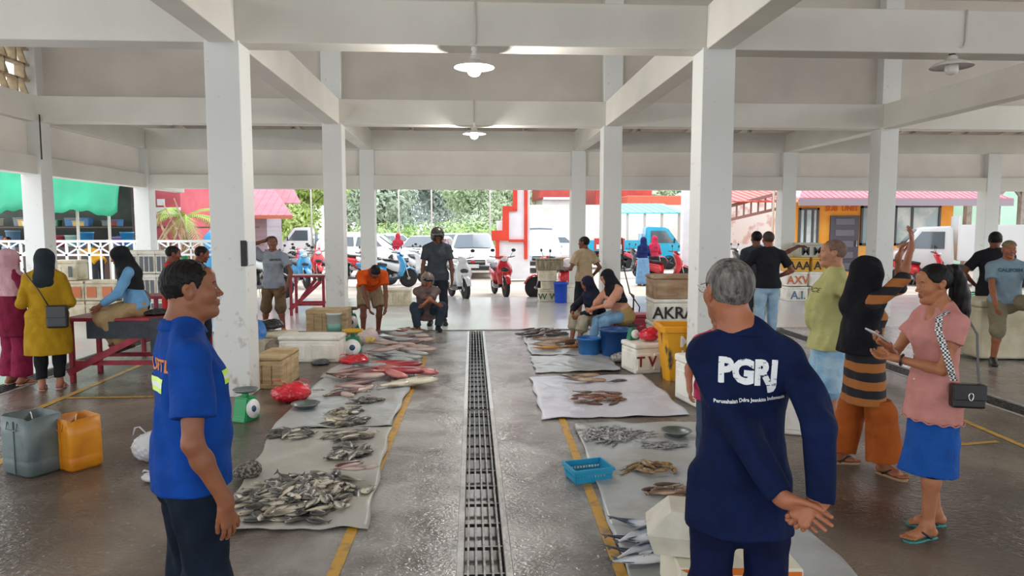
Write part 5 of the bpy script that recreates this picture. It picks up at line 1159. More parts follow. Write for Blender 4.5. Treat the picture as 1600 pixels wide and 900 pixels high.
p = G(1019, 542); bag('red plastic bag on top of the box with red marks', RB.location.x+.05, RB.location.y-.03, .37, .13, .17, M_redbag, 3)
p = G(222, 726); bag('white translucent carrier bag on the floor behind the blue-shirted man', p.x+.02, p.y+.1, 0, .13, .24, M_wbag, 4)
p = G(238, 755); bag('small crumpled white bag behind the hip of the blue-shirted man', p.x, p.y+.05, 0, .09, .07, M_wbag, 5)
p = G(265, 860); bag('blue plastic bag at the feet of the blue-shirted man', p.x+.03, p.y+.15, 0, .08, .22, mat('blue_bag_film', hexc('#4f74b8'), rough=.35, bump=.5, bscale=30), 6)
p = G(969, 568); bag('clear bag of small fish in front of the blue tub', p.x, p.y+.1, 0, .11, .13, mat('bag_of_fish', hexc('#a8a49c'), rough=.2, col2=hexc('#6f6a62'), scale=30, bump=.5), 7, ear=False)
p = G(499, 571); bag('dark grey bag on the floor in front of the long foam box', p.x, p.y+.05, 0, .12, .07, mat('grey_bag_film', hexc('#4a4a4e'), rough=.3, bump=.5, bscale=30), 8, ear=False)
p = G(442, 524); bag('magenta bundle at the feet of the grey tee man', p.x, p.y-.1, 0, .15, .11, mat('magenta_film', hexc('#d81f5a'), rough=.35, bump=.5, bscale=30), 9, ear=False)
p = G(410, 556); bag('black bag on the heap behind the wooden box', p.x-.02, p.y+.35, .31, .22, .15, mat('black_film', hexc('#202022'), rough=.3, bump=.5, bscale=24), 10, ear=False)
p = G(425, 566); bag('brownish sack draped on the heap behind the left column', p.x+.05, p.y+.12, .0, .17, .34, mat('sack', hexc('#8a7a6a'), rough=.8, bump=.5, bscale=24), 11, ear=False)
p = G(573, 540); bag('bundle of pale pink and yellow bags by the green scale', p.x, p.y+.1, 0, .16, .26, mat('pale_bags', hexc('#cbb8ba'), rough=.4, col2=hexc('#d9c060'), scale=8, contrast=(.5, .56)), 12, ear=False)
t = bag('grey rumpled net sack on the tarp beside the big fish pile', *G(386, 748)[:2], .01, .10, .11, mat('net_sack', hexc('#8b857c'), rough=.8, col2=hexc('#3f3a36'), scale=60, contrast=(.45, .55), bump=.8, bscale=90), 13, ear=False, name='net_sack')
# ---- buckets, tubs
def bucket(lab, x, y, z, r, h, m, mt=None, name='bucket', cat='bucket', handle=True, n=28):
    t = thing(name, lab, cat, (x, y, z)); MB().lathe([(r*.82, 0), (r*.84, .01), (r*.97, h*.9), (r*1.03, h*.9), (r*1.04, h), (r*.98, h), (r*.95, h*.9), (r*.8, .015), (0.001, .015)], n).build('pail', m, t)
    if handle: MB().tube([(r*1.03*math.cos(a), -r*.3*math.sin(a)-.0, h*.93-.05*math.sin(a)) for a in [PI*i/12 for i in range(13)]], .004, 6).build('handle', M_metalc, t)
    return t
M_mint = mat('mint_white_bucket', hexc('#dfe6df'), rough=.4)
p = G(521, 524); b_ = bucket('white and mint paint bucket beside the pale wooden crate', p.x, p.y+.1, 0, .125, .36, M_mint); MB().lathe([(.112, .05), (.114, .2)], 28).build('mint_label', mat('mint_label', hexc('#7fb8a4'), rough=.5), b_)
p = G(963, 562); bucket('large blue tub the seated woman in jeans sits on', p.x+.04, p.y+.26, 0, .215, .38, M_bluep, name='tub', cat='tub', handle=False)
p = G(925, 556); bucket('blue plastic pail at the feet of the seated women', p.x-.02, p.y+.1, 0, .17, .24, mat('brighter_blue_plastic', hexc('#2668a8'), rough=.35), handle=False)
p = G(878, 474); bucket('bright blue bin by the white box near the beige shirt man', p.x, p.y+.2, 0, .17, .48, mat('royal_blue_plastic', hexc('#1a4fc4'), rough=.35), name='bin', cat='bin', handle=False)
p = G(885, 455); t = thing('cool_box', 'grey and white lidded cool box behind the blue bin', 'cool box', (p.x+.12, p.y+.9, 0)); MB().box((0, 0, .40), (.55, .4, .8), bev=.03, seg=2, taper=(.7, .7)).build('box_body', mat('grey_lid', hexc('#a8a6a0'), rough=.6), t); MB().box((0, 0, .86), (.48, .38, .1), bev=.03, seg=2).build('lid', mat('tan_lid', hexc('#b08f7a'), rough=.6), t)
def bowl(lab, px, py, r, m):
    p = G(px, py); t = thing('bowl', lab, 'bowl', (p.x, p.y, .012)); MB().lathe([(r*.45, 0), (r*.5, .004), (r*.85, r*.28), (r, r*.42), (r*1.06, r*.43), (r*1.06, r*.45), (r*.98, r*.45), (r*.8, r*.3), (r*.45, .012), (.001, .012)], 32).build('bowl_body', m, t)
    return t
M_tin = mat('dull_tin', hexc('#8a9290'), rough=.35, metal=.7, col2=hexc('#6a716f'), scale=8)
bowl('metal bowl standing on the tarp at right above the small fish', 1056, 684, .12, M_tin); bowl('metal bowl on the left tarp by the red bag', 478, 641, .13, M_tin)
# scales
def scale_(lab, x, y, z, rz, m, s_=1.0, tray=None):
    t = thing('weighing_scale', lab, 'scale', (x, y, z), rz); M_ = None
    b = MB(); b.prism([(-.13, 0), (.13, 0), (.11, .05), (.07, .25), (-.07, .25), (-.11, .05)], -.085, .085, bev=.012); 
    for i in range(len(b.v)): b.v[i] = tuple(c*s_ for c in b.v[i])
    b.build('scale_housing', m, t)
    MB().lathe([(.001, 0), (.098*s_, 0), (.1*s_, .012), (.001, .014)], 32, M=M_at((0, -.088*s_, .125*s_), (R(82), 0, 0))).build('dial', mat('dial_white', hexc('#e8e8e4'), rough=.3), t)
    MB().lathe([(.001, 0), (.035*s_, 0), (.035*s_, .004), (.001, .004)], 20, M=M_at((0, -.102*s_, .125*s_), (R(82), 0, 0))).build('dial_centre', mat('dial_blue', hexc('#274a72'), rough=.4), t)
    MB().box((0, 0, .275*s_), (.05*s_, .05*s_, .06*s_)).build('stem', m, t)
    MB().lathe([(.001, .30*s_), (.10*s_, .302*s_), (.13*s_, .33*s_), (.125*s_, .33*s_), (.09*s_, .308*s_), (.001, .306*s_)], 28).build('tray', tray or M_tin, t)
    return t
p = G(379, 660); scale_('bright green dial scale on the floor beside the left tarp', p.x, p.y+.1, 0, R(68), M_greenp, .85)
p = G(549, 560); scale_('dark green dial scale with yellow tray beyond the red bags', p.x, p.y+.15, 0, R(4), mat('dark_green_enamel', hexc('#1f7a5a'), rough=.4), 1.1, mat('mustard_tray', hexc('#c99a1c'), rough=.5))
p = G(545, 520); scale_('green scale with brown pan next to the paint bucket', p.x-.02, p.y+.35, 0, R(10), mat('dark_green_enamel'), 1.15, mat('brown_tray', hexc('#6a4a3a'), rough=.6))
t_ = RB.location; scale_('small green scale with dark pan standing behind the red bag', t_.x-.12, t_.y+.10, .37, R(20), mat('dark_green_enamel'), .55, M_dark)
p = G(402, 566); t = thing('basin', 'blue and white round basin leaning on the wooden box', 'basin', (p.x-.03, p.y+.10, .40), 0); MB().lathe([(.001, 0), (.10, .0), (.13, .05), (.135, .05), (.11, -.01), (.001, -.012)], 28, M=M_at((0, 0, 0), (R(20), R(70), 0))).build('basin_body', mat('basin_enamel', hexc('#3a78b8'), rough=.35), t)
# fold-up black chair frame near the right column and red box
p = G(993, 545); t = thing('hand_trolley', 'dark folding trolley frame leaning behind the red bag', 'trolley', (p.x, p.y+.8, 0), R(-20))
for sx in (-1, 1): MB().tube([(sx*.14, 0, .05), (sx*.14, .02, .4), (sx*.13, .14, .68), (sx*.06, .16, .72)], .012, 8).build('upright', M_dark, t)
MB().box((0, .06, .35), (.26, .03, .30), bev=.01).build('plate', mat('olive_cloth', hexc('#6c6a58'), rough=.8), t); MB().box((0, -.08, .06), (.30, .2, .015)).build('toe_plate', M_dark, t)
p = G(1000, 530); t = crate('low red box behind the dark trolley', p.x+.05, p.y+.7, 0, .9, .4, .32, 0, mat('faded_red_plastic', hexc('#a83a48'), rough=.6))
# ---------------------------------------------------------------- tarps
M_tarp = mat('grey_tarpaulin', hexc('#b4b9bd'), rough=.30, col2=hexc('#a3a49f'), scale=2.5, bump=.9, bscale=6, spec=.5); M_tarpw = mat('white_tarpaulin', hexc('#d2d3dc'), rough=.32, col2=hexc('#bfc0ca'), scale=2.5, bump=.9, bscale=5)
M_tarpt = mat('beige_grey_tarpaulin', hexc('#a5a096'), rough=.35, col2=hexc('#b5b3ac'), scale=2, bump=.5, bscale=7)
def tarp(lab, pix, m, n=44, seed=0, z=.006, amp=.010):
    c = [G(a, b) for a, b in pix]; vs = []; fs = []     # four corners: near-left, near-right, far-right, far-left
    rnd = random.Random(seed)
    for i in range(n+1):
        for j in range(n+1):
            u, v = i/n, j/n; e = .012*math.sin(v*17+seed)+.008*math.sin(v*41); p = (c[0].lerp(c[1], u)).lerp(c[3].lerp(c[2], u), v)
            p = p+Vector((.012*math.sin(v*19+seed)*(1 if u in (0, 1) else 0), .012*math.sin(u*23+seed)*(1 if v in (0, 1) else 0), 0))
            w_ = abs(math.sin(p.x*5.1+2.3*math.sin(p.y*1.7+seed)))**8+abs(math.sin(p.y*3.3+1.9*math.sin(p.x*2.7+seed*2)))**10*.8+.5*abs(math.sin((p.x+p.y)*4+math.sin(p.x*6)))**14
            vs.append((p.x, p.y, z+amp*w_+(.004 if 0 < u < 1 else 0)))
    for i in range(n):
        for j in range(n): a = i*(n+1)+j; fs.append((a, a+n+1, a+n+2, a+1))
    o = MB().add(vs, fs, 0, True).build('tarpaulin', m); sm = o.modifiers.new('s', 'SOLIDIFY'); sm.thickness = .003; sm.offset = 1; return tag(o, lab, 'tarpaulin')
tarp('grey plastic sheet under the big pile of dark fish', [(330, 833), (573, 828), (612, 668), (430, 672)], M_tarpt, seed=1)
tarp('pale grey sheet under the rows of striped fish', [(420, 676), (610, 668), (650, 590), (505, 592)], M_tarp, seed=2, z=.012)
tarp('grey sheet under the large fish near the cross drain', [(500, 592), (650, 590), (664, 524), (590, 524)], M_tarp, seed=3)
tarp('wet grey sheet in front of the seated sellers', [(838, 584), (972, 580), (948, 556), (828, 558)], M_tarp, seed=4)
tarp('white sheet holding a few brown fish on the right', [(848, 657), (1080, 650), (1005, 587), (828, 590)], M_tarpw, seed=5)
tarp('long grey sheet with small silver fish at the right', [(985, 915), (1350, 915), (1095, 662), (898, 664)], M_tarp, n=60, seed=6)
tarp('wet sheet under the dark fish at the feet of the sellers', [(830, 556), (985, 556), (950, 518), (812, 518)], M_tarp, seed=7)
# ---------------------------------------------------------------- fish
def fish_mat(name, back, side, belly, rough=.28, split=(.25, .55, .8), stripes=None):
    m = bpy.data.materials.new(name); m.use_nodes = True; t = m.node_tree; b = t.nodes['Principled BSDF']; tc = t.nodes.new('ShaderNodeTexCoord'); sp = t.nodes.new('ShaderNodeSeparateXYZ'); t.links.new(tc.outputs['Generated'], sp.inputs[0])
    n = t.nodes.new('ShaderNodeTexNoise'); n.inputs['Scale'].default_value = 5; n.inputs['Detail'].default_value = 3; t.links.new(tc.outputs['Generated'], n.inputs['Vector'])
    a = t.nodes.new('ShaderNodeMath'); a.operation = 'MULTIPLY_ADD'; t.links.new(n.outputs['Fac'], a.inputs[0]); a.inputs[1].default_value = .25; t.links.new(sp.outputs['Y'], a.inputs[2])
    r = t.nodes.new('ShaderNodeValToRGB'); e = r.color_ramp.elements; e[0].position = split[0]; e[0].color = (*hexc(belly), 1); e[1].position = split[2]; e[1].color = (*hexc(back), 1); x = e.new(split[1]); x.color = (*hexc(side), 1)
    t.links.new(a.outputs[0], r.inputs['Fac']); t.links.new(r.outputs[0], b.inputs['Base Color']); b.inputs['Roughness'].default_value = rough; b.inputs['Specular IOR Level'].default_value = .7; b.inputs['Coat Weight'].default_value = .3
    bp = t.nodes.new('ShaderNodeBump'); v = t.nodes.new('ShaderNodeTexVoronoi'); v.inputs['Scale'].default_value = 40; t.links.new(tc.outputs['Generated'], v.inputs['Vector']); bp.inputs['Strength'].default_value = .15; bp.inputs['Distance'].default_value = .003; t.links.new(v.outputs['Distance'], bp.inputs['Height']); t.links.new(bp.outputs[0], b.inputs['Normal'])
    return m
FISH = {}
def fish_proto(kind, L, hgt, thk, m, finm, bend, deep=.38):
    prof = [(0, .02), (.03, .28), (.10, .62), (.22, .92), (deep, 1.0), (.55, .86), (.72, .52), (.84, .24), (.90, .17), (.93, .17)]
    b = MB(); rings = []; n = 10; by = lambda x: bend*(x/L-.45)**2*L
    for u, k in prof:
        x = L*(.5-u); rings.append([(x, by(x)+hgt/2*k*math.cos(2*PI*i/n), thk/2*(k**.8)*math.sin(2*PI*i/n)+thk/2) for i in range(n)])
    b.loft(rings); root = thing('fish', None, None)
    # dorsal and belly fins are thin ridges of the same body
    for (s_, u0, u1, hh) in ((1, .30, .72, .18), (-1, .58, .78, .14)):
        pts = []; 
        for i in range(7):
            u = u0+(u1-u0)*i/6; x = L*(.5-u); k = np.interp(u, [p[0] for p in prof], [p[1] for p in prof]); pts.append((x, by(x)+s_*hgt/2*k*.92, x-.01*L, by(x)+s_*(hgt/2*k+hgt*hh*math.sin(PI*(i+.6)/7))))
        vs = [(a, c, thk/2+.0012) for a, c, d, e in pts]+[(d, e, thk/2) for a, c, d, e in pts]+[(a, c, thk/2-.0012) for a, c, d, e in pts]
        fs = [(i, i+1, 8+i, 7+i) for i in range(6)]+[(14+i, 7+i, 8+i, 15+i) for i in range(6)]; b.add(vs, fs, 1, True)
    b.build('fish_body', [m, finm], root)
    x = L*(.5-.92); y = by(x); th = .0022; o = [(x+.01*L, y+hgt*.08), (x-.09*L, y+hgt*.42), (x-.065*L, y), (x-.09*L, y-hgt*.42), (x+.01*L, y-hgt*.08)]
    MB().prism(o, thk/2-th/2, thk/2+th/2, plane='XY').build('tail_fin', finm, root)
    MB().ball((L*.40, by(L*.4)+hgt*.12, thk*.80), hgt*.07, n=8, sc=(1, 1, .5)).build('eye', M_iris, root)
    MB().prism([(L*.22, -hgt*.05+by(L*.2)), (L*.08, -hgt*.22+by(L*.1)), (L*.10, -hgt*.02+by(L*.1))], thk*.93, thk*.93+.002, plane='XY').build('pectoral_fin', finm, root)
    return root
KINDS = {'dark': (.17, .062, .028, ('#2b2a29', '#6a655c', '#c9c2b0'), '#4a453f'), 'cream': (.18, .070, .028, ('#6a6355', '#b3a78f', '#d9cfb8'), '#8f846c'), 'silver': (.13, .026, .014, ('#5a5c5e', '#a9abaa', '#dcdcd8'), '#a09a8c'), 'brown': (.24, .062, .035, ('#4a352a', '#7d5c48', '#b79a7e'), '#5a4436'),
         'tan': (.13, .042, .028, ('#6b5334', '#a08050', '#c9b083'), '#7a6240'), 'red': (.52, .15, .075, ('#6e0c1a', '#a82030', '#c4776e'), '#b02838'), 'pink': (.50, .13, .07, ('#55393a', '#8d625c', '#bda79c'), '#a87870'), 'big': (.55, .13, .07, ('#15181a', '#454a4e', '#a9aaa6'), '#4a4e52'),
         'tuna': (.36, .085, .055, ('#101a3a', '#8a98aa', '#dfe3e6'), '#2a3450'), 'eel': (.5, .09, .06, ('#7a4f22', '#b0712c', '#c98f45'), '#8a5a28'), 'catfish': (.30, .05, .035, ('#3a3634', '#6b6460', '#a39a92'), '#4a4440'), 'rust': (.20, .05, .03, ('#7a4a34', '#a06a4c', '#c09a80'), '#7a4a34')}
for k, (L, h, t_, c, fc) in KINDS.items():
    m = fish_mat('fish_skin_'+k, *c, split=(.3, .5, .78) if k != 'tuna' else (.35, .60, .66)); fm = mat('fin_'+k, hexc(fc), rough=.4)
    FISH[k] = [fish_proto(k, L, h, t_, m, fm, b) for b in (0.0, .5, -.45)]
USED = set(); NAME = {'dark': 'dark striped fish', 'cream': 'cream fish'}
FJOBS = []
def put_fish(kind, x, y, z, a, label, group, s_=1.0, tilt=0, flip=0, var=None):
    v = random.randrange(3) if var is None else var
    FJOBS.append((kind, v, (x, y, z), (tilt, random.uniform(-.08, .08), a), (s_, s_*random.uniform(.88, 1.1), s_), label, group))
def build_fish():
    def size(j): return KINDS[j[0]][0]*KINDS[j[0]][1]*j[4][0]**2/(j[2][1]**2)*(1+2*j[2][2])
    jobs = sorted(FJOBS, key=size, reverse=True)
    for kind, v, loc, rot, sc, label, group in jobs[:295]:
        o = copy_tree(FISH[kind][v]); o.location = loc; o.rotation_euler = rot; o.scale = sc; tag(o, label, 'fish', group)
    mb = MB(); ms = []
    for kind, v, loc, rot, sc, label, group in jobs[295:]:
        for ch in FISH[kind][v].children:
            if ch.name.startswith(('eye', 'pectoral')): continue
            T = Matrix.LocRotScale(Vector(loc), Euler(rot), Vector(sc)); b = len(mb.v); me = ch.data
            idx = []
            for m in me.materials:
                if m not in ms: ms.append(m)
                idx.append(ms.index(m))
            for q in me.vertices: mb.v.append(tuple(T @ q.co))
            for p in me.polygons: mb.f.append(tuple(b+i for i in p.vertices)); mb.m.append(idx[p.material_index]); mb.sm.append(True)
    # their skin colours run back to belly in each fish's own frame, kept as a plain attribute
    o = mb.build('small_fish', [stuff_mat(m) for m in ms]); tag(o, 'the many smallest fish scattered through the heaps on the sheets', 'fish', None, 'stuff')
def stuff_mat(m):
    r = [n for n in m.node_tree.nodes if n.type == 'VALTORGB']; c = r[0].color_ramp.elements[1].color if r else m.node_tree.nodes['Principled BSDF'].inputs['Base Color'].default_value
    d = r[0].color_ramp.elements[2].color if r else [x*.7 for x in c]
    return mat(m.name+'_small', tuple(c[:3]), rough=.3, col2=tuple(d[:3]), scale=45, contrast=(.4, .6), spec=.7)
def pile_label(label, kd, u, v, lay):
    if not label.startswith('small dark and cream'): return label
    kn = {'dark': 'dark grey', 'cream': 'pale cream-bellied'}[kd]; a = 'left' if u < -.33 else ('right' if u > .33 else 'middle'); b = 'near' if v < -.3 else ('far' if v > .3 else 'central')
    return 'small %s fish %s the big left pile, %s %s part' % (kn, ('at the bottom of', 'low in', 'high in', 'on top of')[min(lay, 3)], b, a)
def heap(kinds, px, py, rx, ry, n, label, ang=0, jit=1.0, layers=1, s_=1.0, z0=.018, dz=None, group=None, poly=None, tilt=.25, step=None):
    c = G(px, py); sx = (G(px+1, py)-G(px, py)).x; sy = abs((G(px, py+1)-G(px, py)).y)
    pts = []; tries = 0
    while len(pts) < n and tries < 8000:
        tries += 1; u, v = random.uniform(-1, 1), random.uniform(-1, 1)
        if u*u+v*v > 1: continue
        X, Y_ = c.x+u*rx*sx, c.y-v*ry*sy
        md = (step or .05)*s_
        k = len(pts)
        lay = min(layers-1, k*layers//n); 
        if any((X-a)**2+(Y_-b)**2 < md*md and l == lay for a, b, l in pts): 
            if tries < 4000: continue
        if lay and u*u+v*v > (1-.22*lay)**2: continue
        pts.append((X, Y_, lay))
    for X, Y_, lay in pts:
        kd = random.choice(kinds); t_ = KINDS[kd][2]*s_; put_fish(kd, X, Y_, z0+lay*t_*.62, ang+random.uniform(-jit, jit)+(PI if random.random() < .35 else 0), pile_label(label, kd, (X-c.x)/(rx*sx), (Y_-c.y)/(ry*sy), lay), group or label, s_*random.uniform(.85, 1.12), random.uniform(-tilt, tilt)*(1 if lay else .5))
random.seed(11)
heap(['dark', 'dark', 'cream', 'dark'], 470, 783, 98, 44, 185, 'small dark and cream fish in the big pile nearest the blue-shirted man', .4, 1.5, 4, step=.052, group='fish of the big pile on the left', tilt=.5)
heap(['pink'], 540, 757, 34, 10, 4, 'pinkish fish lying on the big pile', .2, .5, 1, s_=.45, z0=.10, step=.1)
heap(['dark'], 552, 713, 34, 14, 22, 'dark fish of the heap just above the big pile', .5, 1.4, 2, group='heap above the big pile')
heap(['dark', 'cream'], 548, 688, 36, 9, 18, 'dark banded fish of the oval heap third from the big pile', .3, 1.2, 2)
heap(['cream', 'dark'], 540, 665, 38, 8, 16, 'cream and dark fish of the heap left of the yellow line, halfway', .3, 1.0, 2)
heap(['dark', 'cream'], 541, 648, 30, 7, 14, 'dark fish of the heap level with the small metal bowl', .3, 1.0, 2)
heap(['dark'], 455, 683, 34, 7, 14, 'dark fish of the separate heap nearest the net sack', .2, 1.0, 2)
heap(['dark'], 572, 632, 27, 5, 10, 'dark fish of the small heap below the large fish', .2, .6, 2)
heap(['cream', 'pink'], 535, 617, 45, 9, 16, 'cream fish of the loose heap left of the small heap', .1, .8, 2, s_=.8)
def row(kind, pix, label, ang=0, s_=1.0, z=.02, group=None, jit=.15):
    od = sorted(range(len(pix)), key=lambda k: pix[k][0]); W9 = ['leftmost', 'second from left', 'third from left', 'fourth from left', 'fifth from left', 'sixth from left', 'seventh from left', 'eighth from left', 'rightmost']
    for i, (a, b) in enumerate(pix):
        k_ = od.index(i); w9 = 'rightmost' if k_ == len(pix)-1 else W9[k_]
        p = G(a, b); put_fish(kind, p.x, p.y, z+(i % 2)*.02, ang+random.uniform(-jit, jit)+random.choice((0, PI))*0, (label+', '+w9) if len(pix) > 1 else label, group or label, s_*random.uniform(.92, 1.08))
row('red', [(610, 577), (628, 583), (596, 589), (625, 592), (648, 590), (606, 598)], 'large red snapper laid out across the left display', -.25, 1.05, z=.05, jit=.2)
row('pink', [(545, 586), (560, 593), (540, 598), (568, 601), (555, 606)], 'pink-silver fish left of the red snappers', .3, .95, z=.03)
row('cream', [(630, 605), (648, 606)], 'long yellowish fish in front of the red snappers', .0, 3.0)
row('big', [(592, 576), (575, 583), (612, 570), (628, 566), (600, 563), (640, 561)], 'large dark fish behind the red snappers', -.15, 1.0, z=.03)
row('pink', [(632, 555), (612, 552), (645, 549), (660, 555), (625, 546), (595, 556)], 'large pinkish brown fish in the middle of the left display', .05, .95, z=.03)
row('pink', [(640, 541), (610, 538), (655, 538), (625, 534), (600, 543), (648, 533)], 'large grey-pink fish near the far end of the left display', .0, .95, z=.03)
row('big', [(618, 541), (640, 530), (612, 531)], 'silver-grey fish near the far end of the left display', .0, .9, z=.06)
heap(['rust'], 640, 521, 28, 5, 34, 'small reddish brown fish heaped at the far end of the left display', .1, .8, 3, step=.06)
heap(['catfish', 'brown'], 850, 524, 36, 9, 34, 'slender dark fish laid in a fan at the far end of the right display', .5, .35, 2, s_=1.1, step=.08)
row('brown', [(850, 536), (872, 537), (858, 541), (880, 541), (850, 545)], 'thick brown fish in front of the fan of dark fish', .05, 1.7, z=.03)
row('eel', [(853, 549), (888, 549)], 'orange-brown thick fish at the front of the far right display', .05, .85, z=.03); row('catfish', [(905, 545), (918, 549), (930, 552), (900, 538)], 'dark grey fish lying near the feet of the sellers', -.3, 1.2, z=.02)
row('brown', [(898, 596), (915, 595), (928, 600), (908, 603)], 'brown fish on the white sheet, farther group', .15, 1.35, z=.022); row('catfish', [(962, 599)], 'single black fish at the right of the white sheet', .0, 1.0, z=.022)
heap(['brown', 'rust'], 935, 626, 40, 12, 18, 'small brown fish on the white sheet, nearer group', .25, .5, 2, s_=.85, step=.07)
heap(['silver'], 950, 683, 47, 15, 95, 'tiny silver fish of the spread heap on the long grey sheet', 1.2, 1.1, 2, s_=1.0, step=.026, group='tiny silver fish on the long grey sheet')
heap(['silver'], 1000, 682, 22, 6, 14, 'tiny silver fish between the spread heap and the bowl', .3, .7, 1, step=.03)
heap(['silver'], 1036, 700, 26, 7, 16, 'tiny silver fish of the small heap below the bowl', -.2, .5, 1, s_=1.15, step=.03)
heap(['tan'], 1015, 739, 40, 11, 20, 'tan fish arranged in an oval ring on the long grey sheet', .2, 1.3, 2, step=.055)
heap(['brown', 'tan'], 1049, 774, 40, 10, 18, 'slim brown fish of the heap beside the white box lid', .15, .3, 2, s_=.72, step=.04)
row('tuna', [(1000, 833), (998, 845), (1003, 858), (1000, 871), (1010, 884), (996, 893), (1030, 840), (1032, 866), (1035, 890)], 'silver blue-backed tuna at the near end of the long grey sheet', .12, .92, z=.02, jit=.12)
build_fish()
for v in FISH.values():
    for r in v:
        for ch in list(r.children): bpy.data.objects.remove(ch)
        bpy.data.objects.remove(r)
# ---------------------------------------------------------------- box and white sheet near the camera
p = V(1150, 872, 2.95); t = thing('box', 'orange and white printed box on the sheet in front of the navy-shirted man', 'box', (p.x, 3.05, .02), R(-4))
M_oj = mat('orange_print_board', hexc('#d9701c'), rough=.5); M_wb = mat('white_box_board', hexc('#e2dcc8'), rough=.6)
zt = p.z-.02; b = MB(); b.box((0, 0, zt/2), (.54, .40, zt), 0, bev=.008); b.build('box_body', M_wb, t)
b = MB(); b.prism([(-.26, zt*.98), (-.20, zt*.98), (-.06, zt*.70), (-.12, zt*.70)], -.205, -.2005); b.box((-.02, -.2025, zt*.95), (.40, .005, .03)); b.box((.23, -.2025, zt*.5), (.06, .005, zt*.9)); b.box((.0, -.2025, zt*.40), (.5, .005, .06)); b.build('orange_panels', M_oj, t)
p = V(1064, 833, 3.0); t = thing('foam_box', 'upturned cream foam box tilted on the orange box', 'box', (p.x+.03, 3.06, p.z-.01), R(-12)); t.scale = (.8, .8, .8)
b = MB(); b.loft([[(-.17, -.13, -.10), (.17, -.13, -.11), (.17, .13, -.11), (-.17, .13, -.10)], [(-.21, -.16, .02), (.20, -.16, 0), (.20, .16, 0), (-.21, .16, .02)], [(-.08, -.12, .15), (.18, -.13, .14), (.18, .13, .14), (-.08, .12, .15)]], smooth=False); b.build('box_shell', mat('cream_foam', hexc('#d8d4c6'), rough=.6, col2=hexc('#c8c2b0'), scale=6, bump=.2), t)
# ---------------------------------------------------------------- red benches and tables
def bench(lab, x0, x1, y, z, d, rz, cloth_=None, diag=True, name='table'):
    L = x1-x0; t = thing(name, lab, 'table', ((x0+x1)/2, y, 0), rz)
    MB().box((0, 0, z-.02), (L, d, .04), bev=.006).build('tabletop', M_redm, t)
    for sx in (-1, 1):
        for sy in (-1, 1): MB().box((sx*(L/2-.06), sy*(d/2-.04), (z-.04)/2), (.05, .05, z-.04), bev=.004).build('leg', M_redm, t)
    for sy in (-1, 1): MB().box((0, sy*(d/2-.04), .22), (L-.17, .03, .05)).build('rail', M_redm, t)
    if diag:
        MB().bar((-L/2+.05, -d/2-.02, .12), (L/2-.1, -d/2-.02, z-.12), .04, .07).build('brace', M_redm, t); MB().bar((-L/2+.15, d/2+.02, .30), (L/2-.3, d/2+.02, z-.1), .04, .06).build('brace', M_redm, t)
    if cloth_:
        MB().box((L*.12, -d/2-.035, z-.13), (L*.74, .012, .19), bev=.004).build('cloth_skirt', cloth_, t); MB().box((L*.46, -d/2-.045, z-.20), (.18, .03, .42), bev=.01).build('hanging_cloth', cloth_, t)
    return t
a = V(118, 490, 8.2); b_ = V(262, 490, 8.0)
bench('red bench table with dark cloth that the woman in blue sits on', a.x, b_.x, 8.25, .73, .62, R(-2), cloth('#474c52', '#3c4147'))
a = V(215, 462, 9.8); b_ = V(292, 462, 9.8); bench('red table behind the bench, beside the man in red', a.x, b_.x+.2, 10.0, .80, .5, 0, None, False)
a = V(452, 462, 13.9); b_ = V(505, 462, 13.9); bench('brown-red wooden table frame beside the grey tee man', a.x-.05, b_.x+.05, 14.2, .80, .5, 0, None, True)
p = V(222, 480, 8.2); t = bag('white cloth bundle on the red bench', p.x-.05, 8.25, .73, .14, .10, mat('white_cloth', hexc('#c9c6c0'), rough=.8), 21, ear=False, name='cloth_bundle'); p = V(245, 482, 8.2); bag('black cloth lying on the end of the red bench', p.x-.02, 8.2, .73, .15, .07, M_dark, 22, ear=False, name='cloth')
p = V(212, 452, 8.3); t = thing('motorcycle_helmet', 'black motorcycle helmet on the red bench behind the seated woman', 'helmet', (p.x, 8.32, .75)); sdf_obj('helmet_shell', [ell((0, 0, .14), (.14, .16, .145), .01), ell((0, -.15, .09), (.10, .09, .06), .01, '-'), half((0, 0, -1), (0, 0, .01))], .008, M_helm, t)
p = V(130, 458, 9.0); t = thing('motorcycle_helmet', 'white motorcycle helmet beside the knees of the seated woman', 'helmet', (p.x+.05, 8.38, .74)); sdf_obj('helmet_shell', [ell((0, 0, .14), (.14, .16, .145), .01), ell((0, -.15, .09), (.10, .09, .06), .01, '-'), half((0, 0, -1), (0, 0, .01))], .008, mat('grey_white_helmet', hexc('#b9bcc0'), rough=.3), t)
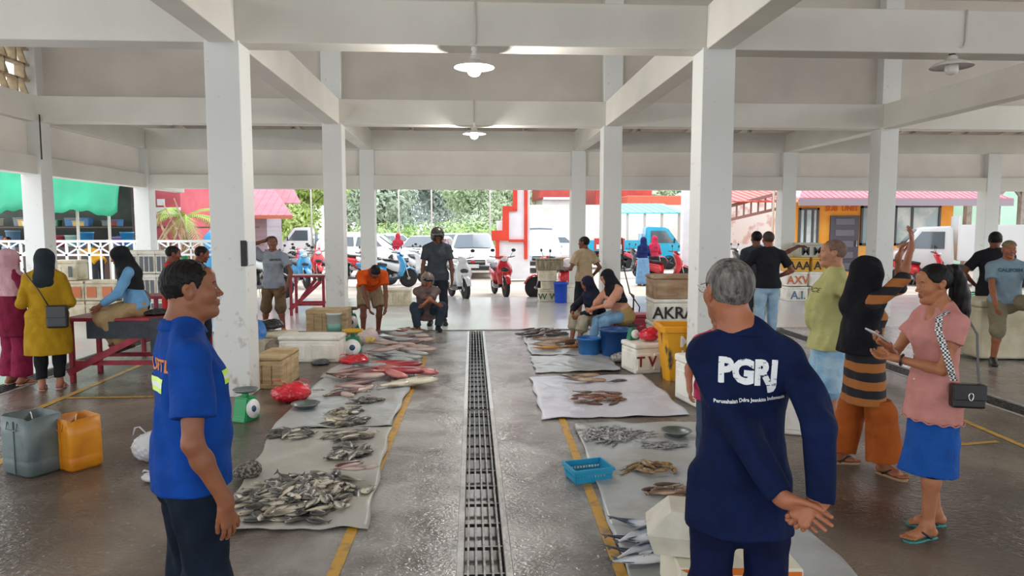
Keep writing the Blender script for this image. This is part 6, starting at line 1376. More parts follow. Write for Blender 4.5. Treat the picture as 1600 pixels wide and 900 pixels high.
# crates wall at left behind the bench
M_win = mat('dark_window_print', hexc('#5b6468'), rough=.5); M_winb = mat('orange_window_print', hexc('#c8744a'), rough=.5)
for j in range(3):
    for i in range(3):
        p = V(203+i*27, 430, 13.4); zz = .28+j*.44
        t = crate('grey-striped foam box behind the red bench, %s column, %s row' % (('left', 'middle', 'right')[i], ('bottom', 'middle', 'top')[j]), p.x, 13.6, zz-.28, .32, .42, .43, 0, M_foam, group='wall of striped foam boxes'); b = MB()
        for k in range(3): b.box((-.09+k*.09, -.225, .18), (.055, .012, .28))
        b.build('grey_stripes', M_win, t)
for (px, z, w, lab, m2) in ((168, 0, .62, 'cream box low behind the seated woman', None), (168, .38, .62, 'cream box with two orange square prints behind the seated woman', M_winb), (120, 0, .62, 'cream box beside the mustard tunic woman, lowest', None), (120, .38, .62, 'cream box beside the mustard tunic woman with orange square print', M_winb), (112, .76, .5, 'small white crate with dark slots on the boxes by the column', M_win)):
    p = V(px, 430, 13.4); t = crate(lab, p.x-.15, 13.6, z, w, .42, .37, 0, M_foam2)
    if m2:
        b = MB(); [b.box((sx*.14, -.23, .16), (.17 if m2 is M_winb else .06, .012, .20)) for sx in (-1, 1)]; b.build('square_print', m2, t)
t = bag('green tarpaulin bundle next to the wall of foam boxes', V(258, 420, 13.6).x, 14.2, 0, .40, 1.25, mat('green_tarp_bundle', hexc('#2fae74'), rough=.4, bump=.4, bscale=6), 31, ear=False, name='tarpaulin_bundle')
# notice on the column, cable on the right
p = V(383, 396, Y1-.19); t = thing('notice', 'paper notice held by black clips on the side of the left front column', 'notice', (XB+.176, Y1-.02, p.z)); MB().box((.006, 0, 0), (.008, .24, .24)).build('sheet', mat('paper', hexc('#d0d6dc'), rough=.5), t); MB().box((-.02, -.162, 0), (.06, .012, .26), bev=.003).build('bracket', M_dark, t)
p = G(600, 516)
MB().tube([(XC+.2, Y2-.1, 1.55), (XC+.24, Y2-.12, 1.0), (XC+.34, Y2-.2, .55), (XC+.5, Y2-.3, .30), (XC+.45, Y2-.4, .02)], .012, 6).build('hose', M_dark); tag(bpy.data.objects['hose'], 'black cable running down beside the right second row column', 'cable')
# ================================================================ outside: parking, buildings, trees
GZ = -.06
def foliage(name, blobs, m, n, leaf, parent=None, seed=0, droop=0):
    """leafy crown: many small bent leaf blades spread through overlapping blobs"""
    rs = np.random.RandomState(seed); vs = []; fs = []
    tot = sum(b[3]**2 for b in blobs)
    for (cx, cy, cz, r, *sq) in blobs:
        q = sq[0] if sq else .8; k = int(n*r*r/tot)
        d = rs.normal(size=(k, 3)); d /= np.linalg.norm(d, axis=1)[:, None]; rad = r*(.55+.5*rs.rand(k)**.6)
        c = d*rad[:, None]*np.array((1, 1, q))+np.array((cx, cy, cz))
        for i in range(k):
            a = rs.normal(size=3); a /= np.linalg.norm(a); b = np.cross(a, d[i]); b /= np.linalg.norm(b)+1e-9; L = leaf*(.6+.8*rs.rand()); w_ = L*.38; a[2] -= droop; p = c[i]; nrm = np.cross(a, b)*L*.12
            j = len(vs); vs += [tuple(p-a*L*.5), tuple(p+b*w_*.5+nrm), tuple(p+a*L*.5), tuple(p-b*w_*.5+nrm)]; fs.append((j, j+1, j+2, j+3))
    mb = MB(); mb.v = vs; mb.f = fs; mb.m = [0]*len(fs); mb.sm = [False]*len(fs); return mb.build(name, m, parent, recalc=False)
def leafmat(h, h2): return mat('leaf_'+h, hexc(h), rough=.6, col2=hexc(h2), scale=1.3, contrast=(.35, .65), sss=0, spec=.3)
M_bark = mat('bark', hexc('#8d8478'), rough=.9, col2=hexc('#6a6258'), scale=3)
def tree(lab, x, y, h, r, lm, seed, n=3000, leaf=.38, trunk=.16, sp=5, low=.30, group=None):
    t = thing('tree', lab, 'tree', (x, y, GZ), 0, group); rd = random.Random(seed); bl = []
    MB().tube([(0, 0, 0), (.1, 0, h*.3), (-.05, .05, h*.6), (0, 0, h*.85)], [trunk, trunk*.8, trunk*.55, trunk*.25], 8).build('trunk', M_bark, t)
    for i in range(sp):
        a = rd.uniform(0, 2*PI); rr = rd.uniform(.1, .65)*r; zz = h*rd.uniform(low+.1, .92); k = r*rd.uniform(.35, .6); bl.append((rr*math.cos(a), rr*math.sin(a), zz, k))
        MB().tube([(0, 0, zz*.6), (rr*math.cos(a)*.6, rr*math.sin(a)*.6, zz*.85), (rr*math.cos(a), rr*math.sin(a), zz)], [trunk*.4, trunk*.25, .02], 5).build('branch', M_bark, t)
    bl.append((0, 0, h*.72, r*.62)); foliage('foliage', bl, lm, n, leaf, t, seed); return t
L1, L2, L3 = leafmat('#b9cdaa', '#d4e0c6'), leafmat('#c0d4c2', '#dae6d8'), leafmat('#a3bd66', '#c9d890'); L4 = leafmat('#ccdcd6', '#e2eae6')  # far crowns are paled: distance haze is put into the leaf colour
rd = random.Random(5)
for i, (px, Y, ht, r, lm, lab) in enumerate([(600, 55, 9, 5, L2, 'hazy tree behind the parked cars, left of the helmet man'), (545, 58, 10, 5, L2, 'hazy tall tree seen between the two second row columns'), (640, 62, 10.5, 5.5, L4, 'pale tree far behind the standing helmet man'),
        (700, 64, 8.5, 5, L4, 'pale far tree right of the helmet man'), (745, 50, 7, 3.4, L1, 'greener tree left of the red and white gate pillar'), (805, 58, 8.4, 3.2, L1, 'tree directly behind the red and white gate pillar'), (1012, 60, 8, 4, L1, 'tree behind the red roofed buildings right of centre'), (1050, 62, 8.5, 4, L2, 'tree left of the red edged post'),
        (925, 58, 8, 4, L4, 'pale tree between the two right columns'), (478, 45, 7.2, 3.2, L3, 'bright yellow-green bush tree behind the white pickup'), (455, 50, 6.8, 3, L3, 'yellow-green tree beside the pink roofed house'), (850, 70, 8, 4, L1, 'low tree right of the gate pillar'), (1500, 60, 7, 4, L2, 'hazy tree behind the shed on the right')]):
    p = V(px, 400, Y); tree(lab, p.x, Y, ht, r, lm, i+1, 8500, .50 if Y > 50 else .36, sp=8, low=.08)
bn_ = ['left of the helmet man', 'directly behind the helmet man', 'right of the helmet man', 'left of the gate pillar', 'behind the second row column', 'behind the gate pillar']
for i, (px, Y) in enumerate(((610, 44), (655, 46), (700, 43), (745, 45), (575, 47), (790, 46))):
    p = V(px, 380, Y); t = thing('bush', 'low green hedge bush behind the parked cars, '+bn_[i], 'bush', (p.x, Y, GZ), 0, 'hedge behind the parked cars'); foliage('foliage', [(0, 0, 1.0, 1.5, .8), (1.1, .2, .8, 1.1, .8), (-1.1, 0, .9, 1.2, .8)], leafmat('#9bbd74', '#bfd596'), 1100, .26, t, 40+i); MB().tube([(0, 0, 0), (0, 0, .9)], .08, 6).build('stem', M_bark, t)
# ---------------------------------------------------------------- cars
M_tyre = mat('tyre', hexc('#1d1d1f'), rough=.8); M_rim = mat('alloy', hexc('#a8a8aa'), rough=.3, metal=.8); M_glass = mat('car_glass', hexc('#46545f'), rough=.08, spec=.8, coat=.5); M_trimb = mat('black_trim', hexc('#202124'), rough=.5)
M_light = mat('headlamp_glass', hexc('#d5dade'), rough=.1, coat=.6); M_tail = mat('tail_lamp', hexc('#a01818'), rough=.2)
def wheel(parent, x, y, r, w_, rot=PI/2, spokes=5, name='wheel', loc=None):
    T = M_at((x, y, r), (0, PI/2, 0)); b = MB(); b.lathe([(r*.62, -w_/2), (r*.93, -w_/2), (r, -w_*.32), (r, w_*.32), (r*.93, w_/2), (r*.62, w_/2)], 22, 0, T); b.build(name, M_tyre, parent)
    b = MB(); b.lathe([(.001, w_*.25), (r*.15, w_*.4), (r*.2, w_*.3), (r*.63, w_*.38), (r*.64, -w_*.38), (r*.2, -w_*.3), (.15*r, -w_*.4), (.001, -w_*.25)], 20, 0, T)
    for i in range(spokes):
        a = 2*PI*i/spokes
        for s_ in (-1, 1): b.bar(T @ Vector((r*.1*math.cos(a), r*.1*math.sin(a), s_*w_*.42)), T @ Vector((r*.6*math.cos(a), r*.6*math.sin(a), s_*w_*.42)), r*.12, .01)
    b.build('rim', M_rim, parent.children[-1] if False else parent)
def car(lab, x, y, rz, m, kind='mpv', W=1.68, L=4.2, H=1.62, plate=None, group=None, hood=.95):
    """front of the car faces local -Y"""
    t = thing('car', lab, 'car', (x, y, GZ), rz, group); h2 = L/2; gh = .26
    prof = {'mpv': [(-h2, .42), (-h2+.02, .72), (-h2+.10, .86), (-h2+.95, 1.02), (-h2+1.65, H-.04), (-h2+2.1, H), (h2-.55, H-.03), (h2-.12, 1.12), (h2-.02, .9), (h2, .45)],
            'sedan': [(-h2, .42), (-h2+.04, .70), (-h2+1.1, .92), (-h2+1.75, H-.06), (-h2+2.2, H), (h2-1.3, H-.05), (h2-.65, 1.02), (h2-.04, .98), (h2, .45)],
            'van': [(-h2, .45), (-h2+.04, .95), (-h2+.35, 1.15), (-h2+.95, H-.06), (-h2+1.3, H), (h2-.1, H-.02), (h2, 1.1), (h2, .45)]}[kind]
    zs = max(p[1] for p in prof); belt = 1.0
    ys = [p[0] for p in prof]; top = [p[1] for p in prof]; rings = []
    N_ = 26
    for i in range(N_+1):
        yy = -h2+L*i/N_; zt = float(np.interp(yy, ys, top)); e = min(1, (h2-abs(yy))/.35+.02)**.4; w0 = W/2*(.86+.14*e)
        wt = w0*(1-.22*max(0, (zt-belt)/(zs-belt))) if zt > belt else w0*.93
        zb_ = gh+.06*(1-e)
        r_ = [(-w0*.93, yy, zb_), (-w0, yy, zb_+.10), (-w0, yy, min(zt-.04, .75)), (-w0*.975, yy, min(zt-.02, belt)), (-wt, yy, max(zt-.06, min(zt-.01, belt+.01))), (-wt*.88, yy, zt), (0, yy, zt+.015), (wt*.88, yy, zt), (wt, yy, max(zt-.06, min(zt-.01, belt+.01))), (w0*.975, yy, min(zt-.02, belt)), (w0, yy, min(zt-.04, .75)), (w0, yy, zb_+.10), (w0*.93, yy, zb_)]
        rings.append(r_)
    b = MB(); b.loft(rings); b.build('car_body', m, t)
    # windows as dark panes laid on the body
    def topz(yy): return float(np.interp(yy, ys, top))
    ws = [(a, c) for a, c in prof]; i0 = 3 if kind != 'sedan' else 2
    (ya, za), (yb, zb2) = prof[i0], prof[i0+1]
    def pane(pts, name='window'): MB().add(pts, [tuple(range(len(pts)))]).build(name, M_glass, t)
    def wt_(z): return W/2*(1-.22*max(0, (z-belt)/(zs-belt)))
    k = .07; A = (ya+(yb-ya)*k, za+(zb2-za)*k); B2 = (ya+(yb-ya)*.93, za+(zb2-za)*.93); o = .03
    b = MB(); b.add([(-wt_(A[1])*.86, A[0]-o, A[1]+o), (wt_(A[1])*.86, A[0]-o, A[1]+o), (wt_(B2[1])*.82, B2[0]-o, B2[1]+o), (-wt_(B2[1])*.82, B2[0]-o, B2[1]+o), (0, A[0]-o*1.2, A[1]+o*1.6), (0, B2[0]-o*1.2, B2[1]+o*1.6)], [(0, 4, 5, 3), (4, 1, 2, 5)]); b.build('windscreen', M_glass, t)
    rear = prof[-4:-2] if kind != 'van' else [(h2-.1, H-.1), (h2, 1.1)]
    for sx in (-1, 1):
        for (u0, u1) in ((yb+.05, yb+.85), (yb+.93, yb+1.75), (yb+1.83, h2-.55 if kind != 'sedan' else h2-1.2)):
            if u1-u0 < .25: continue
            pts = [(sx*(wt_(belt+.03)+.012), u0-(.35 if u0 < yb+.1 else 0), belt+.03), (sx*(wt_(belt+.03)+.012), u1, belt+.03), (sx*(wt_(zs-.12)+.012), u1-.05, zs-.13), (sx*(wt_(zs-.12)+.012), u0+.05, zs-.13)]
            pane(pts, 'side_window')
    fy = -h2-.012
    MB().box((0, fy+.01, .60), (W*.52, .06, .17), bev=.02).build('grille', M_trimb, t); MB().box((0, fy-.018, .62), (W*.5, .03, .025)).build('grille_bar', M_metalc, t); MB().ball((0, fy-.03, .63), .055, sc=(1.3, .4, 1)).build('badge', mat('red_badge', hexc('#c02030'), rough=.3), t)
    for sx in (-1, 1):
        MB().ball((sx*W*.38, fy+.07, .70), .15, sc=(1.15, .55, .62), n=14).build('headlight', M_light, t); MB().ball((sx*W*.36, h2-.03, .80), .13, sc=(.8, .5, 1.3)).build('tail_light', M_tail, t)
        MB().box((sx*(W/2+.07), -h2+1.25, 1.04), (.16, .08, .12), bev=.02).build('wing_mirror', m, t)
        for yy in (-h2+.78, h2-.78):
            g = MB(); g.lathe([(.001, 0), (.36, 0), (.36, .03), (.001, .03)], 20, M=M_at((sx*(W/2+.002)-(.03 if sx > 0 else 0), yy, .36), (0, PI/2, 0))); g.build('wheel_arch', M_trimb, t)
            wheel(t, sx*(W/2-.08), yy, .31, .2)
    MB().box((0, fy-.01, .40), (W*.84, .10, .15), bev=.03).build('bumper', M_trimb if kind != 'sedan' else m, t); MB().box((0, fy-.07, .47), (.42, .012, .13), bev=.003).build('number_plate', mat('plate_white', hexc('#c9c9c6'), rough=.5), t)
    MB().box((0, -h2+1.45, zs+.015), (.01, .01, .01)).build('aerial', M_trimb, t); return t
M_cw = mat('white_car_paint', hexc('#e4e6e8'), rough=.2, coat=.6); M_cs = mat('silver_car_paint', hexc('#b9c2cc'), rough=.22, coat=.6, metal=.3)
p = G(739, 434); car('white car parked facing us right of the helmet man', p.x, p.y+2.1, 0, M_cw, 'mpv', W=1.68, H=1.60)
p = G(664, 432); car('white car facing us behind the scooters left of the helmet man', p.x-.1, p.y+2.9, R(-10), M_cw, 'mpv', H=1.5)
p = G(705, 420); car('white car further back between the two front white cars', p.x, p.y+5, R(6), M_cw, 'sedan', H=1.55)
p = G(578, 425); car('white car seen side on behind the second row column at left', p.x-.4, p.y+3.0, R(82), M_cw, 'mpv', H=1.55)
p = G(530, 420); car('white car with dark windows further left behind the columns', p.x, p.y+5.5, R(75), M_cw, 'mpv', H=1.6)
p = G(848, 425); car('silver-blue van with tall windscreen right of the gate pillar', p.x, p.y+2.2, 0, M_cs, 'van', W=1.6, H=1.82)
p = V(880, 398, 38); car('small white car far away by the white wall', p.x, 38, R(70), M_cw, 'sedan', H=1.45)
p = G(620, 405); car('white car with raised tailgate beside the person in red', p.x-.6, p.y+2, R(150), M_cw, 'mpv', H=1.5)
# pickups and van
def pickup(lab, x, y, rz, m, bedm, W=1.6, L=4.3, box=False):
    """cab toward local -Y"""
    t = thing('pickup_truck', lab, 'truck', (x, y, GZ), rz); h2 = L/2
    b = MB(); b.prism([(-h2, .45), (-h2+.02, .95), (-h2+.35, 1.12), (-h2+.85, 1.82), (-h2+1.75, 1.86), (-h2+1.85, .45)], -W/2, W/2, plane='YZ', bev=.05); b.build('cab', m, t)
    for sx in (-1, 1):
        MB().add([(sx*(W/2+.012), -h2+.55, 1.15), (sx*(W/2+.012), -h2+1.55, 1.15), (sx*(W/2+.012), -h2+1.55, 1.68), (sx*(W/2+.012), -h2+.93, 1.68)], [(0, 1, 2, 3)]).build('side_window', M_glass, t)
        MB().box((sx*(W/2+.12), -h2+.55, 1.25), (.12, .05, .2), bev=.01).build('wing_mirror', M_trimb, t); MB().ball((sx*W*.38, -h2+.02, .72), .13, sc=(1, .4, .7)).build('headlight', M_light, t)
        for yy in (-h2+.75, h2-.8): wheel(t, sx*(W/2-.1), yy, .32, .2)
    MB().add([(-W/2*.86, -h2+.36, 1.18), (W/2*.86, -h2+.36, 1.18), (W/2*.86, -h2+.79, 1.76), (-W/2*.86, -h2+.79, 1.76)], [(0, 1, 2, 3)]).build('windscreen', M_glass, t)
    MB().box((0, (h2-h2+1.9)/2+.03+.0, .55), (W*.8, L-1.0, .16)).build('chassis', M_trimb, t)
    b = MB(); y0 = -h2+1.92
    b.box((0, (y0+h2)/2, .82), (W, h2-y0, .07))
    hh = 1.05 if box else .42
    for sx in (-1, 1): b.box((sx*W/2, (y0+h2)/2, .82+hh/2), (.05, h2-y0, hh))
    b.box((0, h2, .82+hh/2), (W, .05, hh)); b.box((0, y0, .82+hh/2+.15), (W, .05, hh+.3)); 
    if box: b.box((0, (y0+h2)/2, .82+hh), (W, h2-y0, .05))
    b.build('cargo_bed', bedm, t); MB().box((0, -h2-.02, .45), (W*.95, .1, .18), bev=.03).build('bumper', M_trimb, t); return t
p = G(472, 412); pickup('white pickup with grey cargo bed at left behind the scooters', p.x+.3, p.y+3.0, R(-82), M_cw, mat('grey_bed', hexc('#77858f'), rough=.5)).rotation_euler.z = R(-82+0)
p = V(992, 400, 31); t = pickup('turquoise blue pickup with a red sign panel far right of centre', p.x, 31, R(82), mat('turquoise_paint', hexc('#1fa5c9'), rough=.3, coat=.4), mat('turquoise_paint')); MB().box((-.83, 1.2, 1.1), (.02, 1.3, .5)).build('red_panel', mat('flag_red', hexc('#b8333a'), rough=.6), t); MB().box((-.845, 1.2, .98), (.02, 1.1, .2)).build('white_panel', M_cw, t)
p = V(1455, 425, 20.2); t = pickup('white delivery van parked at right in front of the orange office', p.x+1.75, 21.3, R(-118), M_cw, M_cw, box=True)
# ---------------------------------------------------------------- scooters
def scooter(col, col2=None, helmet_=None):
    """front faces local -Y, wheels on z=0"""
    m = mat('scooter_'+col, hexc(col), rough=.25, coat=.5); m2 = mat('scooter_'+(col2 or '#2a2c30'), hexc(col2 or '#2a2c30'), rough=.35); t = thing('scooter', None, None)
    for y in (-.62, .60):
        T = M_at((0, y, .28), (0, PI/2, 0)); b = MB(); b.lathe([(.20, -.04), (.25, -.045), (.28, -.02), (.28, .02), (.25, .045), (.20, .04)], 22, 0, T); b.build('tyre', M_tyre, t)
        b = MB(); b.lathe([(.195, -.02), (.205, 0), (.195, .02), (.17, .02), (.17, -.02)], 20, 0, T); b.lathe([(.001, -.05), (.05, -.05), (.05, .05), (.001, .05)], 12, 0, T)
        for i in range(6): a = PI*i/3; b.bar(T @ Vector((.03*math.cos(a), .03*math.sin(a), 0)), T @ Vector((.18*math.cos(a), .18*math.sin(a), 0)), .025, .02)
        b.build('wheel', M_rim if col != '#c9202e' else mat('red_rim', hexc('#b03038'), rough=.4), t)
    b = MB(); b.loft([[(x*w_, yy, zz+h*(1-x*x)) for x in (-1, -.5, 0, .5, 1)]+[(x*w_*.9, yy, zz+h*(1-x*x)-.012) for x in (1, .5, 0, -.5, -1)] for yy, zz, w_, h in ((-.92, .38, .05, .02), (-.82, .53, .075, .03), (-.66, .60, .08, .035), (-.48, .52, .075, .03), (-.40, .42, .06, .02))]); b.build('front_fender', m, t)
    b = MB()
    for sx in (-1, 1): b.tube([(sx*.065, -.62, .28), (sx*.065, -.50, .70)], .018, 7)
    b.build('fork', M_metalc, t)
    b = MB(); b.loft([[(-w_, y+.03, z), (-w_*.7, y-.06, z), (0, y-.10, z), (w_*.7, y-.06, z), (w_, y+.03, z), (w_*.6, y+.07, z), (-w_*.6, y+.07, z)] for y, z, w_ in ((-.36, .34, .14), (-.42, .50, .19), (-.46, .66, .23), (-.42, .80, .21), (-.36, .92, .14), (-.34, .98, .10))]); b.build('front_shield', m, t)
    b = MB(); b.ball((0, -.50, .72), .09, sc=(1.3, .7, .8)); b.build('shield_insert', m2, t)
    b = MB(); b.loft([[(-w_, y, z-.04), (0, y-.05, z-.05), (w_, y, z-.04), (w_*.8, y+.05, z+.05), (-w_*.8, y+.05, z+.05)] for y, z, w_ in ((-.42, .98, .10), (-.38, 1.03, .13), (-.30, 1.04, .10))]); b.build('handlebar_cowl', m, t)
    MB().ball((0, -.455, .985), .075, sc=(1.25, .5, .75)).build('headlight', M_light, t)
    b = MB(); b.tube([(-.34, -.22, 1.06), (-.22, -.30, 1.04), (0, -.32, 1.02), (.22, -.30, 1.04), (.34, -.22, 1.06)], .014, 7); b.build('handlebar', M_trimb, t)
    for sx in (-1, 1): b = MB(); b.tube([(sx*.20, -.30, 1.05), (sx*.26, -.33, 1.18)], .006, 5); b.ball((sx*.28, -.33, 1.22), .055, sc=(1.1, .35, .8)); b.build('mirror', M_trimb, t)
    b = MB(); b.loft([[(-w_, y, z), (-w_, y, z+h), (w_, y, z+h), (w_, y, z)] for y, z, w_, h in ((-.34, .26, .12, .10), (-.10, .24, .14, .07), (.12, .24, .15, .10), (.26, .28, .13, .20))], smooth=False); b.build('floorboard', m2, t)
    b = MB(); b.loft([[(-w_, y, z), (-w_*1.0, y, z+h*.6), (-w_*.6, y, z+h), (w_*.6, y, z+h), (w_, y, z+h*.6), (w_, y, z)] for y, z, w_, h in ((.08, .34, .10, .32), (.30, .38, .15, .33), (.55, .46, .14, .29), (.80, .58, .10, .20), (.95, .68, .05, .10))]); b.build('rear_body', m, t)
    b = MB(); b.loft([[(-w_, y, z), (-w_*.85, y, z+.07), (w_*.85, y, z+.07), (w_, y, z)] for y, z, w_ in ((.06, .66, .09), (.25, .70, .14), (.45, .71, .14), (.62, .76, .12), (.82, .78, .08))]); b.build('seat', M_trimb, t)
    b = MB(); b.tube([(.10, .25, .30), (.13, .45, .26), (.15, .75, .32), (.15, .95, .38)], [.02, .03, .045, .045], 9); b.build('exhaust', M_trimb, t); b = MB(); b.box((0, .36, .28), (.20, .34, .18), bev=.04); b.build('engine', M_rim, t)
    b = MB(); b.tube([(-.12, .60, .82), (-.13, .92, .84), (.13, .92, .84), (.12, .60, .82)], .012, 6); b.build('grab_rail', M_metalc, t); MB().ball((0, .96, .66), .06, sc=(1.4, .5, .8)).build('tail_light', M_tail, t)
    MB().bar((.08, .18, .22), (.20, .24, .0), .02).build('kickstand', M_metalc, t)
    if helmet_: sdf_obj('helmet', [ell((0, 0, .12), (.13, .15, .14), .01), ell((0, -.14, .08), (.09, .08, .06), .01, '-'), half((0, 0, -1), (0, 0, .01))], .012, mat('helmet_'+helmet_, hexc(helmet_), rough=.3), t).location = (0, .30, .76)
    return t
PR = {k: scooter(*v) for k, v in {'red': ('#c9202e', '#2a2c30'), 'white': ('#dfe2e4', '#3a3e44'), 'blue': ('#3a9ad0', '#2a3a48'), 'black': ('#2c2e33', '#55585e'), 'pink': ('#c03a5a', '#d8d8da'), 'redh': ('#c9202f', '#e0e0e0', '#d8dade')}.items()}
def put_scooter(k, px, py, rz, lab, dy=0, group=None, lean=0):
    p = G(px, py, GZ); o = copy_tree(PR[k]); o.location = (p.x, p.y+dy, GZ); o.rotation_euler = (0, R(lean), R(rz)); tag(o, lab, 'scooter', group); return o
for a in [('red', 782, 464, 12, 'red scooter facing us left of the stacked crates', .3), ('white', 716, 468, 18, 'white scooter facing us right of the helmet man', .3), ('redh', 872, 466, -72, 'red and white scooter with a helmet on the seat by the stacked crates', .2),
          ('blue', 604, 452, 112, 'blue scooter behind the orange shirt man', .5), ('white', 632, 448, 120, 'white scooter left of the helmet man', 1.0), ('blue', 462, 452, 30, 'blue scooter right behind the grey tee man', .6), ('red', 480, 446, 20, 'red scooter beside the second row column', 1.4), ('black', 410, 466, 70, 'black scooter left of the grey tee man', .1),
          ('white', 408, 446, 60, 'white scooter at the left column edge', 1.2), ('pink', 440, 440, 40, 'pinkish scooter behind the grey tee man', 2.0), ('black', 548, 450, 80, 'black scooter between the two columns at left', .4), ('white', 590, 440, 100, 'pale scooter behind the blue one', 1.6),
          ('red', 552, 436, 85, 'red scooter further back between the columns at left', 2.0), ('white', 648, 440, 30, 'white scooter in front of the white car', 2.0),
          ('red', 1050, 448, 95, 'red scooter nearest the red edged post', .8), ('black', 990, 440, 100, 'black scooter left of the woman in navy headscarf', 1.6), ('red', 984, 425, 95, 'red scooter parked beside the second row column at right', 3.2), ('pink', 1040, 430, 90, 'pink scooter behind the woman in crimson jacket', 3.0), ('redh', 1062, 425, 80, 'red scooter with a pale helmet near the post', 4.0), ('white', 1005, 420, 95, 'white scooter in the row before the blue pickup', 5.0),
          ('red', 1440, 447, 60, 'red scooter in front of the orange office', 0), ('black', 1158, 440, 95, 'black scooter behind the two men at right', 1.5)]:
    put_scooter(*a)
for o in PR.values():
    for ch in list(o.children): bpy.data.objects.remove(ch)
    bpy.data.objects.remove(o)
# ---------------------------------------------------------------- the red and white gate pillar, wall, post
M_gr = mat('gate_red', hexc('#d9402c'), rough=.6, col2=hexc('#c93a28'), scale=3); M_gw = mat('gate_white', hexc('#e9e9ee'), rough=.6, col2=hexc('#dcdce2'), scale=3)
Yg = 23.5; P_ = lambda x, y: (V(x, y, Yg).x, V(x, y, Yg).z)
t = thing('gate_pillar', 'stepped white gate pillar with broad red edging behind the parked scooter', 'gate pillar', (0, Yg, 0))
b = MB(); b.prism([P_(778, 436), P_(778, 362), P_(776, 345), P_(793, 345), P_(793, 322), P_(806, 322), P_(806, 250), P_(828, 250), P_(828, 436)], 0, .5); b.build('pillar', M_gw, t)
b = MB()
for q in ([(770, 362), (793, 362), (793, 345), (786, 345), (786, 322), (803, 322), (803, 290), (808, 290), (808, 327), (795, 327), (795, 374), (780, 374), (780, 404), (775, 404), (770, 378)], ):
    pass
for x0, y0, x1, y1 in ((819, 250, 824, 405), (801, 250, 808, 328), (785, 322, 808, 330), (785, 322, 795, 376), (768, 360, 795, 376), (774, 376, 780, 405), (795, 374, 820, 378)):
    a, c = P_(x0, y0), P_(x1, y1); kk_ = .004*(x0 % 7)+.003*(y1 % 5); b.box(((a[0]+c[0])/2, -.03-kk_, (a[1]+c[1])/2), (abs(c[0]-a[0]), .10, abs(a[1]-c[1])), bev=.01)
b.build('red_edging', M_gr, t)
Y_ = 22.5; a, c = V(1070, 297, Y_), V(1083, 297, Y_); t = thing('gate_post', 'white and red gate post beside the right front column', 'gate post', ((a.x+c.x)/2, Y_, GZ)); MB().box((-.1, 0, 1.9), (.22, .3, 3.8), bev=.01).build('post', M_gw, t); MB().box((.06, 0, 1.9), (.12, .32, 3.8), bev=.01).build('red_strip', M_gr, t)
# boundary wall
Yw = 44; a, c = V(828, 400, Yw), V(1230, 400, Yw)
b = MB(); b.box(((a.x+c.x)/2, Yw, 1.55), (c.x-a.x, .3, 3.3)); t = thing('boundary_wall', 'long white boundary wall with red coping across the parking area', 'wall'); b.build('wall_face', mat('white_wall', hexc('#dddbd8'), rough=.8, col2=hexc('#c9c5c0'), scale=.8), t)
MB().box(((a.x+c.x)/2, Yw-.2, .25), (c.x-a.x, .1, .15)).build('red_stripe', M_gr, t)
# mural wall right (white with faded writing and blue base)
Ym = 36; a, c = V(1150, 400, Ym), V(1222, 400, Ym); t = thing('mural_wall', 'white wall with faded pink mural and blue base behind the two men', 'wall', ((a.x+c.x)/2, Ym, 0)); MB().box((0, 0, 1.6), (c.x-a.x+1, .25, 3.4)).build('wall_face', mat('mural', hexc('#dcd6d2'), rough=.8, col2=hexc('#c9a8a0'), scale=1.2, contrast=(.55, .62)), t); MB().box((0, -.14, .15), (c.x-a.x+1, .03, 1.5)).build('blue_base', mat('faded_blue', hexc('#9cbad0'), rough=.8, col2=hexc('#dcdcdc'), scale=1.5, contrast=(.4, .6)), t)
# ---------------------------------------------------------------- buildings
M_pinkroof = mat('pink_metal_roof', hexc('#bb8690'), rough=.85, spec=.1, col2=hexc('#b47c88'), scale=2); M_redroof = mat('red_metal_roof', hexc('#b9463e'), rough=.5, col2=hexc('#a83c36'), scale=2)
def bx(b, x0, x1, y0, y1, z0, z1, **k): b.box(((x0+x1)/2, (y0+y1)/2, (z0+z1)/2), (x1-x0, y1-y0, z1-z0), **k)
def roofing(b, x0, x1, y0, y1, z0, z1, inset=0, rib=.35):
    """slope rising away from us, ribs down the slope"""
    b.add([(x0, y0, z0), (x1, y0, z0), (x1-inset, y1, z1), (x0+inset, y1, z1), (x0, y0, z0-.05), (x1, y0, z0-.05), (x1-inset, y1, z1-.05), (x0+inset, y1, z1-.05)], [(0, 1, 2, 3), (7, 6, 5, 4), (0, 4, 5, 1), (1, 5, 6, 2), (2, 6, 7, 3), (3, 7, 4, 0)])
    n = int((x1-x0)/rib)
    for i in range(1, n):
        x = x0+(x1-x0)*i/n; f = 1; xt = x; yt = y1; zt_ = z1
        if inset and (x-x0 < inset or x1-x < inset): f = min(x-x0, x1-x)/inset; yt = y0+(y1-y0)*f; zt_ = z0+(z1-z0)*f
        b.bar((x, y0, z0+.01), (xt, yt, zt_+.01), .03, .02)
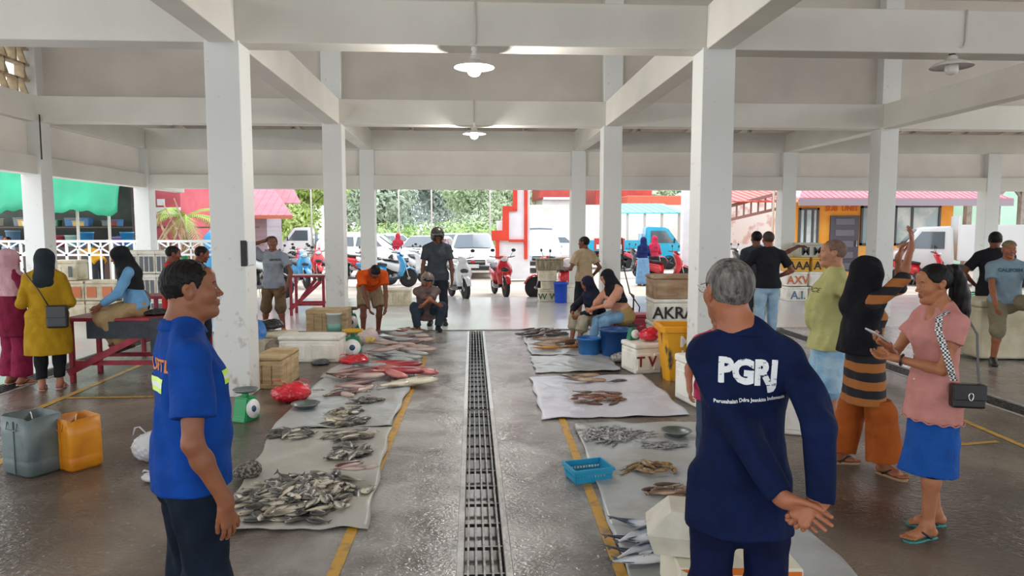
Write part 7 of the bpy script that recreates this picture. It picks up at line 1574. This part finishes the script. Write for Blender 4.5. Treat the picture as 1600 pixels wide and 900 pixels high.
# orange office
Yo = 24.0; xa, xb = V(1238, 400, Yo).x, V(1486, 400, Yo).x; gz = GZ
t = thing('office_building', 'small orange office with pink metal roof, dark door and windows', 'building', (0, 0, 0)); M_or = mat('orange_wall', hexc('#e69a2e'), rough=.75, col2=hexc('#e8a548'), scale=2); M_or2 = mat('pale_orange_wall', hexc('#eab66a'), rough=.75, col2=hexc('#e2a455'), scale=2)
ztop = V(1300, 316, Yo).z; b = MB(); b.prism([(xa, Yo), (xb, Yo), (xb, Yo+6), (xa+3.2, Yo+6)], gz, ztop, plane='XY'); b.build('walls', M_or, t)
b = MB(); bx(b, xa-.02, xb+.02, Yo-.03, Yo, gz, V(1300, 384, Yo).z); b.build('lower_wall', M_or2, t)
zr0 = V(1300, 309, Yo-1).z; zr1 = zr0+1.6; b = MB(); roofing(b, xa-.3, xb+1.4, Yo-1.0, Yo+3.2, zr0, zr1, inset=2.4, rib=.2); b.build('roof', M_pinkroof, t)
b = MB(); bx(b, xa-.3, xb+1.4, Yo-1.02, Yo-.95, zr0-.26, zr0-.04); b.build('fascia', mat('grey_fascia', hexc('#8d8088'), rough=.6), t); b = MB(); bx(b, xa-.3, xb+1.4, Yo-1, Yo, ztop-.02, ztop+.03); b.build('soffit', M_or2, t)
M_frame = mat('dark_grey_frame', hexc('#4a4c52'), rough=.5); M_wg = mat('office_glass', hexc('#8fa5a8'), rough=.1, coat=.5, col2=hexc('#c3ccc9'), scale=1.2, contrast=(.45, .6))
a, c = V(1297, 337, Yo), V(1338, 424, Yo); d = MB(); bx(d, a.x, c.x, Yo-.06, Yo, c.z, a.z); d = d.build('door', mat('dark_door', hexc('#4e4c58'), rough=.5), t)
b = MB()
for i in range(5): z = c.z+(a.z-c.z)*(i+.5)/5; bx(b, a.x+.18, c.x-.18, Yo-.085, Yo-.055, z-.13, z+.10, bev=.01)
b.build('door_panels', mat('door_panel', hexc('#6a6874'), rough=.45), d); b = MB(); bx(b, c.x-.12, c.x-.08, Yo-.13, Yo-.06, (a.z+c.z)/2-.1, (a.z+c.z)/2+.12); b.build('door_handle', M_metalc, d)
def win(x0, x1, y0, y1, mull, parent, Y=Yo):
    a, c = V(x0, y0, Y), V(x1, y1, Y); f = MB(); th = .07
    for (u0, u1, w0, w1) in ((a.x, c.x, a.z-th, a.z), (a.x, c.x, c.z, c.z+th), (a.x, a.x+th, c.z, a.z), (c.x-th, c.x, c.z, a.z)): bx(f, u0, u1, Y-.07, Y, w0, w1)
    for k in mull: xx = a.x+(c.x-a.x)*k; bx(f, xx-.04, xx+.04, Y-.06, Y, c.z, a.z)
    f = f.build('window', M_frame, parent); g = MB(); bx(g, a.x+.03, c.x-.03, Y-.03, Y-.01, c.z+.03, a.z-.03); g.build('pane', M_wg, f)
win(1248, 1277, 325, 383, (.33, .7), t); win(1345, 1372, 322, 383, (), t); win(1398, 1466, 321, 383, (.38,), t)
b = MB(); text_on(b, 'SUB  UNIT', .26, M_at((V(1315, 327, Yo).x, Yo-.03, V(1315, 326, Yo).z), (PI/2, 0, 0)), 0, .006, .004); b.build('lettering', mat('faded_red_letters', hexc('#c9642e'), rough=.7), t)
# side shed with brown posts at the far right
Ys = 27; t = thing('shed', 'open shed with grey-brown posts and beams right of the orange office', 'shed', (0, 0, 0)); M_post = mat('weathered_timber', hexc('#8d857c'), rough=.8, col2=hexc('#6f665c'), scale=4)
b = MB()
xs = [V(q, 400, Ys).x for q in (1508, 1552, 1592, 1640)]
for x in xs: b = MB(); b.box((x, Ys, 1.9), (.22, .22, 3.9)); b.bar((x, Ys, 2.9), (x-.7, Ys, 3.7), .10); b.bar((x, Ys, 2.9), (x+.7, Ys, 3.7), .10); b.build('post', M_post, t)
b = MB(); bx(b, xs[0]-2, xs[-1]+2, Ys-.1, Ys+.1, 3.7, 3.95); b.build('beam', M_post, t); b = MB(); roofing(b, xs[0]-2, xs[-1]+2, Ys-.5, Ys+5, 3.95, 4.6); b.build('roof', mat('brown_roof', hexc('#8a6a62'), rough=.7), t)
b = MB(); bx(b, V(1485, 400, 34).x, V(1660, 400, 34).x, 34, 34.2, gz, 3.6); o = b.build('green_wall', mat('pale_green_wall', hexc('#9fcab4'), rough=.8, col2=hexc('#b4d4c4'), scale=.7)); tag(o, 'pale green wall seen under the shed roof', 'wall')
# truss roof seen between columns right of the aisle
Yt = 30; t = thing('canopy', 'rusty pitched canopy roof between the right column and the orange office', 'canopy', (0, 0, 0)); a, c = V(1140, 322, Yt), V(1230, 300, Yt)
b = MB()
for i in range(9):
    u = i/8; x = a.x+(c.x-a.x)*u; z = a.z+(c.z-a.z)*u; b.bar((x, Yt, z-.6), (x, Yt, z), .06)
b.bar((a.x, Yt, a.z), (c.x+1, Yt, c.z+.3), .14); b.bar((a.x, Yt, a.z-.6), (c.x+1, Yt, c.z-.4), .12); b.build('truss', mat('rusty_truss', hexc('#8a6a68'), rough=.7), t)
b = MB(); roofing(b, a.x-1, c.x+1, Yt-.3, Yt+4, a.z+.2, c.z+.4); b.build('roof', M_redroof, t); b = MB(); bx(b, c.x-.4, c.x-.2, Yt, Yt+.2, gz, c.z); b.build('post', M_conduit, t)
# red buildings behind the wall
for (x0, x1, ytop, yb_, Y, mw, lab) in ((848, 893, 298, 311, 48, M_redroof, 'red brick building with white bands right of the gate pillar'), (935, 1010, 296, 322, 50, M_redroof, 'pinkish red building with a flat white band'), (985, 1070, 306, 330, 47, mat('terracotta', hexc('#c4644a'), rough=.7), 'low terracotta roofed building beyond the blue awning')):
    a, c = V(x0, ytop, Y), V(x1, yb_, Y); t = thing('building', lab, 'building', (0, 0, 0)); b = MB(); bx(b, a.x, c.x, Y, Y+5, gz, c.z); b.build('walls', M_gw, t); b = MB(); bx(b, a.x-.3, c.x+.3, Y-.4, Y+5, c.z, a.z+(.6 if ytop < 300 else 0), bev=.05); b.build('roof', mw, t); b = MB(); bx(b, a.x, c.x, Y-.45, Y-.4, c.z-.05, c.z+.10); b.build('white_band', M_gw, t)
Y = 34; a, c = V(965, 321, Y), V(1062, 333, Y); t = thing('awning', 'turquoise flat awning on thin posts beyond the blue pickup', 'awning', (0, 0, 0)); b = MB(); roofing(b, a.x, c.x, Y-1, Y+3, c.z, a.z+.2); b.build('awning_sheet', mat('turquoise_sheet', hexc('#62c6c6'), rough=.5), t)
for i in range(4): x = a.x+(c.x-a.x)*(.1+.27*i); b = MB(); bx(b, x-.05, x+.05, Y-.9, Y-.8, gz, c.z); b.build('post', M_conduit, t)
# pink roofed house at left
Y = 33; t = thing('house', 'pink roofed house with grey lilac walls left of the trees', 'house', (0, 0, 0)); a, c = V(395, 337, Y), V(432, 337, Y); b = MB(); bx(b, a.x-8, c.x-.45, Y, Y+2.5, gz, a.z); b.build('walls', mat('lilac_boards', hexc('#a59ba3'), rough=.8, col2=hexc('#978d96'), scale=1, stretch=(.2, .2, 8)), t)
e0, e1 = V(380, 336, Y-1), V(457, 336, Y-1); b = MB(); roofing(b, a.x-9, e1.x, Y-1, Y+3.5, e0.z, e0.z+2.3, inset=2.6); b.build('roof', M_pinkroof, t); b = MB(); bx(b, a.x-9, e1.x, Y-1.03, Y-.97, e0.z-.16, e0.z-.02); b.build('fascia', mat('red_fascia', hexc('#b0664e'), rough=.6), t)
p = V(470, 317, 36); b = MB(); roofing(b, p.x-4, p.x, 36, 39, p.z, p.z+1.8, inset=1.5); b.build('upper_roof', M_pinkroof, t)
# poles
for px, Y, lab in ((675, 40, 'grey utility pole far behind the helmet man'), (766, 36, 'thin pale pole left of the gate pillar'), (624, 38, 'thin pole behind the cars at left'), (488, 37, 'pale pole behind the white pickup'), (1206, 26, 'pale steel pole behind the pointing man')):
    p = V(px, 400, Y); t = thing('utility_pole', lab, 'pole', (p.x, Y, GZ)); MB().tube([(0, 0, 0), (0, 0, 7.5)], [.05, .035], 8).build('pole', M_conduit, t); 
    if px == 675:
        for z in (5.2, 5.8): MB().box((0, 0, z), (1.6, .08, .08)).build('crossarm', M_conduit, t)
# ---------------------------------------------------------------- market stall at the left
M_awn = mat('green_tarpaulin', hexc('#28b083'), rough=.45, col2=hexc('#1f9a72'), scale=1.2, bump=.4, bscale=3, trans=.15)
Ya = 20.5; t = thing('market_stall', 'long stall under a sagging green tarpaulin at far left', 'stall', (0, 0, 0))
x0, x1 = V(-60, 300, Ya).x, V(206, 300, Ya).x; zt_ = V(100, 284, Ya).z; zb_ = V(100, 340, Ya).z; n = 60; vs = []; fs = []
for i in range(n+1):
    u = i/n; x = x0+(x1-x0)*u; sag = .18*abs(math.sin(u*PI*3.1+.4))
    for j in range(9): v = j/8; vs.append((x, Ya-.9+1.6*v*0+.9*(1-v)*0+.22*math.sin(v*5+u*9)*.4+(v*.7), zb_+sag*(1-v)+(zt_+.8-zb_)*v+.03*math.sin(u*70+v*4)))
for i in range(n):
    for j in range(8): a = i*9+j; fs.append((a, a+9, a+10, a+1))
o = MB().add(vs, fs, 0, True).build('awning', M_awn, t); sm = o.modifiers.new('s', 'SOLIDIFY'); sm.thickness = .01
b = MB(); b.add([(x0, Ya-.2, zt_+.8), (x1, Ya-.2, zt_+.8), (x1-2, Ya+6, zt_+.6), (x0, Ya+6, zt_+.6), (x0, Ya-.2, zt_+.83), (x1, Ya-.2, zt_+.83), (x1-2, Ya+6, zt_+.63), (x0, Ya+6, zt_+.63)], [(0, 1, 2, 3), (7, 6, 5, 4), (0, 4, 5, 1), (1, 5, 6, 2), (2, 6, 7, 3), (3, 7, 4, 0)]); b.build('roof_sheet', M_awn, t)
b = MB(); bx(b, x0-9, V(208, 300, Ya+6).x, Ya+5.8, Ya+6, gz, zt_+.7); b.build('back_wall', mat('stall_dark_wall', hexc('#4a4d48'), rough=.9, col2=hexc('#38403a'), scale=2), t)
for px in (-30, 122, 171): x = V(px, 300, Ya).x; b = MB(); b.tube([(x, Ya-.1, gz), (x, Ya-.1, zt_+.7)], .04, 7); b.build('post', M_conduit, t)
b = MB(); bx(b, x0, x1, Ya+1.6, Ya+2.4, .0, 1.15); b.build('counter', mat('counter_brown', hexc('#6a4a40'), rough=.7, col2=hexc('#4a5a60'), scale=2), t)
for i, (px, h, c_) in enumerate(((20, .5, '#5a7a9a'), (112, .35, '#b0d8d0'), (135, .45, '#2f86c4'), (198, .45, '#2f86c4'), (186, .3, '#8a7ac4'), (90, .35, '#b04a5a'))):
    x = V(px, 360, Ya+2).x; bucket('%s on the stall counter' % ('tall blue-grey bucket', 'pale green basin', 'blue bucket left of the yellow shirt person', 'blue bucket rightmost', 'lilac tub', 'maroon pail')[i], x, Ya+2, 1.16, .2, h, mat('tub_'+c_, hexc(c_), rough=.5), handle=False, n=14)
p = V(152, 372, Ya+1.0); q_ = Person('person in yellow shirt leaning over inside the market stall', (p.x, Ya+1.0, GZ), R(60), 1.6, lod='far', fat=1.05, pel=(0, 0, .85), lean=(0, .8, .6), skincol='#9a5f42', wr=(.2, .6, 1.1), wl=(-.2, .6, 1.1), toes=False); q_.hair(); q_.top(cloth('#e0a02c'), inf=.02, sleeve=.7); q_.pants(cloth('#3a3a40'))
p = V(12, 372, Ya+.6); q_ = Person('person in pale blue shirt standing in the stall at the left edge', (p.x, Ya+.6, GZ), R(160), 1.55, lod='far', skincol='#9a5f42', toes=False); q_.hair(); q_.top(cloth('#9ab4cc'), inf=.02, sleeve=.7); q_.pants(cloth('#3a3a40'))
gr_ = random.Random(3)
for k in range(34):
    px = gr_.uniform(-10, 200); sz = gr_.uniform(.18, .42); c_ = gr_.choice(['#8a6a50', '#4f7f6a', '#b8b0a0', '#7a3a3a', '#3f6f9a', '#c0a060', '#6a6f74', '#d0d4d0']); lv = gr_.choice((0, 1, 2)); Yb = Ya+5.3
    cn_ = {'#8a6a50': 'brown', '#4f7f6a': 'green', '#b8b0a0': 'beige', '#7a3a3a': 'maroon', '#3f6f9a': 'blue', '#c0a060': 'mustard', '#6a6f74': 'grey', '#d0d4d0': 'white'}[c_]; t_ = thing('storage_tub', '%s lidded tub on the %s shelf of the market stall, %s' % (cn_, ('lowest', 'middle', 'top')[lv], 'far left' if px < 40 else ('left of the middle' if px < 95 else ('right of the middle' if px < 150 else 'right end'))), 'box', (V(px, 360, Yb).x, Yb, .55+lv*.62), 0, 'goods stored at the back of the stall'); b = MB(); b.box((0, 0, sz*.35), (sz, .3, sz*.7), bev=.02, taper=(1.1, 1.1)); b.build('tub_body', mat('goods_'+c_, hexc(c_), rough=.7), t_); MB().box((0, 0, sz*.72), (sz*1.15, .34, .03), bev=.01).build('lid', mat('goods_'+c_), t_)
b = MB()
for lv in range(3): b.box((V(95, 360, Ya+5.3).x-1, Ya+5.35, .52+lv*.62), (16, .5, .05))
b = b.build('shelf', M_redroof if 0 else mat('shelf_board', hexc('#5a4a40'), rough=.8)); tag(b, 'long dark shelves at the back of the market stall', 'shelf')
# white criss-cross railing
Yr = 18.4; xr0, xr1 = V(-40, 380, Yr).x, V(335, 380, Yr).x; zr_ = V(100, 377, Yr).z; zl_ = V(100, 391, Yr).z; M_rail = mat('white_railing', hexc('#dfe3e2'), rough=.5)
t = thing('railing', 'white criss-cross railing in front of the market stall', 'railing', (0, 0, 0)); b = MB(); b.bar((xr0, Yr, zr_), (xr1, Yr, zr_), .06); b.bar((xr0, Yr, zl_-.12), (xr1, Yr, zl_-.12), .05); b.bar((xr0, Yr, .1), (xr1, Yr, .1), .05); b.build('rails', M_rail, t)
k = 0; x = xr0
while x < xr1:
    b = MB(); b.bar((x, Yr, GZ), (x, Yr, zr_), .05); b.build('post', M_rail, t)
    b = MB(); b.bar((x, Yr, zl_-.12), (x+.56, Yr, zr_), .035); b.bar((x, Yr+.01, zr_), (x+.56, Yr+.01, zl_-.12), .035); b.bar((x+.28, Yr, .1), (x+.28, Yr, zr_), .035); b.build('lattice', M_rail, t); x += .56
# red house, palm and driftwood carving behind the left columns
Y = 27; a, c = V(215, 300, Y), V(283, 345, Y); t = thing('red_building', 'faded red building with a small white window behind the palm', 'building', (0, 0, 0)); b = MB(); bx(b, a.x-2, c.x, Y, Y+5, gz, a.z+1.2); b.build('walls', mat('faded_red_wall', hexc('#c4606a'), rough=.8, col2=hexc('#b8525c'), scale=1.5), t); b = MB(); bx(b, V(246, 312, Y).x, V(258, 322, Y).x, Y-.05, Y, V(246, 321, Y).z, V(246, 311, Y).z); b.build('window', M_gw, t); b = MB(); bx(b, a.x-2, c.x, Y-.08, Y, c.z+.25, c.z+.5); b.build('band', M_gw, t)
p = V(292, 400, 21.5); t = thing('palm', 'palm with drooping fronds beyond the railing', 'palm tree', (p.x, 21.5, GZ)); MB().tube([(0, 0, 0), (.05, 0, 1.0), (0, .05, 2.1)], [.16, .14, .12], 10).build('trunk', mat('palm_trunk', hexc('#8a7058'), rough=.9, bump=.5, bscale=20), t)
M_palm = leafmat('#7f9c3c', '#b4c46a'); M_palmd = leafmat('#c0a878', '#d4c098')
for i in range(13):
    a = 2*PI*i/13+.2; dry = i % 4 == 3; b = MB(); L = 1.55 if not dry else 1.1; up = (1.0 if i % 2 else .55) if not dry else -.2; pts = []
    for k in range(9): u = k/8; pts.append(Vector((math.cos(a)*L*u, math.sin(a)*L*u*.8, 2.1+up*u*1.2-1.3*u*u)))
    b.tube(pts, [.02]*8+[.004], 5)
    for k in range(1, 25):
        u = k/25; q = u*8; i0 = min(7, int(q)); P0 = pts[i0].lerp(pts[i0+1], q-i0); d = (pts[i0+1]-pts[i0]).normalized(); s_ = d.cross(Vector((0, 0, 1))).normalized(); ll = .42*math.sin(PI*(.15+u*.8))
        for sg in (-1, 1): e = P0+s_*sg*ll*.8+d*ll*.5-Vector((0, 0, .28*ll)); w2 = d*.022; j = len(b.v); b.add([tuple(P0-w2), tuple(P0+w2), tuple(e)], [(0, 1, 2)])
    b.build('frond', M_palmd if dry else M_palm, t)
p = V(262, 400, 19.6); t = thing('driftwood', 'pale twisted driftwood standing behind the railing', 'driftwood', (p.x, 19.6, GZ)); M_dw = mat('driftwood_grey', hexc('#b39c80'), rough=.9, col2=hexc('#8a6a50'), scale=6)
for i in range(8):
    a = i*.8; b = MB(); b.tube([(.1*math.cos(a), .1*math.sin(a), 0), (.3*math.cos(a+1), .2*math.sin(a), .7), (.55*math.cos(a+.6), .2, 1.4), (.4*math.cos(a-.4), .1, 1.9+.1*i)], [.07, .06, .04, .015], 7); b.build('limb', M_dw, t)
p = V(330, 372, 20.5); t = thing('water_tank', 'blue plastic tank behind the railing by the left front column', 'tank', (p.x+.3, 20.5, GZ)); MB().lathe([(.45, 0), (.48, .05), (.48, 1.55), (.30, 1.75), (.001, 1.8)], 20).build('tank_body', mat('tank_blue', hexc('#3a9bd4'), rough=.4), t)
